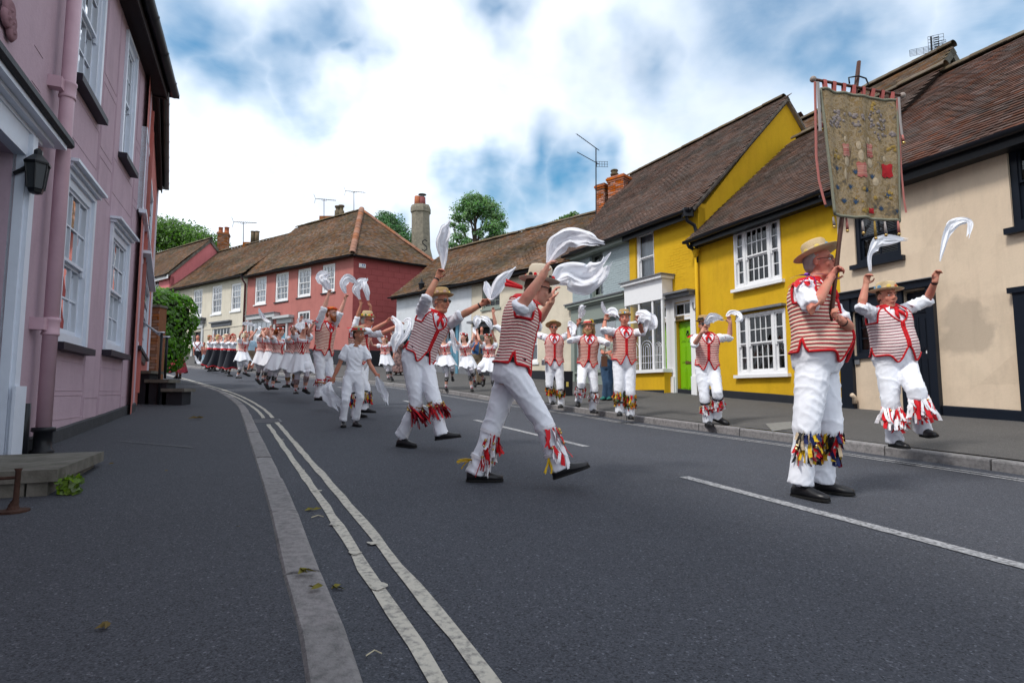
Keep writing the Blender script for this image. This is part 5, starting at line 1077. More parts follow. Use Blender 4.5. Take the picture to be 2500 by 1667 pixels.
    for row, (y0, y1) in enumerate(((.2, .40), (.406, zt-.073))):
        k = .03
        while k < dS-.06:
            L = R.uniform(.16,.3); FP.part('stone', m_stone, st, (aS0+.02, aS-R.uniform(.015,.05), y0, y1, k, min(k+L-.012, dS-R.uniform(.03,.05)))); k += L
    bs = hit(32,1247,.12); bsg = empty('boot_scraper', bs, 'rusty iron boot scraper post on the pavement beside the doorstep', 'scraper'); mr = mat('rusty_iron', (.05,.025,.018), .85, var=.3, vscale=25, bump=.5, bscale=60)
    mb = MB(); mb.tube([bs+Vector((0,0,-.02)), bs+Vector((.0,0,.03)), bs+Vector((.01,0,.06)), bs+Vector((.012,0,.2)), bs+Vector((.012,0,.215))], [.03,.022,.013,.012,.018], 8); mb.build('post', mr, bsg, smooth=True)
    mb = MB(); mb.tube([bs+Vector((.012,0,.17)), bs+Vector((-.12,-.06,.165))], .009, 6); mb.build('bar', mr, bsg); mb = MB(); mb.lathe(bs, [(.07,-.02),(.07,.006),(.03,.01),(.02,.03)], 12); mb.build('foot', mr, bsg)
m_sillk = mat('dark_plum_sill', (.025,.02,.03), .5, var=.1); m_pinkdk = plaster('pink_plaster_ornament', (.30,.17,.2), (.26,.15,.17), .5); m_plinthg = mat('grey_black_plinth', (.05,.052,.058), .85, var=.25, vscale=5, bump=.6, bscale=20); m_pinkpipe = mat('pink_gloss_pipe', (.52,.35,.41), .4, var=.1, vscale=4, bump=.1, bscale=20)
lilac_house()
FS = Fac((-8.75,13.75), (-5.95,9.06)); FS.o = Vector((.859,.512))
def salmon_house():
    g = empty('town_house', FS.p(.7, .8), 'salmon red house slice beyond the lilac house with white corner board', 'house')
    u = FS.rect(352, 415, 370, 545); u = (u[0], u[1], 3.75, 5.05); l = FS.rect(346, 634, 360, 795); l = (l[0], l[1], 1.75, 3.2); W_ = FS.W
    wz = 6.1; wall(FS, g, m_salmon, 0, W_, 0, wz, [u, l], res=.5)
    for h in (u, l): window(FS, g, h, cols=2, rows=4, inset=-.01, frame=m_bluewhite, sill=.06, fw=.06, sillm=m_sillk if h is l else None)
    FS.part('corner_board', m_bluewhite, g, (-.06, .03, .8, wz, -.02, .035)); FS.part('end_wall', m_salmon, g, (0, .2, 0, wz, -4, -.03)); FS.part('window_hood', m_bluewhite, g, (l[0]-.05, l[1]+.05, l[3]+.05, l[3]+.1, -.01, .12))
    vg = FS.rect(340, 856, 350, 892); FS.part('vent_grille', m_black, g, (vg[0], vg[1], vg[2], vg[3], -.01, .03)); FS.part('moulding', m_salmon, g, (W_-.5, W_-.42, 1, wz-.3, 0, .04), (W_-.9, W_-.84, 1, wz-.5, 0, .04))
    ze = wz-.1; FS.part('soffit', m_eave, g, (-.1, W_, ze, ze+.03, -.05, .08)); FS.part('fascia_board', m_eave, g, (-.12, W_, ze-.05, ze+.16, .08, .11)); gutter(FS, g, -.15, W_, ze+.12, .18, .07)
    mm = MB(); mm.hexa([FS.p(-.1, ze+.17, .1), FS.p(W_, ze+.17, .1), FS.p(W_, 9, -2.6), FS.p(-.1, 9, -2.6), FS.p(-.1, ze+.25, .1), FS.p(W_, ze+.25, .1), FS.p(W_, 9.1, -2.6), FS.p(-.1, 9.1, -2.6)]); mm.build('roof', m_tile_dark, g)
salmon_house()
def steps():
    y0 = 10.05; D = 10.25; gz = road_z(-6.2, 10.3)+.12
    g = empty('entrance_steps', (-6.3, 10.3, gz), 'black painted steps with grey stone treads and iron handrails', 'steps')
    def X(px): return at(px, 940, D).x
    def Z(py): return at(400, py, D).z
    rows = ((300, 372, 905, 912), (356, 415, 926, 934), (397, 454, 948, 956))
    xl = X(300)
    def bx(x0, x1, z0, z1, ya, yb, nm, mt): mb = MB(); mb.box(((x0+x1)/2, (ya+yb)/2, (z0+z1)/2), (x1-x0, yb-ya, z1-z0)); mb.build(nm, mt, g)
    for i, (p0, p1, ya, yb) in enumerate(rows):
        bx(X(p0) if i else xl, X(p1), Z(yb), Z(ya), D-.05, D+.32, 'tread', m_stone)
        bx((X(p0)+.0) if i else xl, X(p1)-.06, gz-.2, Z(yb)-.002, D, D+.28, 'riser_block', m_blackm)
    for px_, yt, yb_, dd in ((395, 812, 976, -.02), (408, 823, 924, .26)):
        p = at(px_, yb_, D+dd); t = at(px_, yt, D+dd); mb = MB(); mb.tube([Vector((t.x, D+dd, gz if dd < 0 else p.z)), Vector((t.x, D+dd, t.z))], .022, 8); hp = mb.build('handrail_post', m_black, g, smooth=True)
        e = at(px_-62, yt-(38 if dd < 0 else 40), D+dd+.1); mb = MB(); mb.tube([Vector((t.x+.05, D+dd, t.z)), Vector((t.x-.08, D+dd, t.z)), e], .02, 8); mb.build('handrail', mat('steel_rail', (.45,.45,.5), .35, metal=.6) if 'steel_rail' not in bpy.data.materials else bpy.data.materials['steel_rail'], g, smooth=True)
steps()
def brick_wall_and_hedge():
    F_ = Fac((-7.75,11.95), (-7.45,11.75)); p0 = at(372, 850, 13.9); p1 = at(384, 850, 13.9)
    F_ = Fac((p0.x-.25, p0.y), (p1.x, p1.y)); g = empty('garden_wall', F_.p(.2, 1), 'brown brick garden wall end between salmon house and ivy hedge', 'wall')
    z1 = at(380, 750, 13.9).z; core = F_.part('wall_core', m_brickold, g, (0, F_.W, .6, z1, -.3, -.01)); brickwork(F_, core, m_brickold, 0, F_.W, .9, z1-.05, d=.006); F_.part('coping', m_stone, g, (-.02, F_.W+.03, z1, z1+.06, -.3, .03))
    # ivy hedge: thousands of leaves over a solid core painted dark for the shade inside
    h = empty('ivy_hedge', at(420, 905, 14.6), 'thick bright green ivy hedge bulging over the left pavement', 'hedge')
    c = at(418, 800, 15.0); zt = at(400, 702, 15.0).z; zb = at(400, 908, 15.0).z
    mb = MB(); mid = Vector((c.x-.98, c.y+.55, (zt+zb)/2)); ex, ey, ez = 1.0, 1.3, (zt-zb)/2
    leaf = MB(); RR = random.Random(3); n = 5200
    def shape(u, v):                                     # squared-off bulge
        th = 2*math.pi*u; q = Vector((math.cos(th), math.sin(th), v))
        r = (abs(q.x)**4 + abs(q.y)**4)**-.25; k = (1-abs(v)**5)**.3*(.86 + .14*v); lump = 1 + .10*noise.noise(Vector((q.x*2, q.y*2, v*3)))
        return mid + Vector((q.x*r*ex*k*lump, q.y*r*ey*k*lump, v*ez))
    for i in range(n):
        u = RR.random(); v = RR.uniform(-1, 1) if RR.random() < .8 else RR.uniform(.85, 1); p = shape(u, v)
        if v > .93: p = mid + (p-mid)*RR.random()**.5; p.z = mid.z + ez*RR.uniform(.93,1.04)
        nn = (p - mid); nn.z *= .6; nn.normalize(); nn = (nn + Vector((RR.gauss(0,.45), RR.gauss(0,.45), RR.gauss(.25,.35)))).normalized()
        p = p + nn*RR.uniform(-.12,.06); s = RR.uniform(.035,.075); a = nn.orthogonal().normalized(); a = (a*RR.uniform(-1,1) + nn.cross(a)*RR.uniform(-1,1) + Vector((0,0,-.5))); a = (a - nn*a.dot(nn)).normalized(); b = nn.cross(a)
        leaf.add([p - a*s, p - a*s*.2 + b*s*.8, p + a*s*1.1 + nn*-.015, p - a*s*.2 - b*s*.8, p - a*s*.1 + nn*.015], [(0,4,1)[::-1], (1,4,2)[::-1], (2,4,3)[::-1], (3,4,0)[::-1]])
    leaf.build('leaves', m_leaf_ivy, h, kind='stuff')
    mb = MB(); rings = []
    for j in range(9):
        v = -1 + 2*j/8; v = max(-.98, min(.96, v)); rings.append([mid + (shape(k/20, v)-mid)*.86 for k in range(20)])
    mb.loft(rings); mb.build('shade_core', mat('hedge_shade', (.012,.02,.006), .95), h)
    for k in range(7):
        x = c.x - .55 + k*.09; mb = MB(); mb.tube([Vector((x, c.y-.75, zb-.6)), Vector((x+.05, c.y-.75, zb+.3)), Vector((x, c.y-.6, zb+.9))], [.04,.03,.02], 6); mb.build('stem', m_bark, h)
def leafmat(name, c, c2, island=.35):
    m = mat(name, c, .5, island=island, var=.1, vscale=2, col2=c2, c2scale=1.5, c2amt=.6, spec=.35); b = m.node_tree.nodes['Principled BSDF']; 
    t = m.node_tree; tr = t.nodes.new('ShaderNodeBsdfTranslucent'); mx = t.nodes.new('ShaderNodeMixShader'); mx.inputs[0].default_value = .35; t.links.new(b.inputs['Base Color'].links[0].from_socket, tr.inputs[0]); t.links.new(b.outputs[0], mx.inputs[1]); t.links.new(tr.outputs[0], mx.inputs[2]); t.links.new(mx.outputs[0], t.nodes['Material Output'].inputs[0]); return m
m_leaf_ivy = leafmat('ivy_leaf', (.085,.24,.014), (.12,.31,.025)); m_bark = mat('bark', (.06,.045,.035), .95, var=.3, vscale=9, bump=.8, bscale=25)
m_leaf_a = leafmat('broad_leaf', (.09,.20,.03), (.12,.24,.045)); m_leaf_c = leafmat('cedar_needle', (.12,.27,.10), (.18,.30,.09)); m_leaf_y = leafmat('yew_leaf', (.075,.18,.065), (.10,.23,.075))
brick_wall_and_hedge()
def tree(name, label, D, trunk_px, clumps, lm, n_leaf, size, seed, base_z=2.5, limbs=True):
    """trunk and limbs reach to every clump; leaves fill the clumps unevenly so the sky shows between"""
    RR = random.Random(seed); b = at(trunk_px, 600, D); base = Vector((b.x, b.y, base_z)); g = empty(name, base, label, 'tree')
    tops = [(at(x, y, D + dd), r) for x, y, r, dd in clumps]; crown_z = max(t.z for t, r in tops)
    tm = MB(); pts = [base, Vector((base.x+.1, base.y, lerp(base_z, crown_z, .5))), Vector((base.x-.05, base.y, crown_z-.3))]; tm.tube(pts, [.45, .28, .06], 9)
    for t, r in tops:
        if limbs:
            z = min(t.z - .3, lerp(base_z, crown_z, .35 + .5*RR.random())) if t.z - base_z > 2 else base_z+1; s = Vector((base.x, base.y, max(base_z+1, z)))
            tm.tube([s, s.lerp(t, .5) + Vector((0,0,.15)), t], [.1, .06, .02], 5)
            for _ in range(3): q = t + Vector((RR.uniform(-r,r), RR.uniform(-r,r), RR.uniform(-r,r)*.6)); tm.tube([t.lerp(s,.3), q], [.03,.01], 4)
    tm.build('trunk', m_bark, g); lf = MB(); tot = sum(r**2 for _, r in tops)
    for t, r in tops:
        for _ in range(int(n_leaf*r*r/tot)):
            v = Vector((RR.gauss(0,1), RR.gauss(0,1), RR.gauss(0,1))).normalized()*r*1.45*(RR.random()**.6); v.z *= .55
            k = 1 + .6*noise.noise((t+v)*1.6); p = t + v*k; nn = (v.normalized() + Vector((RR.gauss(0,.6), RR.gauss(0,.6), .5+RR.gauss(0,.5)))).normalized(); s = size*RR.uniform(.6,1.3); a = nn.orthogonal(); a = (a*RR.uniform(-1,1)+nn.cross(a)*RR.uniform(-1,1)).normalized(); c = nn.cross(a)
            lf.add([p-a*s, p+c*s*.55, p+a*s, p-c*s*.55], [(0,1,2,3)])
    lf.build('crown', lm, g, kind='stuff')
RT = random.Random(11)
tree('broadleaf_tree', 'wide green tree behind the rose house at the far left', 62, 430, [(RT.uniform(360,520), 0, 0, 0) for _ in range(0)] + [(372,575,2.0,0),(390,560,1.8,1),(410,562,1.9,-1),(430,568,1.8,0),(452,572,1.7,1),(470,580,1.7,0),(490,588,1.5,-1),(508,592,1.4,0),(520,602,1.2,0),(400,590,2,1),(440,596,2,0),(350,580,2,0),(330,570,2.2,0),(480,605,1.6,0)], m_leaf_a, 15000, .17, 1)
tree('broadleaf_tree', 'dense rounded tree behind the red hip roof', 46, 955, [(945,535,.75,0),(960,545,.85,.5),(935,550,.8,-.5),(950,565,1,0),(975,570,.95,.4),(985,590,.9,0),(960,590,1,0),(930,575,.8,0),(992,605,.7,0),(945,600,.9,0),(940,525,.45,0)], m_leaf_y, 11000, .1, 2)
tree('cedar_tree', 'open dark conifer with visible trunk above the white cottages', 52, 1160, [(1160,485,.8,0),(1178,492,.75,.6),(1143,492,.7,-.5),(1200,505,.75,0),(1128,510,.75,.3),(1160,505,.9,-.6),(1185,520,.9,.4),(1213,528,.7,0),(1140,528,.8,0),(1115,530,.5,.2),(1222,548,.65,.3),(1200,552,.85,-.5),(1128,556,.6,0),(1105,548,.4,0),(1215,572,.75,0),(1190,588,.6,.4),(1118,580,.65,0),(1104,598,.5,0),(1140,592,.5,-.4),(1220,595,.6,0),(1170,570,.45,0),(1130,605,.5,0)], m_leaf_c, 15000, .105, 3)
tree('young_tree', 'leafy treetop just above the ivory cottage ridge', 34, 1390, [(1358,540,.16,0),(1372,534,.22,0),(1385,530,.2,.2),(1398,524,.22,0),(1404,532,.22,0),(1420,532,.18,0),(1432,523,.1,0),(1380,542,.3,0),(1405,542,.3,0)], m_leaf_a, 900, .09, 4)
def weeds():
    b = hit(165, 1205, .12); g = empty('weed_tuft', b, 'small green weed growing at the corner of the doorstep', 'weed'); RR = random.Random(5); mb = MB()
    for i in range(110):
        p = b + Vector((RR.uniform(-.05,.05), RR.uniform(-.02,.05), RR.uniform(.0,.12)*(1-.5*RR.random()))); nn = Vector((RR.gauss(0,.5), -.6+RR.gauss(0,.4), .6)).normalized(); s = RR.uniform(.012,.026); a = nn.orthogonal(); a = (a*RR.uniform(-1,1)+nn.cross(a)*RR.uniform(-1,1)).normalized(); c = nn.cross(a)
        mb.add([p-a*s, p-a*s*.3+c*s*.9, p+a*s*.8+c*s*.4, p+a*s*.9-c*s*.4, p-a*s*.3-c*s*.9], [(0,1,2,3,4)])
    mb.build('leaves', leafmat('weed_leaf', (.12,.22,.03), (.2,.26,.06)), g, kind='stuff'); mb = MB()
    for i in range(10): q = b + Vector((RR.uniform(-.08,.05), RR.uniform(0,.05), 0)); mb.tube([q, q+Vector((RR.uniform(-.03,.03), -.01, RR.uniform(.06,.13)))], .003, 4)
    mb.build('stems', leafmat('weed_stem', (.12,.16,.04), (.15,.16,.05)), g)
weeds()
def litter():
    ml = mat('dead_leaf', (.12,.085,.03), .9, var=.3, vscale=40); mg = mat('mossy_leaf', (.16,.14,.03), .9, var=.3, vscale=40); ms = mat('straw', (.5,.45,.32), .9)
    def bits(lst, dz, mt, nm, lab, kind='leaf'):
        for (x, y, s), lb in zip(lst, lab):
            h = hit(x, y, dz); g = MB(); RR = random.Random(x)
            if kind == 'leaf':
                n = 5; prev = None
                for k in range(3):
                    c = h + Vector((RR.uniform(-s,s)*.6, RR.uniform(-s,s)*.3, .004)); a = RR.uniform(0,3.14); d = Vector((math.cos(a), math.sin(a), 0)); e = Vector((-d.y, d.x, 0)); g.add([c-d*s*.6, c+e*s*.2+Vector((0,0,s*.3)), c+d*s*.6+Vector((0,0,s*.12)), c-e*s*.22+Vector((0,0,s*.05))], [(0,1,2),(0,2,3)])
            else: g.tube([h+Vector((0,0,.006)), h+Vector((s*.4,s*.5,.012)), h+Vector((s*.9,s*.3,.006))], s*.045, 5)
            g.build(nm, mt, None, label=lb, cat='litter', group='scraps on the ground')
    bits([(747,1398,.05),(775,1436,.035)], .12, mg, 'leaf_scrap', ['yellowish leaf scrap lying on the left kerb stones', 'dark leaf scrap at the joint of the left kerb stones'])
    bits([(825,1437,.04),(762,1245,.05)], .005, mg, 'leaf_scrap', ['dark curled leaf in the gutter below the kerb', 'green leaf scrap between kerb and cream line'])
    bits([(484,1022,.12),(260,1532,.035),(405,1150,.02),(580,1286,.012),(268,1133,.03)], .125, ml, 'leaf_scrap', ['brown leaf patch on the pavement near the black steps', 'dark twig scrap low on the near pavement', 'small black scrap mid pavement right of the doorstep', 'tiny black speck on the pavement near the kerb', 'pale crumpled scrap on the pavement by the doorstep'])
    bits([(893,1605,.05),(760,1265,.07)], .003, ms, 'straw', ['bent pale straw in the gutter at the bottom edge', 'pale straw beside the leaf scrap in the gutter'], 'straw')
litter()
def bin_():
    p = at(1387, 945, 14.6); z = pave_z(p.x, p.y); g = empty('litter_bin', (p.x, p.y, z), 'slim black litter bin on the pavement against the ivory cottage', 'bin'); w = .11; H = .56
    mb = MB(); mb.hexa([Vector((p.x+a*w, p.y+b*w, z)) for a, b in ((-.9,-.9),(.9,-.9),(.9,.9),(-.9,.9))] + [Vector((p.x+a*w, p.y+b*w, z+H)) for a, b in ((-1,-1),(1,-1),(1,1),(-1,1))]); mb.build('body', m_black, g)
    mb = MB(); mb.box((p.x, p.y, z+H+.025), (w*2.1, w*2.1, .05)); mb.build('lid', m_black, g); mb = MB(); mb.box((p.x-.03, p.y-w-.006, z+H*.5), (.06,.008,.12)); mb.build('label', mat('bin_label', (.5,.4,.1), .5), g)
bin_()
# ================================================================== PEOPLE
TMP = bpy.data.scenes.new('scratch')
def remesh(mb, voxel, smooth=3, name='m'):
    me = mb.mesh(name); o = bpy.data.objects.new('tmp', me); TMP.collection.objects.link(o)
    r = o.modifiers.new('r', 'REMESH'); r.mode = 'VOXEL'; r.voxel_size = voxel
    if smooth: s = o.modifiers.new('s', 'SMOOTH'); s.iterations = smooth; s.factor = .5
    TMP.view_layers[0].update(); ev = o.evaluated_get(TMP.view_layers[0].depsgraph); out = bpy.data.meshes.new_from_object(ev)
    bpy.data.objects.remove(o); bpy.data.meshes.remove(me); return out
def add_mesh(name, me, mt, parent, disp=None, smooth=True):
    off = wloc(parent); n = len(me.vertices)
    if disp:
        nv = [v.normal.copy() for v in me.vertices]
        for v, q in zip(me.vertices, nv): v.co += q*disp(v.co)
    for v in me.vertices: v.co -= off
    me.materials.clear(); me.materials.append(mt)
    if smooth: me.polygons.foreach_set('use_smooth', [True]*len(me.polygons))
    o = bpy.data.objects.new(name, me); COL.objects.link(o); o.parent = parent; return o
def cloth_mat(name, c, bump=.25, bscale=14, rough=.85): return mat(name, c, rough, bump=bump, bscale=bscale, bdist=.02, var=.02, vscale=8, sheen=.15)
m_shirt = cloth_mat('white_cotton_shirt', (.84,.86,.92)); m_trs = cloth_mat('white_cotton_trousers', (.85,.87,.93), .3, 9); m_hank = cloth_mat('white_handkerchief_cotton', (.86,.875,.93), .2, 26)
t_ = m_hank.node_tree; b_ = t_.nodes['Principled BSDF']; tr_ = t_.nodes.new('ShaderNodeBsdfTranslucent'); tr_.inputs[0].default_value = (.86,.875,.93,1); mx_ = t_.nodes.new('ShaderNodeMixShader'); mx_.inputs[0].default_value = .22; t_.links.new(b_.outputs[0], mx_.inputs[1]); t_.links.new(tr_.outputs[0], mx_.inputs[2]); t_.links.new(mx_.outputs[0], t_.nodes['Material Output'].inputs[0])
m_tight = cloth_mat('white_tights', (.74,.71,.78), .1); m_skirtw = cloth_mat('white_skirt_cotton', (.80,.815,.87), .3, 12)
m_shoe = mat('black_shoe_leather', (.010,.010,.012), .38, var=.1, vscale=20, spec=.4); m_sole = mat('shoe_sole', (.015,.015,.015), .8)
m_red = cloth_mat('red_braid', (.55,.008,.015), .3, 60); m_redrib = mat('red_ribbon', (.58,.012,.02), .6); m_whiterib = mat('white_ribbon', (.78,.77,.8), .6); m_yelrib = mat('yellow_ribbon', (.65,.42,.02), .6); m_navyrib = mat('navy_ribbon', (.012,.02,.09), .6); m_blkrib = mat('black_ribbon', (.012,.012,.014), .6); m_grnrib = mat('green_ribbon', (.03,.16,.05), .6); m_orgrib = mat('orange_ribbon', (.6,.16,.02), .6); m_darkred = mat('maroon_ribbon', (.22,.012,.025), .6); m_beirib = mat('beige_ribbon', (.48,.38,.26), .7)
m_bell = mat('brass_bell', (.55,.38,.14), .25, metal=.9); m_silver = mat('silver_bell', (.6,.6,.62), .25, metal=.9)
m_straw = mat('straw_hat', (.60,.46,.27), .8, var=.08, vscale=30, bump=.5, bscale=120, stretch=(1,1,4)); m_tan = mat('tan_straw_hat', (.42,.28,.13), .8, var=.1, vscale=30, bump=.5, bscale=120, stretch=(1,1,4)); m_felt = mat('cream_felt_hat', (.62,.54,.42), .85, var=.05, bump=.2, bscale=60)
m_blk = mat('black_leather', (.012,.012,.015), .5); m_lens = mat('dark_lens', (.006,.006,.008), .08, spec=.8); m_wire = mat('spectacle_wire', (.05,.045,.04), .35, metal=.7)
m_eyew = mat('eye_white', (.7,.68,.66), .3); m_iris = mat('iris', (.03,.025,.02), .2); m_lip = mat('lip', (.33,.10,.09), .5)
SK = [mat('skin_%d' % i, c, .55, var=.07, vscale=16, col2=c2, c2scale=9, c2amt=.6, bump=.12, bscale=90, spec=.35, sub=.06) for i, (c, c2) in enumerate((((.52,.23,.155),(.58,.17,.12)), ((.60,.31,.22),(.62,.23,.17)), ((.44,.21,.13),(.50,.16,.10)), ((.64,.37,.28),(.66,.29,.22))))]
HAIR = {k: mat('hair_' + k, c, .7, var=.25, vscale=25, bump=.6, bscale=60, stretch=(1,1,.3)) for k, c in dict(grey=(.36,.34,.32), brown=(.07,.04,.025), dark=(.02,.015,.012), ginger=(.26,.07,.02), red=(.22,.035,.015), blond=(.5,.38,.18), pale=(.68,.6,.42), sandy=(.3,.19,.09)).items()}
def stripes(name, c1, c2, period, duty, axis=1, chev=0.0, rough=.9):
    m = bpy.data.materials.new(name); m.use_nodes = True; t = m.node_tree; b = t.nodes['Principled BSDF']; b.inputs['Roughness'].default_value = rough; b.inputs['Specular IOR Level'].default_value = .2
    uv = t.nodes.new('ShaderNodeUVMap'); uv.uv_map = 'UVMap'; sp_ = t.nodes.new('ShaderNodeSeparateXYZ'); t.links.new(uv.outputs[0], sp_.inputs[0])
    def M(op, a, b_, c=None):
        n = t.nodes.new('ShaderNodeMath'); n.operation = op
        for i, v in enumerate((a, b_, c)):
            if v is None: continue
            if isinstance(v, (int, float)): n.inputs[i].default_value = v
            else: t.links.new(v, n.inputs[i])
        return n.outputs[0]
    nz = t.nodes.new('ShaderNodeTexNoise'); nz.inputs['Scale'].default_value = 9; nz.inputs['Detail'].default_value = 3; t.links.new(uv.outputs[0], nz.inputs['Vector'])
    x = sp_.outputs[axis]
    if chev: x = M('ADD', x, M('MULTIPLY', M('ABSOLUTE', sp_.outputs[1-axis], 0), chev))
    x = M('ADD', x, M('MULTIPLY_ADD', nz.outputs['Fac'], .014, -.007)); fr = M('FRACT', M('DIVIDE', x, period), 0)
    tri = M('ABSOLUTE', M('MULTIPLY_ADD', fr, 2, -1), 0)
    mr = t.nodes.new('ShaderNodeMapRange'); mr.inputs['From Min'].default_value = duty-.08; mr.inputs['From Max'].default_value = duty+.08; t.links.new(tri, mr.inputs['Value'])
    mx = t.nodes.new('ShaderNodeMixRGB'); t.links.new(mr.outputs[0], mx.inputs[0]); mx.inputs[1].default_value = tuple(c1)+(1,); mx.inputs[2].default_value = tuple(c2)+(1,)
    n2 = t.nodes.new('ShaderNodeTexNoise'); n2.inputs['Scale'].default_value = 160; t.links.new(uv.outputs[0], n2.inputs['Vector'])
    mm = t.nodes.new('ShaderNodeVectorMath'); mm.operation = 'SCALE'; t.links.new(mx.outputs[0], mm.inputs[0]); t.links.new(M('MULTIPLY_ADD', n2.outputs['Fac'], .5, .75), mm.inputs['Scale']); t.links.new(mm.outputs[0], b.inputs['Base Color'])
    bp = t.nodes.new('ShaderNodeBump'); bp.inputs['Strength'].default_value = .7; bp.inputs['Distance'].default_value = .008
    t.links.new(M('ADD', M('SUBTRACT', 1, tri), M('MULTIPLY', n2.outputs['Fac'], .35)), bp.inputs['Height']); t.links.new(bp.outputs[0], b.inputs['Normal']); return m
V_RED = stripes('waistcoat_cream_red', (.82,.66,.53), (.46,.025,.045), .0285, .60); V_FINE = stripes('waistcoat_fine_red', (.82,.67,.60), (.42,.03,.06), .0235, .62); V_PALE = stripes('waistcoat_pale_rose', (.78,.66,.64), (.40,.18,.21), .030, .62); V_BROWN = stripes('waistcoat_tan_red', (.76,.56,.45), (.46,.04,.055), .027, .53); V_PINK = stripes('waistcoat_pink_red', (.80,.60,.53), (.50,.06,.08), .027, .55)
V_BOD = stripes('bodice_red_white', (.80,.70,.62), (.48,.015,.03), .050, .5, axis=0, chev=.35)

TM = [(-.13,.12,.085,.09),(-.06,.165,.11,.13),(0,.172,.115,.13),(.08,.165,.115,.118),(.16,.158,.113,.108),(.26,.165,.118,.114),(.36,.180,.125,.122),(.43,.180,.112,.118),(.48,.160,.088,.102),(.52,.105,.062,.08),(.56,.062,.055,.06)]
TW = [(-.13,.12,.085,.1),(-.06,.168,.105,.13),(0,.172,.108,.13),(.08,.155,.10,.11),(.16,.130,.092,.09),(.26,.142,.108,.095),(.34,.155,.135,.105),(.42,.150,.105,.105),(.47,.135,.078,.09),(.51,.085,.055,.07),(.55,.052,.048,.052)]
class Body: pass
def seg_solve(parent, px, L, sign):
    if abs(sign) > 1.5: return at(*px, abs(sign))        # depth given outright
    d = ray(*px); o = CAM - parent; a = d.dot(d); b = 2*d.dot(o); c = o.dot(o) - L*L; disc = b*b - 4*a*c
    t = -b/(2*a) if disc <= 0 else (-b + sign*math.sqrt(disc))/(2*a); return CAM + d*t
def make_body(sp_):
    """places every joint: pixels give the direction, bone lengths and the ground give the depth"""
    B = Body(); H = sp_['H']; k = H/1.75; B.k = k; B.female = sp_.get('f', False)
    y = math.radians(sp_['yaw']); B.fw = Vector((math.sin(y), -math.cos(y), 0)); B.rt = Vector((-math.cos(y), -math.sin(y), 0))
    D = sp_['D']; B.pel = at(*sp_['pel'], D + sp_.get('pd', 0)); B.neck = at(*sp_['neck'], B.pel.y + sp_.get('lean', 0))
    B.u = (B.neck - B.pel); B.Lt = B.u.length; B.u.normalize(); B.rt_t = (B.rt - B.u*B.rt.dot(B.u)).normalized(); B.ft = B.u.cross(B.rt_t).normalized()
    if B.ft.dot(B.fw) < 0: B.ft = -B.ft
    sw = (.185 if not B.female else .155)*k*sp_.get('sw', 1)
    hy = math.radians(sp_.get('hyaw', sp_['yaw'])); hp = math.radians(sp_.get('hp', 0)); f = Vector((math.sin(hy), -math.cos(hy), 0)); B.hf = (f*math.cos(hp) + Vector((0,0,1))*math.sin(hp)).normalized()
    rl = math.radians(sp_.get('roll', 0)); r = Vector((-math.cos(hy), -math.sin(hy), 0)); B.hu = r.cross(B.hf).normalized(); B.hr = r
    if rl: q = Matrix.Rotation(rl, 3, B.hf); B.hu = q @ B.hu; B.hr = q @ B.hr
    B.head = at(*sp_['head'], B.neck.y) + f*.02
    B.arm = {}; B.leg = {}
    for s, sg in (('R', 1), ('L', -1)):
        sh = B.neck - B.u*.065*k + B.rt_t*sg*sw
        a = sp_.get('a'+s)
        if a is None:
            el = sh - Vector((0,0,.28*k)) + B.rt*sg*.05; wr = el - Vector((0,0,.24*k)) + B.fw*.08; hd = wr - Vector((0,0,.08*k))
        else:
            if a[0][1] < sp_['neck'][1] + 4: sh = sh + Vector((0,0,.03*k))
            el = seg_solve(sh, a[0], .285*k, a[3]); wr = seg_solve(el, a[1], .25*k, a[4]); d = ray(*a[2]); q = CAM + d*(wr.y/d.y); hd = wr + (q-wr).normalized()*.085*k if (q-wr).length > .01 else wr + (wr-el).normalized()*.085*k
        B.arm[s] = (sh, el, wr, hd)
        hip = B.pel + B.rt*sg*.088*k - B.u*.03*k; l = sp_.get('l'+s)
        if l is None: kn = hip - Vector((0,0,.43*k)) + B.fw*.03; an = kn - Vector((0,0,.41*k)); to = an + B.fw*.15*k - Vector((0,0,.08*k)); pl = True
        else:
            pl = l[3] == 'p'
            if pl:
                g = l[4] if len(l) > 4 else 0.0; an = at(*l[1], sp_['D'] + g); kn = at(*l[0], (hip.y+an.y)/2 + B.fw.y*.07)
                to = at(*l[2], an.y + (B.fw.y*.13))
            else: kn = seg_solve(hip, l[0], .43*k, l[3]); an = seg_solve(kn, l[1], .41*k, l[4]); to = seg_solve(an, l[2], .18*k, l[5] if len(l) > 5 else (1 if B.fw.y > .2 else -1))
        B.leg[s] = (hip, kn, an, to, pl)
    B.T = TW if B.female else TM; B.belly = sp_.get('belly', 0); B.wide = sp_.get('wide', 1.0)
    return B
def tprof(B, h):
    T = B.T
    for i in range(len(T)-1):
        if h <= T[i+1][0] or i == len(T)-2:
            t = max(0, min(1, (h-T[i][0])/(T[i+1][0]-T[i][0]))); t = t*t*(3-2*t)*.5 + t*.5; r = [lerp(T[i][j], T[i+1][j], t) for j in (1,2,3)]; break
    g = B.belly*math.exp(-((h-.13)/.14)**2); return (r[0]*B.wide + g*.4)*B.k, (r[1]*B.wide + g)*B.k, r[2]*B.wide*B.k
def tpt(B, h, th, off=0.0):
    a, bf, bb = tprof(B, h); sgn = lambda v, e: math.copysign(abs(v)**e, v); e = .86
    x = (a+off)*sgn(math.sin(th), e); y = ((bf if math.cos(th) > 0 else bb)+off)*sgn(math.cos(th), e)
    return B.pel + B.u*(h*B.Lt/.52) + B.rt_t*x + B.ft*y
def tring(B, h, off, n=20): return [tpt(B, h, 2*math.pi*i/n, off) for i in range(n)]
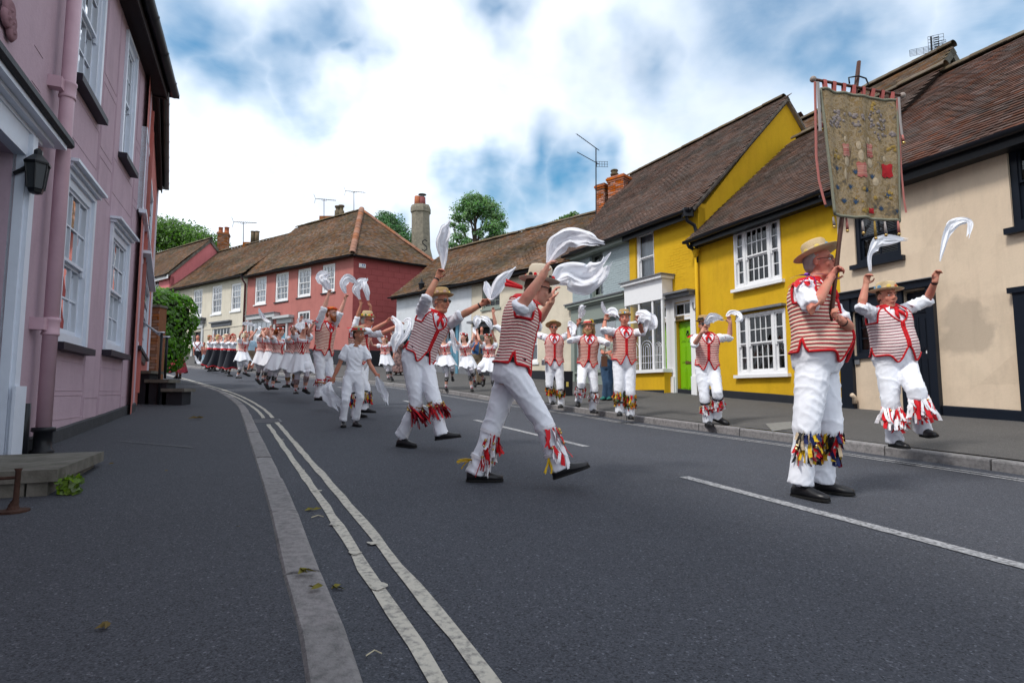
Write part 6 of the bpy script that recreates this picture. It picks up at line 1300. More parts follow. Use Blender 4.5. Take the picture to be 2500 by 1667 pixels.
def hand(mb, B, wr, hd, curl, side, simple=False):
    k = B.k*(.92 if B.female else 1); h = (hd-wr).normalized(); pn = B.ft - h*B.ft.dot(h)
    if pn.length < .2: pn = -B.u + h*B.u.dot(h)
    pn.normalize(); w = h.cross(pn)*(1 if side == 'R' else -1)
    rot = Matrix((w, h, pn)).transposed()
    mb.ball(wr + h*.048*k, (.037*k, .052*k, .017*k), 10, 7, rot=rot); mb.tube([wr - h*.02, wr + h*.03*k], [.027*k, .03*k], 8)
    for i, L in enumerate((.070,.078,.073,.058)):
        b = wr + h*(.082 - .004*abs(i-1.3))*k + w*(.028 - .019*i)*k; p = [b - h*.015*k, b]; ang = 0
        for sgm, (fr, da) in enumerate(((.42,.55),(.32,.95),(.26,.6))):
            ang += da*curl; p.append(p[-1] + (h*math.cos(ang) + pn*math.sin(ang))*L*fr*k)
        mb.tube(p, [.0095*k,.0095*k,.0085*k,.008*k,.0065*k], 6)
    b = wr + h*.025*k + w*.03*k; q = b + (h*.55 + w*.6 + pn*.45).normalized()*.038*k; mb.tube([b, q, q + (h*.8 + pn*(.2+.4*curl) - w*.15*curl).normalized()*.035*k], [.013*k,.011*k,.008*k], 6)
def head_pts(B): s = B.k**.6; return lambda x, y, z: B.head + (B.hr*x + B.hf*y + B.hu*z)*s
def person(spec):
    lod = spec.get('lod', 1); vox = (.0075, .011, .015)[lod]; B = make_body(spec); P = head_pts(B); s = B.k**.6; k = B.k
    base = B.leg['R'][2] if B.leg['R'][2].z < B.leg['L'][2].z else B.leg['L'][2]
    g = empty('person', (B.pel.x, B.pel.y, base.z-.08), spec['label'], 'person', spec.get('group')); B.g = g; rot = Matrix((B.hr, B.hf, B.hu)).transposed(); RR = random.Random(int(spec['pel'][0]*7+spec['pel'][1]))
    skin = SK[spec.get('skin', 0)]
    # ---- body, one surface
    mb = MB(); mb.loft([tring(B, h, -.012*k) for h in (-.12,-.06,0,.08,.16,.26,.36,.43,.48,.52,.55)])
    mb.ball(P(0,-.012,.03), (.076*s,.096*s,.09*s), 14, 10, rot=rot); mb.ball(P(0,.02,-.03), (.064*s,.076*s,.088*s), 12, 9, rot=rot); mb.ball(P(0,.033,-.075), (.052*s,.05*s,.042*s), 10, 7, rot=rot); mb.ball(P(0,.066,-.102), (.024*s,.02*s,.02*s), rot=rot)
    mb.tube([P(0,.084,.02), P(0,.098,-.006), P(0,.112,-.03)], [.009*s,.012*s,.0165*s], 8); mb.ball(P(0,.098,-.034), (.021*s,.014*s,.011*s), rot=rot)
    mb.ball(P(0,.078,.024), (.052*s,.016*s,.013*s), rot=rot); mb.ball(P(0,.088,-.064), (.025*s,.012*s,.012*s), rot=rot)
    for x in (-1, 1): mb.ball(P(.037*x,.06,-.028), (.026*s,.024*s,.028*s), rot=rot); mb.ball(P(.079*x,-.006,-.008), (.012*s,.02*s,.032*s), rot=rot)
    if spec.get('jowl'): mb.ball(P(0,.03,-.1), (.056*s,.05*s,.035*s), rot=rot)
    nb = B.neck - B.u*.03; mb.tube([P(0,-.02,-.03), P(0,-.012,-.09), nb], [.056*s,.056*s,.066*s], 12)
    for sd in 'RL':
        sh, el, wr, hd = B.arm[sd]; q = .9 if B.female else 1.0
        mb.tube([B.neck - B.u*.1*k + (sh-B.neck)*.3, sh, sh.lerp(el,.45), el, el.lerp(wr,.3), el.lerp(wr,.7), wr], [.05*k*q,.05*k*q,.045*k*q,.038*k*q,.042*k*q,.034*k*q,.027*k*q], 10); hand(mb, B, wr, hd, spec.get('curl', .9), sd)
        hip, kn, an, to, pl = B.leg[sd]; mb.tube([hip, hip.lerp(kn,.4), kn, kn.lerp(an,.3), an], [.085*k,.078*k,.055*k,.056*k,.038*k], 10)
    add_mesh('body', remesh(mb, vox, 2 if lod == 0 else 1, 'body'), skin, g)
    # ---- face
    if lod < 2:
        hd_ = g
        for x in (-1, 1):
            if not spec.get('shades'):
                mb = MB(); mb.ball(P(.031*x,.0775,.003), (.0125*s,.0125*s,.0085*s), 8, 6, rot=rot); e = mb.build('eye', m_eyew, g, smooth=True); mb = MB(); mb.ball(P(.031*x,.0845,.003), .0075*s, 6, 5); mb.build('iris', m_iris, e, smooth=True)
            mb = MB(); mb.tube([P(.012*x,.094,.026), P(.032*x,.092,.031), P(.05*x,.08,.026)], .0045*s, 5); mb.build('eyebrow', HAIR[spec.get('hair','brown')], g)
        mb = MB(); mb.tube([P(-.024,.09,-.065), P(0,.1,-.063), P(.024,.09,-.065)], [.003*s,.006*s,.003*s], 6); mb.build('mouth', m_lip, g, smooth=True)
    if spec.get('shades'):
        for x in (-1, 1): mb = MB(); mb.ball(P(.033*x,.094,.006), (.028*s,.008*s,.02*s), 10, 6, rot=rot); mb.build('sunglass_lens', m_lens, g, smooth=True)
        mb = MB(); mb.tube([P(-.012,.098,.01), P(.012,.098,.01)], .004*s, 5)
        for x in (-1, 1): mb.tube([P(.06*x,.085,.012), P(.079*x,.05,.014), P(.082*x,-.01,.012)], .004*s, 5)
        mb.build('sunglass_frame', m_blk, g)
    if spec.get('specs'):
        mb = MB()
        for x in (-1, 1):
            c = [(.034*x + .028*math.cos(a), .096, .0 + .019*math.sin(a)) for a in [2*math.pi*i/12 for i in range(13)]]; mb.tube([P(*q) for q in c], .0022*s, 5, cap=False); mb.tube([P(.062*x,.09,.006), P(.08*x,.05,.01), P(.084*x,-.01,.008)], .0025*s, 5)
        mb.tube([P(-.008,.1,.004), P(.008,.1,.004)], .0025*s, 5); mb.build('spectacles', m_wire, g)
    # ---- hair
    hm = HAIR[spec.get('hair','brown')]; ht = spec.get('hairstyle', 'short'); mb = MB()
    if ht == 'short': mb.ball(P(0,-.026,.022), (.082*s,.09*s,.092*s), 14, 10, rot=rot); mb.ball(P(0,-.05,-.03), (.066*s,.058*s,.05*s), 10, 8, rot=rot)
    else:
        mb.ball(P(0,-.02,.03), (.086*s,.1*s,.096*s), 14, 10, rot=rot)
        if ht == 'curly':
            for _ in range(34): a = RR.uniform(0, 6.28); b = RR.uniform(-.6,1.2); mb.ball(P(.095*math.cos(a)*math.cos(b*.7), -.05+.075*math.sin(a)*math.cos(b)-.02, .02+.09*math.sin(b)-.03), RR.uniform(.025,.042)*s, 7, 5)
        elif ht == 'bob':
            for x in (-1,1): mb.tube([P(.075*x,-.0,.05), P(.09*x,-.005,-.03), P(.08*x,.01,-.11)], [.04*s,.045*s,.03*s], 8)
            mb.ball(P(0,-.06,-.05), (.085*s,.06*s,.085*s), 12, 8, rot=rot)
        elif ht == 'long':
            for i in range(9):
                t = -1 + i/4; mb.tube([P(.085*t*.9,-.045 - .03*(1-t*t),.03), P(.1*t,-.05-.03*(1-t*t),-.08), P(.1*t,-.045-.02*(1-t*t),-.16+RR.uniform(-.02,.02))], [.035*s,.034*s,.016*s], 7)
        elif ht == 'bun': mb.ball(P(0,-.13,.02), .045*s, 10, 7); mb.ball(P(0,-.05,-.02), (.08*s,.07*s,.07*s), 10, 8, rot=rot)
    add_mesh('hair', remesh(mb, max(vox, .011), 2, 'hair'), hm, g, lambda p: .006*noise.noise(p*70))
    if spec.get('beard'):
        mb = MB(); mb.ball(P(0,.05,-.09), (.056*s,.05*s,.06*s), 12, 9, rot=rot); mb.ball(P(0,.075,-.125), (.036*s,.03*s,.042*s), 10, 8, rot=rot)
        for x in (-1,1): mb.tube([P(.068*x,.02,-.01), P(.062*x,.035,-.06), P(.035*x,.06,-.1)], [.012*s,.02*s,.03*s], 7)
        mb.tube([P(-.028,.092,-.062), P(0,.103,-.046), P(.028,.092,-.062)], .009*s, 6); add_mesh('beard', remesh(mb, max(vox,.009), 1, 'beard'), HAIR[spec.get('beard')], g, lambda p: .005*noise.noise(p*90))
    o = spec.get('outfit', 'morris'); {'morris': dress_morris, 'boy': dress_boy, 'stripe': dress_stripe, 'black': dress_black, 'plain': dress_plain}[o](B, spec, g, vox, RR, P, rot, s)
    return B
def shoes(B, g, mt=None, laces=None):
    for sd in 'RL':
        hip, kn, an, to, pl = B.leg[sd]; k = B.k; sh = (kn-an).normalized()
        f = to - an
        if pl: f.z = 0; f = f.normalized() if f.length > .03 else B.fw.copy(); f = (f*.7 + B.fw*.3).normalized(); up = Vector((0,0,1)); gr = (B.ground or road_z)(an.x, an.y) + .002; gz = an.z - .078*k; gz = gr if abs(gz-gr) < .06 else gz; b = Vector((an.x, an.y, gz))
        else: f = (f + sh*.06*k).normalized(); w = f.cross(sh).normalized(); up = w.cross(f).normalized(); up = up if up.dot(sh) > 0 else -up; b = an - up*.075*k
        w = up.cross(f).normalized(); mb = MB(); rings = []
        for x, hw, hh in ((-.07,.022,.05),(-.055,.034,.066),(-.02,.039,.086),(.02,.04,.09),(.06,.042,.072),(.1,.047,.054),(.145,.047,.043),(.18,.036,.035),(.202,.015,.024)):
            rings.append([b + f*x*k + (w*hw*math.cos(a) + up*(hh*max(0, math.sin(a))**.8 if math.sin(a) > 0 else 0)) *k + up*.014*k for a in [math.pi*i/8 for i in range(9)]])
        mb.loft(rings); o = mb.build('shoe', mt or m_shoe, g, smooth=True); mb = MB(); rings = []
        for x, hw in ((-.074,.024),(-.05,.037),(0,.041),(.06,.043),(.11,.049),(.15,.048),(.185,.036),(.207,.014)): rings.append([b + f*x*k + w*hw*k, b + f*x*k + w*hw*k + up*.016*k, b + f*x*k - w*hw*k + up*.016*k, b + f*x*k - w*hw*k])
        mb.loft(rings); mb.build('sole', m_sole, o)
        mb = MB(); mb.tube([b + up*.075*k, an + sh*.04*k], [.036*k,.036*k], 8); mb.build('sock', m_whiterib if B.sock is None else B.sock, g)
        mb = MB()
        for i in range(4): q = b + f*(.03+.018*i)*k + up*(.094-.011*i)*k; mb.tube([q - w*.026*k, q + up*.006*k, q + w*.026*k], .0035*k, 5)
        if laces: q = b + f*.03*k + up*.1*k; mb.ball(q, (.022*k,.03*k,.016*k), 8, 5)
        mb.build('laces', laces or m_blkrib, o)
def trousers(B, g, vox, mt, blouse=True, r=1.0, cuff=True):
    k = B.k; mb = MB(); mb.loft([tring(B, h, .014*k) for h in (-.11,-.06,0,.06,.11)])
    for sd in 'RL':
        hip, kn, an, to, pl = B.leg[sd]; d = (an-kn).normalized(); e = an + d*.025*k; q = k*r
        top = hip + (B.pel-hip)*.25 + B.u*.03
        mb.tube([top, hip, hip.lerp(kn,.35), hip.lerp(kn,.75), kn, kn.lerp(e,.10), kn.lerp(e,.22), kn.lerp(e,.5), kn.lerp(e,.8), e], [.092*q,.100*q,.094*q,.082*q,.076*q,.078*q if blouse else .07*q,.066*q,.066*q,.069*q,.074*q], 14)
    me = remesh(mb, max(vox*1.25,.01), 4, 'trousers')
    def dsp(p):
        z = p.z + .7*p.x + .4*p.y; a = noise.noise(Vector((p.x*6, p.y*6, z*8))); b = noise.noise(Vector((p.x*9+9, p.y*9, (p.z-.8*p.x)*17))); return .0075*(1-min(1,abs(a)*1.5))**5 + .003*(1-min(1,abs(b)*1.5))**3 - .002
    return add_mesh('trousers', me, mt, g, dsp)
def shirt(B, g, vox, mt, se=1.0, fore=.12, r=1.0, top=.5, cuffs=True, hem=.0, puff=False):
    k = B.k; mb = MB(); hs = [h for h in (hem,.08,.16,.26,.36,.43,.47,.5) if h <= top]; mb.loft([tring(B, h, .007*k) for h in hs])
    for sd in 'RL':
        sh, el, wr, hd = B.arm[sd]; st = B.neck - B.u*.11*k + (sh-B.neck)*.35; q = k*r
        if puff: mb.ball(sh.lerp(el,.18), .085*k, 12, 9); mb.tube([st, sh, sh.lerp(el,.45)], [.07*q,.075*q,.055*q], 12)
        else:
            end = el.lerp(wr, fore) if fore > 0 else sh.lerp(el, se); pts = [st, sh, sh.lerp(el,.35), sh.lerp(el,.75)] + ([el] if fore > 0 else []) + [end]; rd = [.064*q,.069*q,.065*q,.06*q] + ([.057*q] if fore > 0 else []) + [.055*q]
            mb.tube(pts, rd, 14)
            if cuffs: d = (pts[-1]-pts[-2]).normalized(); mb.tube([end - d*.045*k, end - d*.04*k, end, end + d*.006*k], [.054*q,.062*q,.062*q,.054*q], 14)
    def dsp(p): z = p.z + .6*p.x; return .012*(1-min(1, abs(noise.noise(Vector((p.x*8, p.y*8, z*11))))*1.6))**5 + .003*noise.noise(p*20) - .003
    return add_mesh('shirt', remesh(mb, max(vox*1.2,.01), 3, 'shirt'), mt, g, dsp)
def waistcoat(B, g, mt, trim, RR, off=.02, open_top=.36):
    n = 120; m_ = 26; k = B.k; mb = MB(); uvs = []
    def bot(t):                                          # t: degrees from the front, signed
        a = abs(t); h = .035
        h += .07*(1-sstep(0, 16, a)); h -= .075*math.exp(-((a-24)/13)**2)*1.0; h += .10*max(0, 1-abs(a-98)/9); return h
    def topf(t):
        a = abs(t); v = lerp(open_top, .515, sstep(2, 44, a)); v -= .15*(sstep(52, 66, a) - sstep(112, 128, a)); return min(v, .515 if a < 90 else .525)
    grid_ = []
    for i in range(n+1):
        t = 2 + 356*i/n; tt = t if t <= 180 else t-360; th = math.radians(tt); b0, t0 = bot(tt), topf(tt); col = []
        for j in range(m_+1):
            h = lerp(b0, t0, j/m_); wv = .004*noise.noise(Vector((th*3, h*22, 5.1)))
            col.append(tpt(B, h, th, (off + wv)*k + .012*k*(1-sstep(-.02,.12,h)))); uvs.append((tt/360, h*B.Lt/.52 + .006*math.sin(th*3)))
        grid_.append(col)
    mb.v = [tuple(q) for c in grid_ for q in c]; mb.f = [(i*(m_+1)+j, (i+1)*(m_+1)+j, (i+1)*(m_+1)+j+1, i*(m_+1)+j+1) for i in range(n) for j in range(m_)]; mb.m = [0]*len(mb.f); mb.uv = uvs
    w = mb.build('waistcoat', mt, g, smooth=True)
    for nm, pts in (('hem_trim', [c[0] for c in grid_]), ('armhole_trim', [c[-1] for c in grid_]), ('front_trim', grid_[0]), ('front_trim', grid_[-1])):
        tb = MB(); tb.tube(pts, (.0095 if nm != 'front_trim' else .0125)*k, 6); tb.build(nm, trim, w, smooth=True)
    return w
def neckerchief(B, g, mt, collar=True):
    k = B.k; mb = MB(); n = 16; rings = [tring(B, h, o, n) for h, o in ((.50,.012*k),(.525,.018*k),(.55,.012*k))]; mb.loft(rings, cap=False); mb.build('neckerchief', mt, g, smooth=True)
    a = tpt(B, .49, 0, .02*k)
    if collar:
        mb = MB()
        for s_ in (-1, 1):
            p0 = tpt(B, .535, s_*.25, .012*k); p1 = tpt(B, .535, s_*1.4, .02*k); p2 = tpt(B, .49, s_*1.2, .03*k); p3 = tpt(B, .455, s_*.42, .03*k); mb.add([p0,p1,p2,p3], [(0,1,2,3)])
        mb.build('collar', m_shirt, g)
    mb = MB(); mb.ball(a, (.02*k,.02*k,.022*k), 8, 6); mb.tube([a, tpt(B,.44,.12,.03*k), tpt(B,.38,.1,.034*k)], [.012*k,.02*k,.008*k], 6); mb.tube([a, tpt(B,.44,-.1,.03*k), tpt(B,.40,-.14,.034*k)], [.012*k,.018*k,.008*k], 6); mb.build('neckerchief_knot', mt, g, smooth=True)
def ribbon(mb, p, d, L, w, m, RR, droop=.5, seg=4, n=None):
    d = d.normalized(); s = d.cross(Vector((0,0,1))); s = s.normalized() if s.length > .05 else Vector((1,0,0)); s = (s + Vector((RR.gauss(0,.4), RR.gauss(0,.4), RR.gauss(0,.3)))).normalized(); pts = []; q = Vector(p)
    for i in range(seg+1):
        pts.append((q + s*w*.5, q - s*w*.5)); d = (d + Vector((RR.gauss(0,.22), RR.gauss(0,.22), -droop*.5))).normalized(); q = q + d*(L/seg); s = (s + Vector((RR.gauss(0,.15),)*3)).normalized()
    b = len(mb.v); mb.add([v for pr in pts for v in pr], [(2*i, 2*i+1, 2*i+3, 2*i+2) for i in range(seg)], m)
def bellpads(B, g, RR, scheme, f0=.1, f1=.42, nrib=34, strap=None, L=.10, out=None, bells=10):
    cols = dict(rw=[m_redrib, m_whiterib], multi=[m_yelrib, m_redrib, m_navyrib, m_blkrib, m_beirib, m_redrib, m_darkred, m_blkrib], yr=[m_yelrib, m_redrib, m_orgrib, m_grnrib, m_blkrib], mar=[m_darkred, m_redrib, m_darkred], wr=[m_whiterib, m_redrib, m_whiterib])[scheme]
    for sd in 'RL':
        hip, kn, an, to, pl = B.leg[sd]; ax = (an-kn); ax.normalize(); Ls = (an-kn).length; k = B.k; r = .072*k
        a0 = B.fw - ax*B.fw.dot(ax); a0 = a0.normalized() if a0.length > .1 else Vector((1,0,0)); a1 = ax.cross(a0); r = .076*k
        mb = MB(); nm = len(cols)
        for i in range(int(nrib*1.7)):
            f = lerp(f0, f1, (i % 5)/4.4 + RR.uniform(0,.08)); th = RR.uniform(-2.1, 2.1) if scheme != 'yr' else RR.uniform(-3.1,3.1); d = a0*math.cos(th) + a1*math.sin(th); p = kn + ax*f*Ls + d*r
            dd = d*.22 + ax*.9
            if out is not None: dd = dd*.35 + out
            ribbon(mb, p, dd, L*RR.uniform(.7,1.25)*k, .031*k*RR.uniform(.7,1.2), RR.randrange(nm), RR)
        for i in range(bells):
            f = RR.uniform(f0+.03, f1+.06); th = RR.uniform(-1.9,1.9); d = a0*math.cos(th) + a1*math.sin(th); mb.ball(kn + ax*f*Ls + d*(r+.018*k), .0115*k, 7, 5, m=nm)
        o = mb.build('bell_pad', cols + [m_bell], g); st = MB()
        for f in (f0-.02, f1): q = kn + ax*f*Ls; st.tube([q - ax*.012*k, q + ax*.012*k], [r*1.03, r*1.03], 14)
        st.build('strap', strap or m_blkrib, o)
def hat(B, g, P, rot, s, mt, band=None, brim=.15, crown=.1, tilt=8, badges=0, RR=None, flower=False, bandz=.02, curl=.012, cr=.092, flowers=None):
    tr = Matrix.Rotation(math.radians(tilt), 3, 'X'); R3 = rot @ tr; c = P(0,-.008,.062); mb = MB(); ks = s
    prof = [(cr*.98,.0),(cr+.01,.002),(brim*.8,-.004),(brim,.0+curl*.5),(brim+.003,.003+curl*.5),(brim*.8,.004),(cr+.012,.01),(cr,.016),(cr*.98,.05),(cr*.94,crown*.85),(cr*.82,crown*.98),(cr*.5,crown*1.0),(cr*.2,crown*.93),(.001,crown*.92)]
    mb.lathe(c, [(r*ks, z*ks) for r, z in prof], 28, rot=R3); h = mb.build('hat', mt, g, smooth=True)
    if band is not None: mb = MB(); mb.lathe(c, [(cr*1.02*ks,(bandz-.008)*ks),(cr*1.05*ks,(bandz-.006)*ks),(cr*1.04*ks,(bandz+.024)*ks),(cr*1.0*ks,(bandz+.026)*ks)], 28, rot=R3); mb.build('hat_band', band, h, smooth=True)
    for i in range(badges):
        a = math.pi*(.5 + (i-(badges-1)/2)*.26) + RR.uniform(-.05,.05); d = Vector((math.cos(a), math.sin(a), 0)); z = .03; q = c + R3 @ (Vector((d.x*cr*1.04, d.y*cr*1.04, z))*ks); mb = MB(); rr = (R3 @ d).to_track_quat('Z','Y').to_matrix(); mb.lathe(q, [(.02*ks,0),(.02*ks,.006*ks),(.016*ks,.008*ks),(.001,.009*ks)], 12, rot=rr); mb.build('badge', RR.choice(BADGE), h, smooth=True)
    if flower:
        q = c + R3 @ (Vector((-cr*.75, cr*.6, .045))*ks); d = (R3 @ Vector((-.6,.75,.1))).normalized(); rr = d.to_track_quat('Z','Y').to_matrix(); mb = MB()
        for i in range(14): a = 2*math.pi*i/14; e = rr @ Vector((math.cos(a), math.sin(a), 0)); f = rr @ Vector((-math.sin(a), math.cos(a), 0)); mb.add([q+e*.012*ks, q+e*.035*ks+f*.01*ks+d*.006, q+e*.056*ks, q+e*.035*ks-f*.01*ks+d*.006], [(0,1,2,3)])
        fl = mb.build('sunflower', m_yelrib, h); mb = MB(); mb.ball(q+d*.006, (.02*ks,.02*ks,.02*ks), 8, 6); mb.build('flower_centre', HAIR['brown'], fl)
    if flowers:
        for i in range(flowers[0]):
            a = 2*math.pi*i/flowers[0]+RR.uniform(-.1,.1); q = c + R3 @ (Vector((math.cos(a)*cr*1.08, math.sin(a)*cr*1.08, .025+RR.uniform(-.006,.012)))*ks); mb = MB(); mb.ball(q, RR.uniform(.014,.02)*ks, 7, 5); mb.build('flower', flowers[1][i % len(flowers[1])], h, smooth=True)
    return h
BADGE = [mat('badge_%d' % i, c, .35) for i, c in enumerate(((.6,.62,.65),(.12,.3,.5),(.5,.12,.04),(.65,.5,.12),(.08,.25,.2),(.45,.3,.25)))]
def wrist_band(B, g, sd, mt):
    sh, el, wr, hd = B.arm[sd]; d = (wr-el).normalized(); mb = MB(); mb.tube([wr-d*.028, wr-d*.01], .031*B.k, 12); mb.build('wristband', mt, g)
def dress_morris(B, sp_, g, vox, RR, P, rot, s):
    B.ground = sp_.get('ground'); B.sock = None; k = B.k
    shirt(B, g, vox, m_shirt, se=sp_.get('se', 1.0), fore=sp_.get('fore', .04)); trousers(B, g, vox, m_trs, r=sp_.get('tr', 1.0)); waistcoat(B, g, sp_.get('vest', V_RED), sp_.get('trim', m_red), RR); neckerchief(B, g, sp_.get('kerchief', m_redrib)); shoes(B, g)
    if sp_.get('belt'):
        mb = MB(); mb.loft([tring(B, h, .022*k, 24) for h in (.045,.085)], cap=False); mb.build('belt', m_blk, g, smooth=True)
    bellpads(B, g, RR, sp_.get('pads', 'rw'), *sp_.get('padf', (.1,.42)), nrib=sp_.get('nrib', 34), strap=sp_.get('strap'), L=sp_.get('ribL', .1), out=sp_.get('padout'))
    hat(B, g, P, rot, s, **dict(dict(mt=m_straw, RR=RR, badges=3), **sp_.get('hat', {})))
    for sd in 'RL':                                      # ribbon knots on the shoulders
        if sp_.get('rosette', True): mb = MB(); p = B.arm[sd][0] + B.u*.05*k; [ribbon(mb, p, B.rt_t*(1 if sd == 'R' else -1) + Vector((RR.gauss(0,.5), RR.gauss(0,.5), .2)), .12*k, .035*k, 0, RR) for _ in range(4)]; mb.build('shoulder_ribbon', sp_.get('kerchief', m_redrib), g)
    for sd in sp_.get('bands', ''): wrist_band(B, g, sd, m_blk)
def dress_boy(B, sp_, g, vox, RR, P, rot, s):
    B.ground = None; B.sock = None; shirt(B, g, vox, m_shirt, se=.62, fore=0, cuffs=False, top=.5, hem=-.08, r=1.12); trousers(B, g, vox, m_trs, blouse=False, r=.95); shoes(B, g)
    mb = MB()
    for s_ in (-1, 1): mb.add([tpt(B,.545,s_*.2,.012), tpt(B,.545,s_*1.5,.02), tpt(B,.5,s_*1.3,.03), tpt(B,.47,s_*.35,.03)], [(0,1,2,3)])
    mb.build('collar', m_shirt, g); mb = MB()
    for h in (.4,.3,.2,.1): mb.ball(tpt(B,h,0,.012), .006, 6, 4)
    mb.build('buttons', m_eyew, g); mb = MB(); mb.add([tpt(B,.40,-.75,.012), tpt(B,.40,-.4,.012), tpt(B,.31,-.4,.012), tpt(B,.31,-.75,.012)], [(0,1,2,3)]); mb.build('pocket', m_shirt, g)
    hat(B, g, P, rot, s, mt=m_straw, band=m_redrib, badges=3, RR=RR, tilt=4, brim=.135, crown=.085)
def skirt(B, g, mt, RR, L, r1, h0=.1, nf=9, amp=.05, hem=None, hem2=None, sway=Vector((0,0,0))):
    k = B.k; n = 54; rings = []; top = B.pel + B.u*(h0*B.Lt/.52); kav = (B.leg['R'][1]+B.leg['L'][1])/2; ph = RR.uniform(0,6)
    for j in range(11):
        t = j/10; ring = []; a, bf, bb = tprof(B, h0); c = top.lerp(Vector((lerp(B.pel.x,kav.x,.45), lerp(B.pel.y,kav.y,.45), top.z - L)), t) + sway*t*t
        for i in range(n):
            th = 2*math.pi*i/n; grow = r1*1.25*t; f = 1 + amp*1.6*t*math.sin(nf*th+ph+1.3*math.sin(2*th)) + .05*t*noise.noise(Vector((math.cos(th)*2, math.sin(th)*2, t*2+ph)))
            x = (a+.01+grow)*f*math.sin(th); y = ((bf if math.cos(th) > 0 else bb)+.01+grow)*f*math.cos(th); q = c + B.rt*x + B.fw*y; q.z += .03*t*math.sin(nf*th*.5+ph)
            ring.append(q)
        rings.append(ring)
    mb = MB(); mb.loft(rings, cap=False); sk = mb.build('skirt', mt, g, smooth=True)
    if hem: mb = MB(); mb.tube(rings[-1] + [rings[-1][0]], .014*k, 6); mb.build('hem_band', hem, sk, smooth=True)
    return sk
def tights(B, g, vox, mt):
    mb = MB(); k = B.k
    for sd in 'RL': hip, kn, an, to, pl = B.leg[sd]; mb.tube([hip, hip.lerp(kn,.5), kn, kn.lerp(an,.3), kn.lerp(an,.7), an], [.088*k,.076*k,.058*k,.058*k,.044*k,.042*k], 12)
    add_mesh('tights', remesh(mb, max(vox,.012), 2, 'tights'), mt, g)
m_pad = bpy.data.materials.new('bell_pad_black_white')
def pad_mat():
    m_pad.use_nodes = True; t = m_pad.node_tree; b = t.nodes['Principled BSDF']; b.inputs['Roughness'].default_value = .6; tc = t.nodes.new('ShaderNodeTexCoord'); v = t.nodes.new('ShaderNodeTexVoronoi'); v.inputs['Scale'].default_value = 32; t.links.new(tc.outputs['Object'], v.inputs['Vector']); r = t.nodes.new('ShaderNodeValToRGB'); r.color_ramp.interpolation = 'CONSTANT'; t.links.new(v.outputs['Distance'], r.inputs[0]); r.color_ramp.elements[0].color = (.6,.6,.6,1); r.color_ramp.elements[1].position = .33; r.color_ramp.elements[1].color = (.012,.012,.014,1); t.links.new(r.outputs[0], b.inputs['Base Color'])
pad_mat()
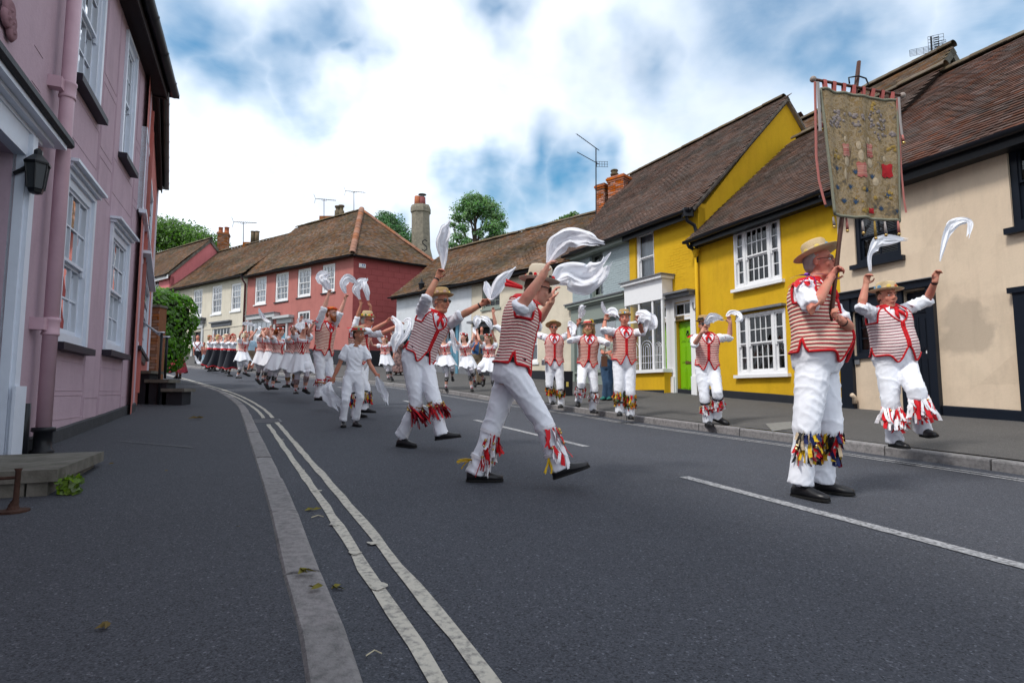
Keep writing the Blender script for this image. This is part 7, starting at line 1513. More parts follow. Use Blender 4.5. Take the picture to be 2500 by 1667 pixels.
def dress_stripe(B, sp_, g, vox, RR, P, rot, s):
    B.ground = sp_.get('ground'); B.sock = m_tight; k = B.k
    tights(B, g, vox, m_tight); shirt(B, g, vox, m_skirtw, puff=True, top=.43, hem=.2)
    n = 60; m_ = 12; mb = MB(); uvs = []                    # striped bodice with peplum tabs and shoulder straps
    for i in range(n+1):
        tt = -180 + 360*i/n; th = math.radians(tt); a = abs(tt); b0 = .10 - .07*max(0, 1-a/28) - .025*abs(math.sin(th*9)); t0 = .335 - .035*max(0, 1-a/20)
        for j in range(m_+1): h = lerp(b0, t0, j/m_); mb.v.append(tuple(tpt(B, h, th, .016*k + .02*k*(1-sstep(.06,.16,h))))); uvs.append((tt/360*1.2, h))
    mb.f = [(i*(m_+1)+j, (i+1)*(m_+1)+j, (i+1)*(m_+1)+j+1, i*(m_+1)+j+1) for i in range(n) for j in range(m_)]; mb.m = [0]*len(mb.f); mb.uv = uvs; bd = mb.build('bodice', V_BOD, g, smooth=True)
    mb = MB()
    for s_ in (-1, 1): mb.tube([tpt(B,.33,s_*.55,.02*k), tpt(B,.42,s_*.62,.02*k), tpt(B,.48,s_*.95,.018*k), tpt(B,.46,s_*2.2,.02*k), tpt(B,.33,s_*2.5,.02*k)], .012*k, 6)
    mb.tube([tpt(B,.32,0,.022*k), tpt(B,.2,0,.024*k), tpt(B,.05,0,.032*k)], .014*k, 6); mb.tube([tpt(B,.335,math.radians(a),.018*k) for a in range(-180,181,12)], .009*k, 6); mb.build('bodice_trim', m_red, bd, smooth=True)
    mb = MB(); mb.tube([tpt(B,.385 + .02*abs(math.sin(a*.05)),math.radians(a),.012*k) for a in range(-180,181,10)], .018*k, 7); mb.build('blouse_ruffle', m_skirtw, g, smooth=True)
    skirt(B, g, m_skirtw, RR, sp_.get('skL', .5)*k*1.12, sp_.get('skR', .13)*k*.7, sway=sp_.get('sway', Vector((0,0,0))))
    mb = MB()
    for sd in 'RL': hip, kn, an, to, pl = B.leg[sd]; mb.tube([hip.lerp(kn,.4), hip.lerp(kn,.7), hip.lerp(kn,.88), hip.lerp(kn,.93)], [.1*k,.105*k,.085*k,.062*k], 14)
    mb.build('bloomers', m_skirtw, g, smooth=True)
    for sd in 'RL':
        hip, kn, an, to, pl = B.leg[sd]; ax = (an-kn).normalized(); Ls = (an-kn).length; mb = MB(); mb.tube([kn+ax*.2*Ls, kn+ax*.23*Ls, kn+ax*.52*Ls, kn+ax*.55*Ls], [.058*k,.063*k,.058*k,.052*k], 14); pd = mb.build('bell_pad', sp_.get('padm', m_pad), g, smooth=True); mb = MB()
        for i in range(12): a = 2*math.pi*i/12; q = kn + ax*(.26+.09*(i % 3))*Ls; e = ax.orthogonal().normalized(); f = ax.cross(e); mb.ball(q + (e*math.cos(a)+f*math.sin(a))*.062*k, .008*k, 6, 5)
        mb.build('bells', m_silver, pd, smooth=True)
    shoes(B, g, laces=m_redrib); mb = MB(); c = P(0,-.01,.07); w = empty('wreath', c, parent=g)
    for i in range(14): a = 2*math.pi*i/14; q = P(.088*math.cos(a), -.012+.098*math.sin(a), .072+.012*math.sin(a)+RR.uniform(-.008,.012)); mb = MB(); mb.ball(q, RR.uniform(.018,.027)*s, 8, 6); mb.build('flower', m_redrib if i % 3 else m_whiterib, w, smooth=True)
def dress_black(B, sp_, g, vox, RR, P, rot, s):
    B.ground = None; B.sock = m_blkrib; k = B.k; shirt(B, g, vox, m_shirt, fore=.05, hem=.05); tights(B, g, vox, m_blkcloth)
    mb = MB(); mb.loft([tring(B, h, .02*k, 24) for h in (.09,.13,.17)], cap=False); mb.build('sash', m_redrib, g, smooth=True)
    skirt(B, g, m_blkcloth, RR, .72*k, .09*k, h0=.1, nf=6, amp=.03, hem=m_redrib, sway=Vector((RR.uniform(-.12,.02),0,0)))
    shoes(B, g); mb = MB(); mb.tube([P(.09*math.cos(a), -.012+.1*math.sin(a), .06) for a in [2*math.pi*i/16 for i in range(17)]], .012*s, 6); mb.build('headband', m_redrib, g, smooth=True)
m_blkcloth = cloth_mat('black_wool', (.010,.011,.018), .2)
def dress_plain(B, sp_, g, vox, RR, P, rot, s):
    B.ground = sp_.get('ground', pave_z); B.sock = None; k = B.k
    shirt(B, g, vox, sp_['top'], fore=sp_.get('fore', 0), se=.6, cuffs=False, hem=-.06 if not sp_.get('tuck') else 0)
    if sp_.get('skirt'): skirt(B, g, sp_['skirt'], RR, sp_.get('skL', .8)*k, .13*k, h0=.08, nf=7, amp=.04); B.sock = sp_.get('sock')
    elif sp_.get('shorts'):
        mb = MB(); mb.loft([tring(B, h, .014*k) for h in (-.11,-.06,0,.06,.1)])
        for sd in 'RL': hip, kn, an, to, pl = B.leg[sd]; mb.tube([hip+(B.pel-hip)*.3, hip, hip.lerp(kn,.5), hip.lerp(kn,1.0)], [.095*k,.102*k,.098*k,.09*k], 14)
        add_mesh('shorts', remesh(mb, .014, 2, 'shorts'), sp_['shorts'], g)
    else: trousers(B, g, vox, sp_['legs'], blouse=False, r=.95)
    shoes(B, g, sp_.get('shoe'))
    if sp_.get('sash'):
        for s_ in (-1, 1): mb = MB(); mb.tube([tpt(B, lerp(.5,.06,t), s_*lerp(.9,-.9,t), .02*k) for t in [i/10 for i in range(11)]], .02*k, 6); mb.build('cross_sash', sp_['sash'], g, smooth=True)
def hanky(px_list, hw, depth, label, fold=2.0, seed=1, bend=.06, group='white dance handkerchiefs'):
    """a cotton square caught in mid swing: spine along the given path, gathered folds across it"""
    RR = random.Random(seed); pts = [at(x, y, depth) for x, y in px_list]; n = 26; m_ = 12; sc = depth/F; mb = MB(); hold = pts[0]
    def cat(l, t):
        f = t*(len(l)-1); i = min(int(f), len(l)-2); u = f-i; p0, p1, p2, p3 = l[max(i-1,0)], l[i], l[i+1], l[min(i+2,len(l)-1)]; return .5*((2*p1)+(p2-p0)*u+(2*p0-5*p1+4*p2-p3)*u*u+(3*p1-p0-3*p2+p3)*u**3)
    ph = RR.uniform(0,6); rows = []; n = 60; m_ = 32; wmax = max(hw)*sc*.8
    for i in range(n+1):
        t = i/n; c = cat(pts, t); c2 = cat(pts, min(1,t+.05)); c1 = cat(pts, max(0,t-.05)); d = (c2-c1); d.y = 0; d = d.normalized() if d.length > 1e-6 else Vector((1,0,0)); pe = Vector((-d.z, 0, d.x)); w = max(.004, cat(hw, t)*sc*1.12, max(hw)*sc*.34*sstep(.1, .9, t)); row = []
        c = c + Vector((0, bend*math.sin(t*4+ph), 0)); g0 = sstep(0, .35, t)
        wl = w*(1 + .30*noise.noise(Vector((t*5.5, seed, 1)))); wr_ = w*(1 + .30*noise.noise(Vector((t*5.5, seed, 7)))); tw = .6*math.sin(t*3.1+ph)
        for j in range(m_+1):
            u = -1+2*j/m_; s1 = math.sin(u*5.2+ph+t*2.2); s2 = math.sin(u*11+ph*2+t*3.5); nz_ = noise.noise(Vector((t*4, u*2.2, seed*3.1)))
            rg = (1-min(1, abs(noise.noise(Vector((t*4.5+u*1.2, u*1.7-t*1.6, seed*1.7))))*2))**3; y = w*(.24*s1 + .05*s2*g0 + .5*nz_*g0 + tw*u*.5 - .16*rg*g0); ww = (wr_ if u > 0 else wl)*u*(1-.05*abs(s1))
            row.append(c + pe*(ww + w*.10*nz_) + Vector((0, y, 0)) + d*(w*(.42*(abs(u)**1.5)*t*(1 if u > 0 else -.55) + .12*s2*t) + wmax*sstep(.7,1,t)*(.55*math.sin(u*3.6+ph) + .3*math.sin(u*8+ph*3) - .1)))
        rows.append(row)
    mb.loft(rows, closed=False); return mb.build('handkerchief', m_hank, None, smooth=True, label=label, cat='handkerchief', group=group, origin=hold)
# ------------------------------------------------------------------ the dancers, nearest first
def depth_of(px, py, dz=0.0): return hit(px, py, dz).y
GM = 'dancers in red striped waistcoats'; GW = 'dancers in striped bodices'; GB = 'dancers in black skirts'; GS = 'onlookers'
m_jean = cloth_mat('blue_denim', (.035,.075,.14), .3); m_denim2 = cloth_mat('blue_shirt', (.03,.10,.26), .3); m_floral = mat('floral_shirt', (.5,.5,.46), .8, col2=(.1,.14,.1), c2scale=18, c2amt=.5); m_flsk = mat('floral_skirt', (.35,.03,.05), .8, col2=(.02,.015,.02), c2scale=14, c2amt=.6); m_dotty = mat('patterned_dress', (.05,.03,.035), .8, col2=(.32,.2,.18), c2scale=12, c2amt=.6); m_pinktop = cloth_mat('pink_top', (.50,.22,.20)); m_lblue = cloth_mat('light_blue_cotton', (.35,.5,.62)); m_khaki = cloth_mat('khaki_cotton', (.16,.12,.08)); m_purple = mat('purple_ribbon', (.2,.06,.4), .6)
P1 = person(dict(label='man in glasses and straw hat carrying the tapestry banner pole', group=GM, lod=0, H=1.80, D=4.3, yaw=48, hyaw=50, hp=3, roll=0, pel=(1994,872), neck=(1978,690), head=(1993,641), belly=.10, wide=1.12, jowl=1, skin=0, hair='grey', specs=1, curl=1.35,
    aR=((1984,759),(2027,680),(2042,659),3.98,4.10), aL=((2073,800),(2056,784),(2034,767),4.12,3.98), lR=((1970,1034),(1955,1172),(1982,1212),'p',-.08), lL=((2026,1036),(2007,1168),(2062,1206),'p',.1), tr=1.16, pads='multi', padf=(.08,.5), nrib=80, ribL=.085, strap=m_redrib, fore=0, se=.82, vest=V_RED, hat=dict(mt=m_straw, brim=.165, crown=.105, tilt=16, badges=6, band=m_beirib, curl=.02)))
P2 = person(dict(label='foremost dancer striding right with both arms raised, cream felt hat', group=GM, lod=0, H=1.84, D=4.5, yaw=97, hyaw=92, hp=-14, pel=(1249,902), neck=(1278,732), head=(1308,706), shades=1, skin=1, hair='brown', curl=.7, wide=.95,
    aR=((1271,748),(1326,672),(1336,650),-1,1), aL=((1309,792),(1346,736),(1351,708),1,-1), lR=((1324,1026),(1366,1138),(1436,1136),4.42,4.40,4.40), lL=((1204,1036),(1162,1148),(1226,1182),'p',.1), pads='rw', padf=(.18,.72), nrib=40, ribL=.12, strap=m_whiterib, belt=1, vest=V_FINE, hat=dict(mt=m_felt, brim=.16, crown=.125, tilt=6, badges=0, flowers=(16,[m_redrib, m_beirib, m_blkrib, m_redrib]), cr=.096)))
P3 = person(dict(label='dancer in sunglasses and tan hat with one arm flung high', group=GM, lod=0, H=1.80, D=6.45, yaw=42, hyaw=55, hp=-4, pel=(1022,872), neck=(1066,766), head=(1074,737), shades=1, skin=2, hair='grey', curl=1.1, bands='RL', belt=1, jowl=1,
    aR=((1043,727),(1067,679),(1075,660),-1,1), aL=((1124,771),(1174,744),(1191,735),-1,-1), lR=((1017,985),(982,1060),(1022,1089),'p',.08), lL=((1060,979),(1077,1056),(1124,1064),6.34,6.32,6.32), pads='mar', padf=(.06,.2), nrib=26, ribL=.16, strap=HAIR['sandy'], vest=V_PALE, padout=Vector((.8,-.2,-.3)), rosette=False, hat=dict(mt=m_tan, brim=.14, crown=.09, tilt=10, badges=4, cr=.094)))
P11 = person(dict(label='stout dancer hopping by the cream cottage with badge covered hat', group=GM, lod=0, H=1.76, D=5.85, yaw=8, hyaw=2, hp=-2, pel=(2184,874), neck=(2166,751), head=(2162,725), belly=.06, wide=1.1, jowl=1, skin=0, hair='brown', curl=1.2, bands='L', ground=lambda x, y: 50,
    aR=((2103,750),(2114,695),(2117,676),-1,1), aL=((2264,733),(2283,686),(2288,657),1,-1), lR=((2174,980),(2184,1072),(2204,1104),'p'), lL=((2237,955),(2253,1046),(2280,1062),-1,1,-1), tr=1.1, pads='rw', padf=(.1,.3), nrib=44, ribL=.17, strap=m_whiterib, vest=V_PALE, padout=Vector((-.2,-.3,.0)), hat=dict(mt=m_straw, brim=.155, crown=.09, tilt=4, badges=6)))
P10 = person(dict(label='slim dancer in sunglasses before the green door, hand at face', group=GM, H=1.72, D=depth_of(1736,1051)*.98, yaw=-8, hyaw=-12, pel=(1727,897), neck=(1726,815), head=(1719,794), shades=1, skin=1, hair='dark', curl=1.1, wide=.92,
    aR=((1696,840),(1714,811),(1723,797),-1,-1), aL=((1781,825),(1783,788),(1779,775),1,-1), lR=((1721,973),(1728,1027),(1737,1050),'p'), lL=((1752,960),(1751,1016),(1775,1033),-1,1,-1), pads='rw', padf=(.22,.5), nrib=26, ribL=.08, vest=V_PINK, hat=dict(mt=m_tan, brim=.125, crown=.09, tilt=2, band=m_blkrib, badges=1)))
P9 = person(dict(label='tall dancer with flower trimmed tan hat, hands raised beside face', group=GM, H=1.84, D=10.0, yaw=2, hyaw=-8, pel=(1524,884), neck=(1525,802), head=(1524,779), skin=0, hair='brown', jowl=1, belly=.03, curl=1.1, bands='RL',
    aR=((1474,806),(1477,782),(1482,768),-1,1), aL=((1568,811),(1560,786),(1555,771),-1,-1), lR=((1511,947),(1513,1003),(1511,1021),'p'), lL=((1539,956),(1538,1011),(1539,1029),'p'), tr=1.08, pads='yr', padf=(.1,.6), nrib=90, ribL=.07, vest=V_BROWN, hat=dict(mt=m_tan, brim=.115, crown=.1, tilt=4, flowers=(14,[m_whiterib, m_beirib, m_beirib, m_yelrib]))))
P8 = person(dict(label='long haired dancer with sunflower on a straw hat', group=GM, H=1.80, D=11.1, yaw=0, hyaw=-20, pel=(1434,892), neck=(1438,820), head=(1437,800), skin=0, hair='sandy', hairstyle='long', beard='sandy', curl=.9, belt=1,
    aR=((1391,832),(1388,812),(1389,800),-1,1), aL=((1483,838),(1481,822),(1480,812),-1,1), lR=((1419,938),(1413,977),(1411,990),-1,1,-1), lL=((1451,951),(1447,998),(1456,1013),'p'), pads='wr', padf=(.14,.5), nrib=60, ribL=.07, vest=V_BROWN, hat=dict(mt=m_felt, brim=.14, crown=.085, tilt=4, band=m_redrib, badges=0, flower=True)))
P7 = person(dict(label='dancer in blue sunglasses and wide straw hat, arms spread', group=GM, H=1.80, D=12.0, yaw=0, hyaw=2, pel=(1353,888), neck=(1353,819), head=(1351,801), shades=1, skin=0, hair='dark', curl=.9, belt=1,
    aR=((1309,817),(1291,803),(1284,797),1,-1), aL=((1399,812),(1411,790),(1416,780),1,-1), lR=((1341,940),(1349,978),(1349,996),'p',.1), lL=((1368,946),(1370,986),(1366,1002),'p'), pads='yr', padf=(.1,.42), nrib=60, ribL=.07, vest=V_PINK, hat=dict(mt=m_tan, brim=.165, crown=.085, tilt=22, badges=0)))
P4 = person(dict(label='boy in white shirt and straw hat walking with two handkerchiefs', H=1.46, D=depth_of(839,1042), yaw=22, hyaw=58, hp=-4, pel=(863,920), neck=(868,843), head=(874,818), outfit='boy', skin=2, hair='brown', curl=1.2, sw=.86, wide=.8,
    aR=((829,889),(814,922),(809,934),-1,1), aL=((903,889),(917,912),(922,920),-1,-1), lR=((844,977),(838,1023),(838,1041),'p'), lL=((880,970),(868,1021),(884,1035),'p',.12)))
P5 = person(dict(label='dancer in sunglasses behind the boy, both arms stretched forward', group=GM, H=1.80, D=9.9, yaw=78, hyaw=84, hp=-6, pel=(874,884), neck=(875,802), head=(894,783), shades=1, skin=0, hair='grey', curl=1.1, jowl=1, belly=.05,
    aR=((906,808),(944,786),(952,776),-1,-1), aL=((930,815),(972,795),(983,787),-1,-1), lR=((894,950),(890,996),(905,1008),'p',-.05), lL=((861,955),(868,1012),(897,1023),'p',.1), pads='multi', padf=(.1,.5), vest=V_RED, hat=dict(mt=m_straw, brim=.14, crown=.105, tilt=4, badges=0, flowers=(10,[m_grnrib, m_yelrib, m_redrib, m_beirib]))))
P6 = person(dict(label='ginger bearded dancer in red hat with arms raised before the red house', group=GM, H=1.88, D=11.2, yaw=62, hyaw=74, pel=(789,862), neck=(797,788), head=(807,766), skin=3, hair='ginger', beard='ginger', curl=1.0, belt=1, specs=1,
    aR=((790,757),(801,722),(804,710),-1,1), aL=((828,770),(842,733),(846,719),-1,-1), lR=((782,924),(777,967),(796,990),'p',-.05), lL=((806,918),(797,962),(808,980),'p',.1), pads='rw', padf=(.06,.2), nrib=24, ribL=.07, strap=m_redrib, vest=V_RED, fore=.18, ground=lambda x, y: 50, hat=dict(mt=m_orgrib, brim=.12, crown=.06, tilt=8, badges=0, flowers=(18,[m_redrib, m_redrib, m_orgrib]))))
person(dict(label='half hidden dancer whose raised forearms show above the straw hat', group=GM, lod=2, H=1.80, D=12.4, yaw=50, pel=(880,872), neck=(882,806), head=(892,790), skin=2, hair='brown', aR=((872,775),(881,745),(879,733),-1,1), aL=((904,778),(905,748),(898,736),-1,1), lR=((878,925),(872,968),(880,985),'p'), lL=((890,925),(886,966),(896,984),'p'), vest=V_RED))
person(dict(label='dancer almost hidden behind the foremost dancer, one arm raised', group=GM, lod=2, H=1.76, D=12.3, yaw=10, pel=(1272,885), neck=(1262,815), head=(1268,795), skin=1, hair='brown', aR=((1210,795),(1204,764),(1203,750),1,-1), aL=((1290,850),(1295,870),(1296,880),-1,1), lR=((1276,935),(1290,970),(1294,988),'p'), lL=((1288,936),(1298,972),(1300,989),'p'), vest=V_PINK))
# women in striped bodices
def W_(label, **k): return person(dict(dict(label=label, group=GW, f=True, outfit='stripe', lod=2, skin=3, curl=.9), **k))
m_darkpad = mat('bell_pad_maroon', (.06,.008,.014), .6, col2=(.4,.3,.3), c2scale=30, c2amt=.3); m_goldpad = mat('bell_pad_gold', (.35,.2,.05), .6, col2=(.06,.03,.02), c2scale=30, c2amt=.5)
W_('woman in striped bodice whose face is crossed by her handkerchief', lod=1, H=1.74, D=12.9, yaw=25, hyaw=20, pel=(736,868), neck=(739,820), head=(741,800), hair='red', hairstyle='long', aR=((712,806),(733,782),(738,772),-1,1), aL=((752,812),(765,791),(768,786),-1,-1), lR=((726,918),(721,953),(724,972),'p'), lL=((750,908),(744,948),(754,959),-1,1,-1), skL=0.42, skR=.16, padm=m_darkpad, ground=lambda x, y: 50)
W_('woman in white skirt and gold leg pads just left of the masked face', H=1.70, D=13.8, yaw=70, pel=(709,868), neck=(716,824), head=(720,806), hair='dark', hairstyle='bun', aR=((705,830),(722,815),(728,806),-1,1), aL=((735,830),(757,812),(764,804),-1,-1), lR=((702,915),(703,938),(697,955),'p'), lL=((722,905),(716,935),(726,948),-1,1), skL=0.38, skR=.17, padm=m_goldpad, ground=lambda x, y: 50)
W_('woman with curly red hair and raised hand dancing to the right', lod=1, H=1.72, D=15.0, yaw=70, hyaw=80, pel=(679,868), neck=(679,826), head=(683,810), hair='ginger', hairstyle='curly', aR=((661,823),(660,805),(661,793),-1,1), aL=((698,832),(705,827),(712,824),1,1), lR=((660,910),(650,935),(656,949),-1,1), lL=((672,912),(664,944),(677,956),'p'), skL=0.42, skR=.17)
W_('woman hidden behind the curly red hair with pads of black and white', H=1.68, D=16.2, yaw=60, pel=(661,863), neck=(663,826), head=(665,812), hair='brown', aR=((645,822),(640,808),(643,800),-1,1), aL=((672,832),(679,828),(684,824),1,1), lR=((650,900),(645,925),(652,938),-1,1), lL=((675,902),(672,928),(684,938),'p'), skL=0.38, skR=.15)
W_('woman with crossed raised arms between blond bob and red curls', H=1.68, D=16.4, yaw=60, pel=(640,862), neck=(643,824), head=(647,810), hair='sandy', hairstyle='long', aR=((640,815),(650,806),(653,799),-1,1), aL=((655,814),(660,802),(662,795),-1,-1), lR=((632,902),(628,924),(636,936),-1,1), lL=((645,905),(642,928),(652,938),'p'), skL=0.38, skR=.16)
W_('woman with pale blond bob and both arms raised wide', H=1.70, D=19.2, yaw=55, hyaw=75, pel=(592,862), neck=(596,830), head=(599,817), hair='pale', hairstyle='bob', aR=((585,819),(593,803),(594,796),-1,1), aL=((611,827),(625,808),(629,802),-1,-1), lR=((587,897),(580,918),(588,929),'p'), lL=((601,889),(598,909),(610,917),-1,1), skL=0.32, skR=.16)
W_('woman in striped bodice alone before the red flank wall', H=1.70, D=19.6, yaw=10, pel=(941,868), neck=(939,839), head=(938,828), hair='sandy', hairstyle='long', aR=((909,843),(905,830),(906,822),1,-1), aL=((960,832),(957,818),(955,813),1,-1), lR=((946,901),(948,922),(952,936),'p'), lL=((953,900),(955,918),(959,928),-1,1), skL=0.36, skR=.13)
W_('woman with raised bent knee beside the stooping dancer waistcoat', H=1.68, D=16.6, yaw=5, pel=(1088,870), neck=(1084,838), head=(1083,824), hair='ginger', hairstyle='bun', aR=((1062,842),(1058,855),(1056,864),-1,1), aL=((1105,832),(1103,815),(1101,808),1,-1), lR=((1091,912),(1089,945),(1090,958),'p'), lL=((1104,900),(1104,918),(1106,928),-1,1), skL=0.32, skR=.17)
W_('woman mostly hidden behind the dancer in pale rose waistcoat', H=1.68, D=16.9, yaw=20, pel=(1058,866), neck=(1056,836), head=(1055,822), hair='brown', hairstyle='bun', aR=((1045,850),(1046,862),(1047,868),-1,1), aL=((1068,850),(1072,860),(1074,866),-1,1), lR=((1058,910),(1060,940),(1064,950),'p'), lL=((1048,905),(1046,930),(1050,940),'p'), skL=0.34, skR=.17)
W_('dark haired woman hopping with both hands above her wreath', H=1.70, D=16.0, yaw=-5, hyaw=-25, pel=(1139,872), neck=(1135,839), head=(1133,823), hair='brown', hairstyle='long', aR=((1113,833),(1104,814),(1101,806),-1,1), aL=((1153,830),(1156,813),(1158,805),-1,1), lR=((1146,907),(1152,948),(1154,961),'p'), lL=((1151,903),(1158,928),(1160,942),-1,1), skL=0.34, skR=.14)
W_('smiling woman kicking up one knee next to the foremost dancer', lod=1, H=1.70, D=14.6, yaw=-15, hyaw=-45, pel=(1195,876), neck=(1195,842), head=(1193,826), hair='sandy', hairstyle='long', aR=((1170,830),(1165,812),(1163,803),-1,1), aL=((1211,836),(1204,816),(1202,807),1,-1), lR=((1169,903),(1180,924),(1179,940),-1,1,-1), lL=((1203,919),(1208,960),(1207,976),'p'), skL=0.35, skR=.15)
# women in black skirts
for i, (x, hx, d, hr, st, fx, fy, lb) in enumerate(((566,569,21.8,'red','long',561,917,'woman with long red hair, nearest of the black skirt row'), (549,552,22.8,'pale','bun',546,911,'second woman of the black skirt row, cup on her sash'), (530,532,23.8,'blond','bob',526,909,'blond woman, third in the black skirt row'), (513,512,24.8,'sandy','bob',512,907,'last woman of the black skirt row, nearest the door'))):
    person(dict(label=lb, group=GB, f=True, outfit='black', lod=2, H=1.70+.03*((i*7)%3-1), D=d, yaw=58+9*((i*5)%4), hyaw=60+13*((i*3)%4), pel=(x,860-i), neck=(x+1,834), head=(hx,821+i), skin=3, hair=hr, hairstyle=st, curl=.9, aR=((x-5,838),(x+1+i%2*3,826+i+(i%3)*5),(x+4+i%2*4,820+i+(i%3)*7),-1,1), aL=((x+8,838),(x+10+(i%3),826-(i%2)*6),(x+9+(i%3),819-(i%2)*9),-1,1), lR=((fx+4,fy-28),(fx-2,fy-7),(fx+8,fy),'p'), lL=((fx-3,fy-30),(fx-9,fy-10),(fx-2,fy-4),'p',.2)))
# onlookers
def S_(label, **k): return person(dict(dict(label=label, group=GS, outfit='plain', lod=2, skin=0, curl=.5), **k))
S_('man in white shirt with crossed dark red sash at the ivory house door', H=1.76, D=29.5, yaw=15, pel=(483,862), neck=(483,834), head=(483,824), hair='grey', top=m_shirt, legs=m_blkcloth, sash=m_darkred, tuck=1, aR=((473,850),(474,862),(475,866),-1,1), aL=((493,850),(493,862),(493,866),-1,1), lR=((479,876),(478,890),(480,897),'p'), lL=((489,876),(487,886),(486,894),'p'), ground=road_z)
S_('child in pink top and pale blue shorts beside the black skirts', H=1.3, D=30, yaw=10, f=True, pel=(499,869), neck=(498,849), head=(498,840), hair='brown', hairstyle='bun', top=m_pinktop, shorts=m_lblue, lR=((497,881),(496,890),(497,894),'p'), lL=((502,881),(503,890),(503,894),'p'), aR=((492,858),(497,852),(500,850),-1,-1), aL=((506,858),(504,852),(503,848),-1,-1))
S_('woman in red floral skirt half hidden by the ivy hedge', H=1.66, D=17.9, yaw=-20, f=True, pel=(433,862), neck=(434,820), head=(434,803), hair='brown', top=m_blkcloth, skirt=m_flsk, skL=.72, lR=((431,895),(432,916),(430,925),'p'), lL=((440,895),(440,915),(442,925),'p'), ground=lambda x, y: road_z(x, y)+.12, sock=m_blkrib)
S_('man in pale shirt and brown shorts walking behind the blond bob', H=1.75, D=21.5, yaw=60, pel=(611,862), neck=(611,830), head=(614,815), hair='dark', top=m_lblue, shorts=m_khaki, lR=((612,885),(606,902),(612,908),'p'), lL=((617,885),(615,900),(620,906),'p'), ground=road_z)
S_('woman in long patterned dress standing at the blue doorway', H=1.62, D=22.5, yaw=0, f=True, pel=(972,868), neck=(975,836), head=(976,825), hair='dark', hairstyle='long', top=m_dotty, skirt=m_dotty, skL=.8, lR=((968,895),(967,913),(966,920),'p'), lL=((978,895),(978,913),(979,920),'p'))
S_('man in blue shirt holding up a toddler by the ivory cottage', H=1.75, D=18.3, yaw=-10, pel=(1165,872), neck=(1165,834), head=(1163,818), hair='brown', top=m_denim2, legs=m_khaki, lR=((1167,905),(1168,935),(1166,944),'p'), lL=((1174,905),(1175,936),(1175,945),'p'), aR=((1156,855),(1160,842),(1163,838),-1,-1), aL=((1180,850),(1184,838),(1186,832),-1,-1))
S_('dark haired toddler carried at shoulder height by the blue shirted man', H=.85, D=18.0, yaw=5, pel=(1176,834), neck=(1176,816), head=(1176,804), hair='dark', top=mat('grey_green_knit', (.13,.15,.13), .9), legs=m_khaki, lR=((1172,848),(1171,862),(1170,866),'p'), lL=((1181,848),(1182,862),(1183,866),'p'), aR=((1170,824),(1168,830),(1167,833),-1,1), aL=((1183,824),(1185,829),(1187,832),-1,1), ground=lambda x, y: 50)
S_('man in jeans and floral shirt with brown bag behind the dancers', H=1.76, D=13.4, yaw=-30, pel=(1484,890), neck=(1490,832), head=(1492,812), hair='dark', top=m_floral, legs=m_jean, aR=((1470,862),(1480,862),(1486,860),-1,-1), aL=((1505,860),(1500,866),(1496,866),-1,-1), lR=((1478,935),(1476,968),(1470,981),'p'), lL=((1490,935),(1490,968),(1486,982),'p'), shoe=mat('teal_trainers', (.03,.16,.14), .6))
bagp = at(1475, 882, 13.1); mb = MB(); mb.box(bagp, (.13,.09,.24)); bg_ = mb.build('shoulder_bag', mat('brown_leather', (.11,.05,.03), .6), None, label='small brown leather shoulder bag worn by the man in jeans', cat='bag'); mb = MB(); mb.tube([bagp+Vector((0,0,.1)), bagp+Vector((.06,.1,.4)), bagp+Vector((.16,.2,.62))], .012, 6); mb.build('bag_strap', bpy.data.materials['brown_leather'], bg_)
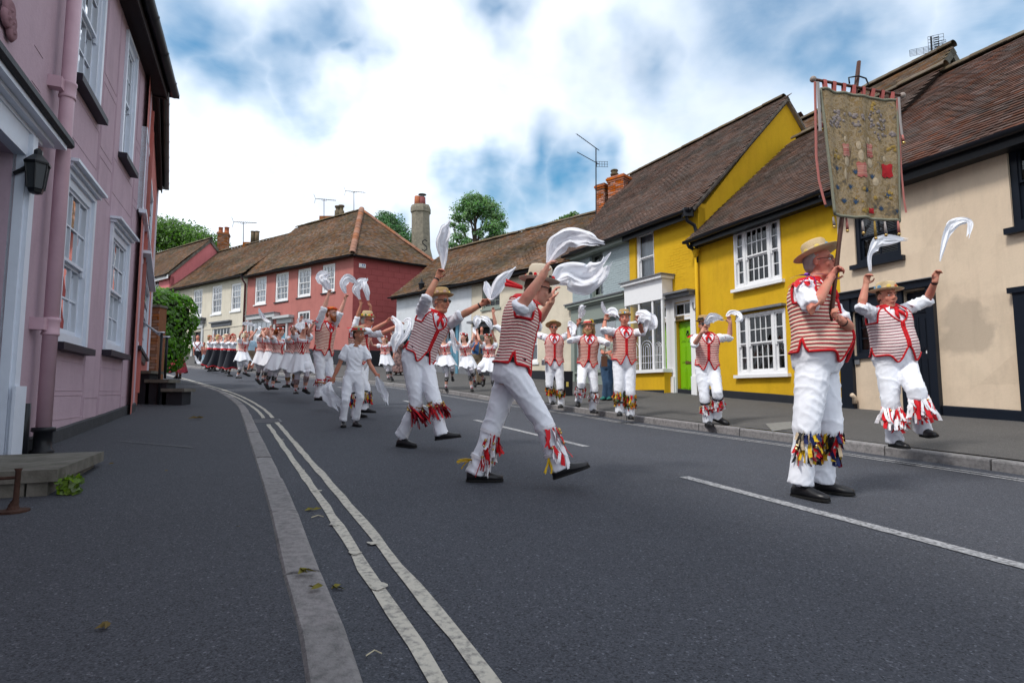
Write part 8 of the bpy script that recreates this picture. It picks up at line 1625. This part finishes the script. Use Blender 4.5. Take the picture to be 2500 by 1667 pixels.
# handkerchiefs: (path in the picture, half widths, depth of the hand, label)
HK = [
 ([(1338,640),(1350,615),(1365,592),(1390,578),(1423,582),(1450,594),(1466,599)],[4,16,24,25,22,12,3],P2.arm['R'][3].y,'handkerchief swirling up and right from the foremost dancer near hand'),
 ([(1350,698),(1360,682),(1389,668),(1423,678),(1457,668),(1483,638)],[3,16,30,38,28,2],P2.arm['L'][3].y,'handkerchief billowing right from the foremost dancer far hand'),
 ([(1080,655),(1082,622),(1079,595),(1090,561),(1098,544)],[3,10,15,12,2],P3.arm['R'][3].y,'handkerchief standing straight up beside the flint chimney'),
 ([(1184,685),(1190,702),(1199,727),(1224,688),(1257,657)],[3,9,7,14,3],P3.arm['L'][3].y,'forked handkerchief in the outstretched hand of the tan hatted dancer'),
 ([(810,932),(805,956),(813,980),(821,997)],[4,16,17,3],P4.arm['R'][3].y-.05,'wide handkerchief hanging from the boy right hand'),
 ([(922,919),(930,942),(935,961),(942,984)],[3,10,9,2],P4.arm['L'][3].y-.03,'slim handkerchief hanging from the boy left hand'),
 ([(953,772),(971,790),(976,814),(966,838),(963,860)],[4,8,11,12,4],P5.arm['R'][3].y,'handkerchief curling down from arms stretched behind the boy'),
 ([(984,784),(996,779),(1002,792),(995,816),(977,840)],[3,5,4,6,5],P5.arm['L'][3].y,'thin handkerchief looping back from the farther stretched hand'),
 ([(804,709),(795,691),(788,676),(801,667)],[4,12,11,5],P6.arm['R'][3].y,'handkerchief over the upper window of the red house'),
 ([(845,717),(841,697),(852,680),(871,692)],[3,8,9,2],P6.arm['L'][3].y,'handkerchief curled like a hook beside the red corner'),
 ([(878,730),(872,708),(884,690),(893,682)],[3,9,8,3],12.3,'handkerchief on the left arm of the pair above the straw hat'),
 ([(898,733),(897,712),(891,690),(895,680)],[3,7,6,3],12.3,'handkerchief on the right arm of the pair above the straw hat'),
 ([(1416,778),(1420,765),(1421,753),(1428,749)],[2,8,8,2],P7.arm['L'][3].y,'small handkerchief puffed above the sunflower hat'),
 ([(1389,797),(1393,788),(1399,798),(1398,812),(1395,819)],[2,6,9,8,4],P8.arm['R'][3].y-.05,'crumpled handkerchief held low beside the sunflower hat'),
 ([(1469,737),(1474,752),(1483,763),(1495,760),(1507,773)],[2,5,5,11,4],P9.arm['R'][3].y,'two tailed handkerchief left of the flower trimmed tan hat'),
 ([(1554,764),(1566,769),(1579,786),(1577,805)],[3,16,21,7],P9.arm['L'][3].y,'broad handkerchief right of the flower trimmed tan hat'),
 ([(1724,792),(1730,780),(1748,776),(1769,779)],[4,12,7,3],P10.arm['R'][3].y-.05,'handkerchief drawn across the hat before the green door'),
 ([(1779,772),(1788,761),(1802,765),(1804,778),(1792,785)],[3,5,7,7,3],P10.arm['L'][3].y,'handkerchief coiled in a ring on the yellow wall'),
 ([(2118,665),(2116,624),(2136,596),(2172,584),(2219,582)],[3,7,13,12,2],P11.arm['R'][3].y,'handkerchief bending right below the tapestry banner'),
 ([(2288,640),(2301,604),(2321,560),(2349,537),(2373,541),(2365,576)],[2,7,12,10,8,4],P11.arm['L'][3].y,'tall hooked handkerchief against the cream wall'),
 ([(733,772),(731,784),(734,798),(736,811)],[4,8,9,4],12.55,'handkerchief hanging across a woman face'),
 ([(744,780),(756,785),(768,787)],[3,5,3],12.6,'short handkerchief right of the masked face'),
 ([(634,753),(636,766),(644,779),(659,787)],[2,5,4,2],15.8,'handkerchief flicked high over the curly red hair'),
 ([(594,791),(606,790),(619,794)],[2,4,2],18.9,'handkerchief above the pale blond bob'), ([(629,799),(637,802),(646,806)],[3,4,2],18.8,'handkerchief right of the pale blond bob'),
 ([(906,818),(921,820),(927,830),(931,836)],[1.5,3,4,1],19.4,'handkerchief beside the woman at the red flank wall'),
 ([(1101,803),(1105,816),(1107,834),(1115,859)],[3,5,5,8],15.7,'long handkerchief trailing between two wreathed women'), ([(1158,798),(1159,806),(1161,817)],[4,5,2],15.6,'small handkerchief above the dark haired wreathed woman'),
 ([(1164,800),(1165,783),(1168,768)],[3,9,2],14.3,'handkerchief raised by the kicking woman left hand'), ([(1201,804),(1190,782),(1173,773)],[3,7,3],14.5,'handkerchief streaming left from the kicking woman right hand'),
 ([(475,868),(480,882),(490,888),(494,878)],[1.5,3,3,1.5],29.2,'handkerchief looped before the man at the ivory house door')]
for i, (p, w, d, l) in enumerate(HK): hanky(p, w, d, l, seed=i+1, bend=.05 if d < 8 else .08)
# ------------------------------------------------------------------ the tapestry banner
def banner():
    D = 4.12; bot, top = at(2026, 800, D-.05), at(2097, 151, D+.12); g = empty('tapestry_banner', bot, 'faded tapestry banner with red tabs hung on a tall wooden pole', 'banner')
    m_pole = mat('bamboo_pole', (.075,.03,.02), .45, var=.3, vscale=18, stretch=(1,1,6)); mb = MB(); n = 14; pts = [bot.lerp(top, i/n) for i in range(n+1)]; mb.tube(pts, [.0145 + .002*(i % 2) for i in range(n+1)], 10); mb.build('pole', m_pole, g, smooth=True)
    b0, b1 = at(1985, 194, D+.04), at(2203, 234, D+.14); mb = MB(); mb.tube([b0, b1], .011, 8); cb = mb.build('crossbar', m_pole, g, smooth=True)
    for q in (b0, b1): mb = MB(); mb.ball(q, .024, 10, 8); mb.build('finial', mat('turned_wood', (.3,.25,.22), .6), cb, smooth=True)
    h0 = at(2098, 200, D+.08); mb = MB(); mb.tube([at(2074,205,D+.08), at(2072,190,D+.08), at(2084,188,D+.08), at(2096,186,D+.08), at(2114,192,D+.08), at(2120,206,D+.08), at(2118,212,D+.08)], .006, 6); mb.build('iron_hook', m_black, g, smooth=True)
    TL, TR, BL, BR = at(2003,218,D+.02), at(2187,249,D+.12), at(2034,525,D-.02), at(2199,540,D+.08); nx, ny = 40, 50; mb = MB(); uv = []
    def C(u, v):
        p = TL.lerp(TR, u).lerp(BL.lerp(BR, u), v); w = .012*math.sin(u*15+v*1.2)*(.4+.6*v) + .008*math.sin(u*27+2*v) + .006*noise.noise(Vector((u*4, v*5, 2))); p = p + Vector((.15,-1,0))*w; p.z -= .006*math.sin(u*math.pi*7)*(1-v)*-1; return p
    for j in range(ny+1):
        for i in range(nx+1): mb.v.append(tuple(C(i/nx, j/ny))); uv.append((i/nx, 1-j/ny))
    mb.f = [(j*(nx+1)+i, j*(nx+1)+i+1, (j+1)*(nx+1)+i+1, (j+1)*(nx+1)+i) for j in range(ny) for i in range(nx)]; mb.m = [0]*len(mb.f); mb.uv = uv; cl = mb.build('tapestry_cloth', m_tap, g, smooth=True)
    def edge(nm, mt, pts, w):
        m2 = MB(); m2.tube(pts, w, 6); m2.build(nm, mt, cl, smooth=True)
    mg = mat('sage_binding', (.20,.20,.15), .85, var=.15, vscale=40)
    for pts in ([C(0,v/30) for v in range(31)], [C(1,v/30) for v in range(31)], [C(u/30,0) for u in range(31)], [C(u/30,1) for u in range(31)]): edge('border_binding', mg, pts, .011)
    def patch(nm, u, v, w, h, mt, shape=None, rise=.004):
        shape = shape or [(-.5,-.5),(.5,-.5),(.5,.5),(-.5,.5)]; m2 = MB(); ps = [C(u+x*w, v+y*h) + Vector((.02,-1,0))*rise for x, y in shape]; c = C(u, v) + Vector((.02,-1,0))*(rise+.004); m2.add(ps+[c], [(i, (i+1) % len(ps), len(ps)) for i in range(len(ps))]); m2.build(nm, mt, cl)
    vest = [(-.5,-.4),(-.3,-.5),(-.1,-.42),(.1,-.42),(.3,-.5),(.5,-.4),(.42,0),(.5,.4),(.2,.5),(0,.4),(-.2,.5),(-.5,.4),(-.42,0)]
    mv = mat('stitched_red_stripe', (.30,.05,.05), .85, col2=(.45,.33,.25), c2scale=14, c2amt=.7, stretch=(.1,.1,14)); mr = mat('stitched_red', (.32,.012,.018), .85, var=.2, vscale=40); mc = mat('stitched_cream', (.37,.30,.21), .9, var=.35, vscale=60); mbk = mat('stitched_blue', (.03,.06,.11), .9, var=.3, vscale=40); mtr = mat('stitched_grey_lilac', (.25,.215,.20), .95, var=.4, vscale=60, col2=(.12,.10,.11), c2scale=40, c2amt=.6); mgo = mat('stitched_gold', (.27,.18,.05), .9, var=.3, vscale=40)
    for u, v, w, h, mt in ((.27,.47,.10,.11,mv),(.60,.45,.10,.12,mv),(.46,.62,.13,.13,mv),(.82,.60,.14,.12,mr),(.58,.935,.09,.045,mr)): patch('stitched_vest', u, v, w, h, mt, vest, .005)
    EL = [(.5*math.cos(6.28*i/9), .5*math.sin(6.28*i/9)) for i in range(9)]
    for u, v, w, h in ((.27,.56,.09,.08),(.46,.50,.08,.09),(.60,.55,.1,.08),(.27,.38,.05,.05),(.60,.36,.05,.05),(.44,.42,.07,.07),(.8,.5,.06,.05),(.66,.7,.1,.07),(.24,.66,.05,.09)): patch('stitched_figure', u, v, w*.8, h, mc, EL, .002)
    RR = random.Random(8)
    def bush(u, v, r, mt, n, nm='stitched_tree'):
        for _ in range(n): a = RR.uniform(0,6.28); q = r*RR.random()**.5; sz = RR.uniform(.03,.06); k = 7; patch(nm, min(.95,max(.05,u+q*math.cos(a))), min(.95,max(.05,v+q*.8*math.sin(a))), sz, sz*.7, mt, [(.5*math.cos(6.28*i/k)*RR.uniform(.6,1.1), .5*math.sin(6.28*i/k)*RR.uniform(.6,1.1)) for i in range(k)], .003)
    bush(.2,.2,.1,mtr,16); bush(.45,.2,.09,mtr,12); bush(.72,.18,.12,mtr,18); bush(.78,.27,.1,mtr,10); bush(.12,.28,.06,mtr,7); bush(.92,.3,.05,mtr,5); bush(.68,.08,.05,mgo,6); bush(.9,.42,.05,mgo,5); bush(.12,.52,.05,mgo,5); bush(.5,.85,.15,mgo,8); bush(.8,.8,.1,mgo,6)
    def tuft(u, v, mt, n=5, L=.05):
        for i in range(n): a = -1.57 + (i-(n-1)/2)*.42; m2 = MB(); e = .004; p = [C(u,v)+Vector((.02,-1,0))*e, C(min(.97,max(.03,u+L*1.1*math.cos(a)*.5-.006)),v+L*.5*math.sin(a))+Vector((.02,-1,0))*e, C(min(.97,max(.03,u+L*1.3*math.cos(a))),v+L*math.sin(a))+Vector((.02,-1,0))*e, C(min(.97,max(.03,u+L*1.1*math.cos(a)*.5+.012)),v+L*.5*math.sin(a))+Vector((.02,-1,0))*e]; m2.add(p, [(0,1,2,3)]); m2.build('stitched_plant', mt, cl)
    for u, v, mt, n in ((.1,.8,mbk,6),(.18,.9,mbk,5),(.72,.93,mbk,6),(.62,.68,mbk,4),(.82,.82,mbk,7),(.38,.66,mbk,4),(.35,.9,mbk,4),(.93,.95,mbk,4),(.45,.97,mgo,6),(.3,.78,mbk,4),(.5,.8,mbk,5),(.12,.65,mbk,4)): tuft(u, v, mt, n)
    mt_tab = mat('faded_red_tab', (.33,.085,.075), .8, var=.15, vscale=20); tabs = 8
    for i in range(tabs):
        u = (i+.45)/tabs; w = .035; p = [b0.lerp(b1, .07+u*.87-w*.5)+Vector((0,-.014,.008)), b0.lerp(b1, .07+u*.87+w*.6)+Vector((0,-.014,.008)), C(min(1,u+w*.75),0)+Vector((0,-.006,0)), C(max(0,u-w*.55),0)+Vector((0,-.006,0))]; mb = MB(); mb.add(p + [q+Vector((0,.024,0)) for q in p], [(0,1,2,3),(7,6,5,4),(0,4,5,1)]); mb.build('tab', mt_tab, g)
    mpk = mat('faded_pink_ribbon', (.42,.15,.13), .7, var=.1, vscale=20); mgr = mat('faded_grey_ribbon', (.33,.30,.29), .7, var=.1)
    def band(pp, w, mt, dd=0.0, nm='ribbon'):
        m2 = MB(); a = [at(x, y, D+dd) for x, y in pp]; rows = [[q + Vector((-w/2,0,0)), q + Vector((0,-.006,0)), q + Vector((w/2,.004,0))] for q in a]; m2.loft(rows, closed=False); m2.build(nm, mt, g, smooth=True)
    band([(1990,200),(1992,300),(1993,380),(2000,440),(2010,480),(2016,500)], .022, mpk, .0); band([(1997,200),(2000,260),(2003,320)], .026, mgr, -.01); band([(2190,240),(2196,330),(2201,420),(2208,490),(2213,520)], .018, mpk, .1); band([(2195,238),(2199,300),(2203,330)], .022, mgr, .09)
    for x, y, yb, mt in ((2034,530,550,mgr),(2066,530,560,mpk),(2105,538,565,mgr),(2135,540,578,mgo),(2160,541,570,mgr),(2192,540,568,mpk),(2005,300,312,mpk),(2203,330,345,mpk)):
        m2 = MB(); a, c = at(x, y, D+.02), at(x+3, yb, D+.02); m2.tube([a, c], [.006,.012], 6); tb = m2.build('tassel', mt, g, smooth=True); m2 = MB(); m2.ball(c - Vector((0,0,.012)), .012, 8, 6); m2.build('tassel_bell', m_bell, tb, smooth=True)
def tapestry():
    m = mat('tapestry_wool', (.3,.2,.1), .95, var=.22, vscale=60, bump=.6, bscale=150, col2=(.31,.25,.16), c2scale=5, c2amt=.7); t = m.node_tree; tc = t.nodes.new('ShaderNodeTexCoord'); n = t.nodes.new('ShaderNodeTexNoise'); n.inputs['Scale'].default_value = 13; n.inputs['Detail'].default_value = 7; n.inputs['Roughness'].default_value = .68; t.links.new(tc.outputs['Object'], n.inputs['Vector'])
    r = [q for q in t.nodes if q.type == 'VALTORGB'][0]; t.links.new(n.outputs['Fac'], r.inputs[0]); e = r.color_ramp.elements; e[0].position = .30; e[0].color = (.06,.06,.055,1); e[1].position = .72; e[1].color = (.07,.05,.03,1)
    for p, c in ((.38,(.15,.115,.075)), (.43,(.23,.165,.085)), (.48,(.31,.235,.14)), (.53,(.25,.20,.14)), (.57,(.20,.125,.04)), (.61,(.27,.21,.13)), (.66,(.12,.105,.085))): k = e.new(p); k.color = c + (1,)
    return m
m_tap = tapestry()
banner()
# ribbons and small things worn by the nearest figures
def worn():
    RR = random.Random(21); mb = MB(); p = at(1268, 682, 4.9)
    for k in range(2): a = [at(1276,702,4.55), at(1250,697-6*k,4.6), at(1232+3*k,694-9*k,4.62)]; rows = [[q+Vector((0,0,-.016)), q+Vector((0,-.008,0)), q+Vector((0,0,.016))] for q in a]; mb.loft(rows, closed=False)
    mb.build('hat_ribbon', m_redrib, P2.g); mb = MB(); q = P1.arm['R'][0] + P1.u*.09 + P1.ft*.04
    for k in range(5): ribbon(mb, q, Vector((RR.uniform(-.8,.5), -.5, RR.uniform(-.2,.6))), .13, .022, 0, RR)
    mb.build('bow', m_purple, P1.g); wrist_band(P1, P1.g, 'L', m_blk)
    mb = MB(); c = tpt(P7, .02, 1.0, .09); mb.lathe(c, [(.04,-.06),(.045,-.05),(.04,.05),(.042,.06)], 12); mb.build('pewter_tankard', m_silver, P7.g, smooth=True)
    h, kn, an, to, pl = P2.leg['L']; mb = MB()
    for k in range(6): ribbon(mb, kn.lerp(an,.75)+Vector((-.05,-.05,0)), Vector((-1,RR.uniform(-.4,.2),RR.uniform(-.2,.35))), .14, .014, 0, RR, .3)
    h, kn, an, to, pl = P2.leg['R']
    for k in range(6): ribbon(mb, kn.lerp(an,.8)+Vector((-.06,-.06,0)), Vector((-.2,RR.uniform(-.4,.2),-1)), .12, .014, 0, RR, .3)
    mb.build('tassel_tie', m_yelrib, P2.g)
worn()
bpy.data.scenes.remove(TMP)
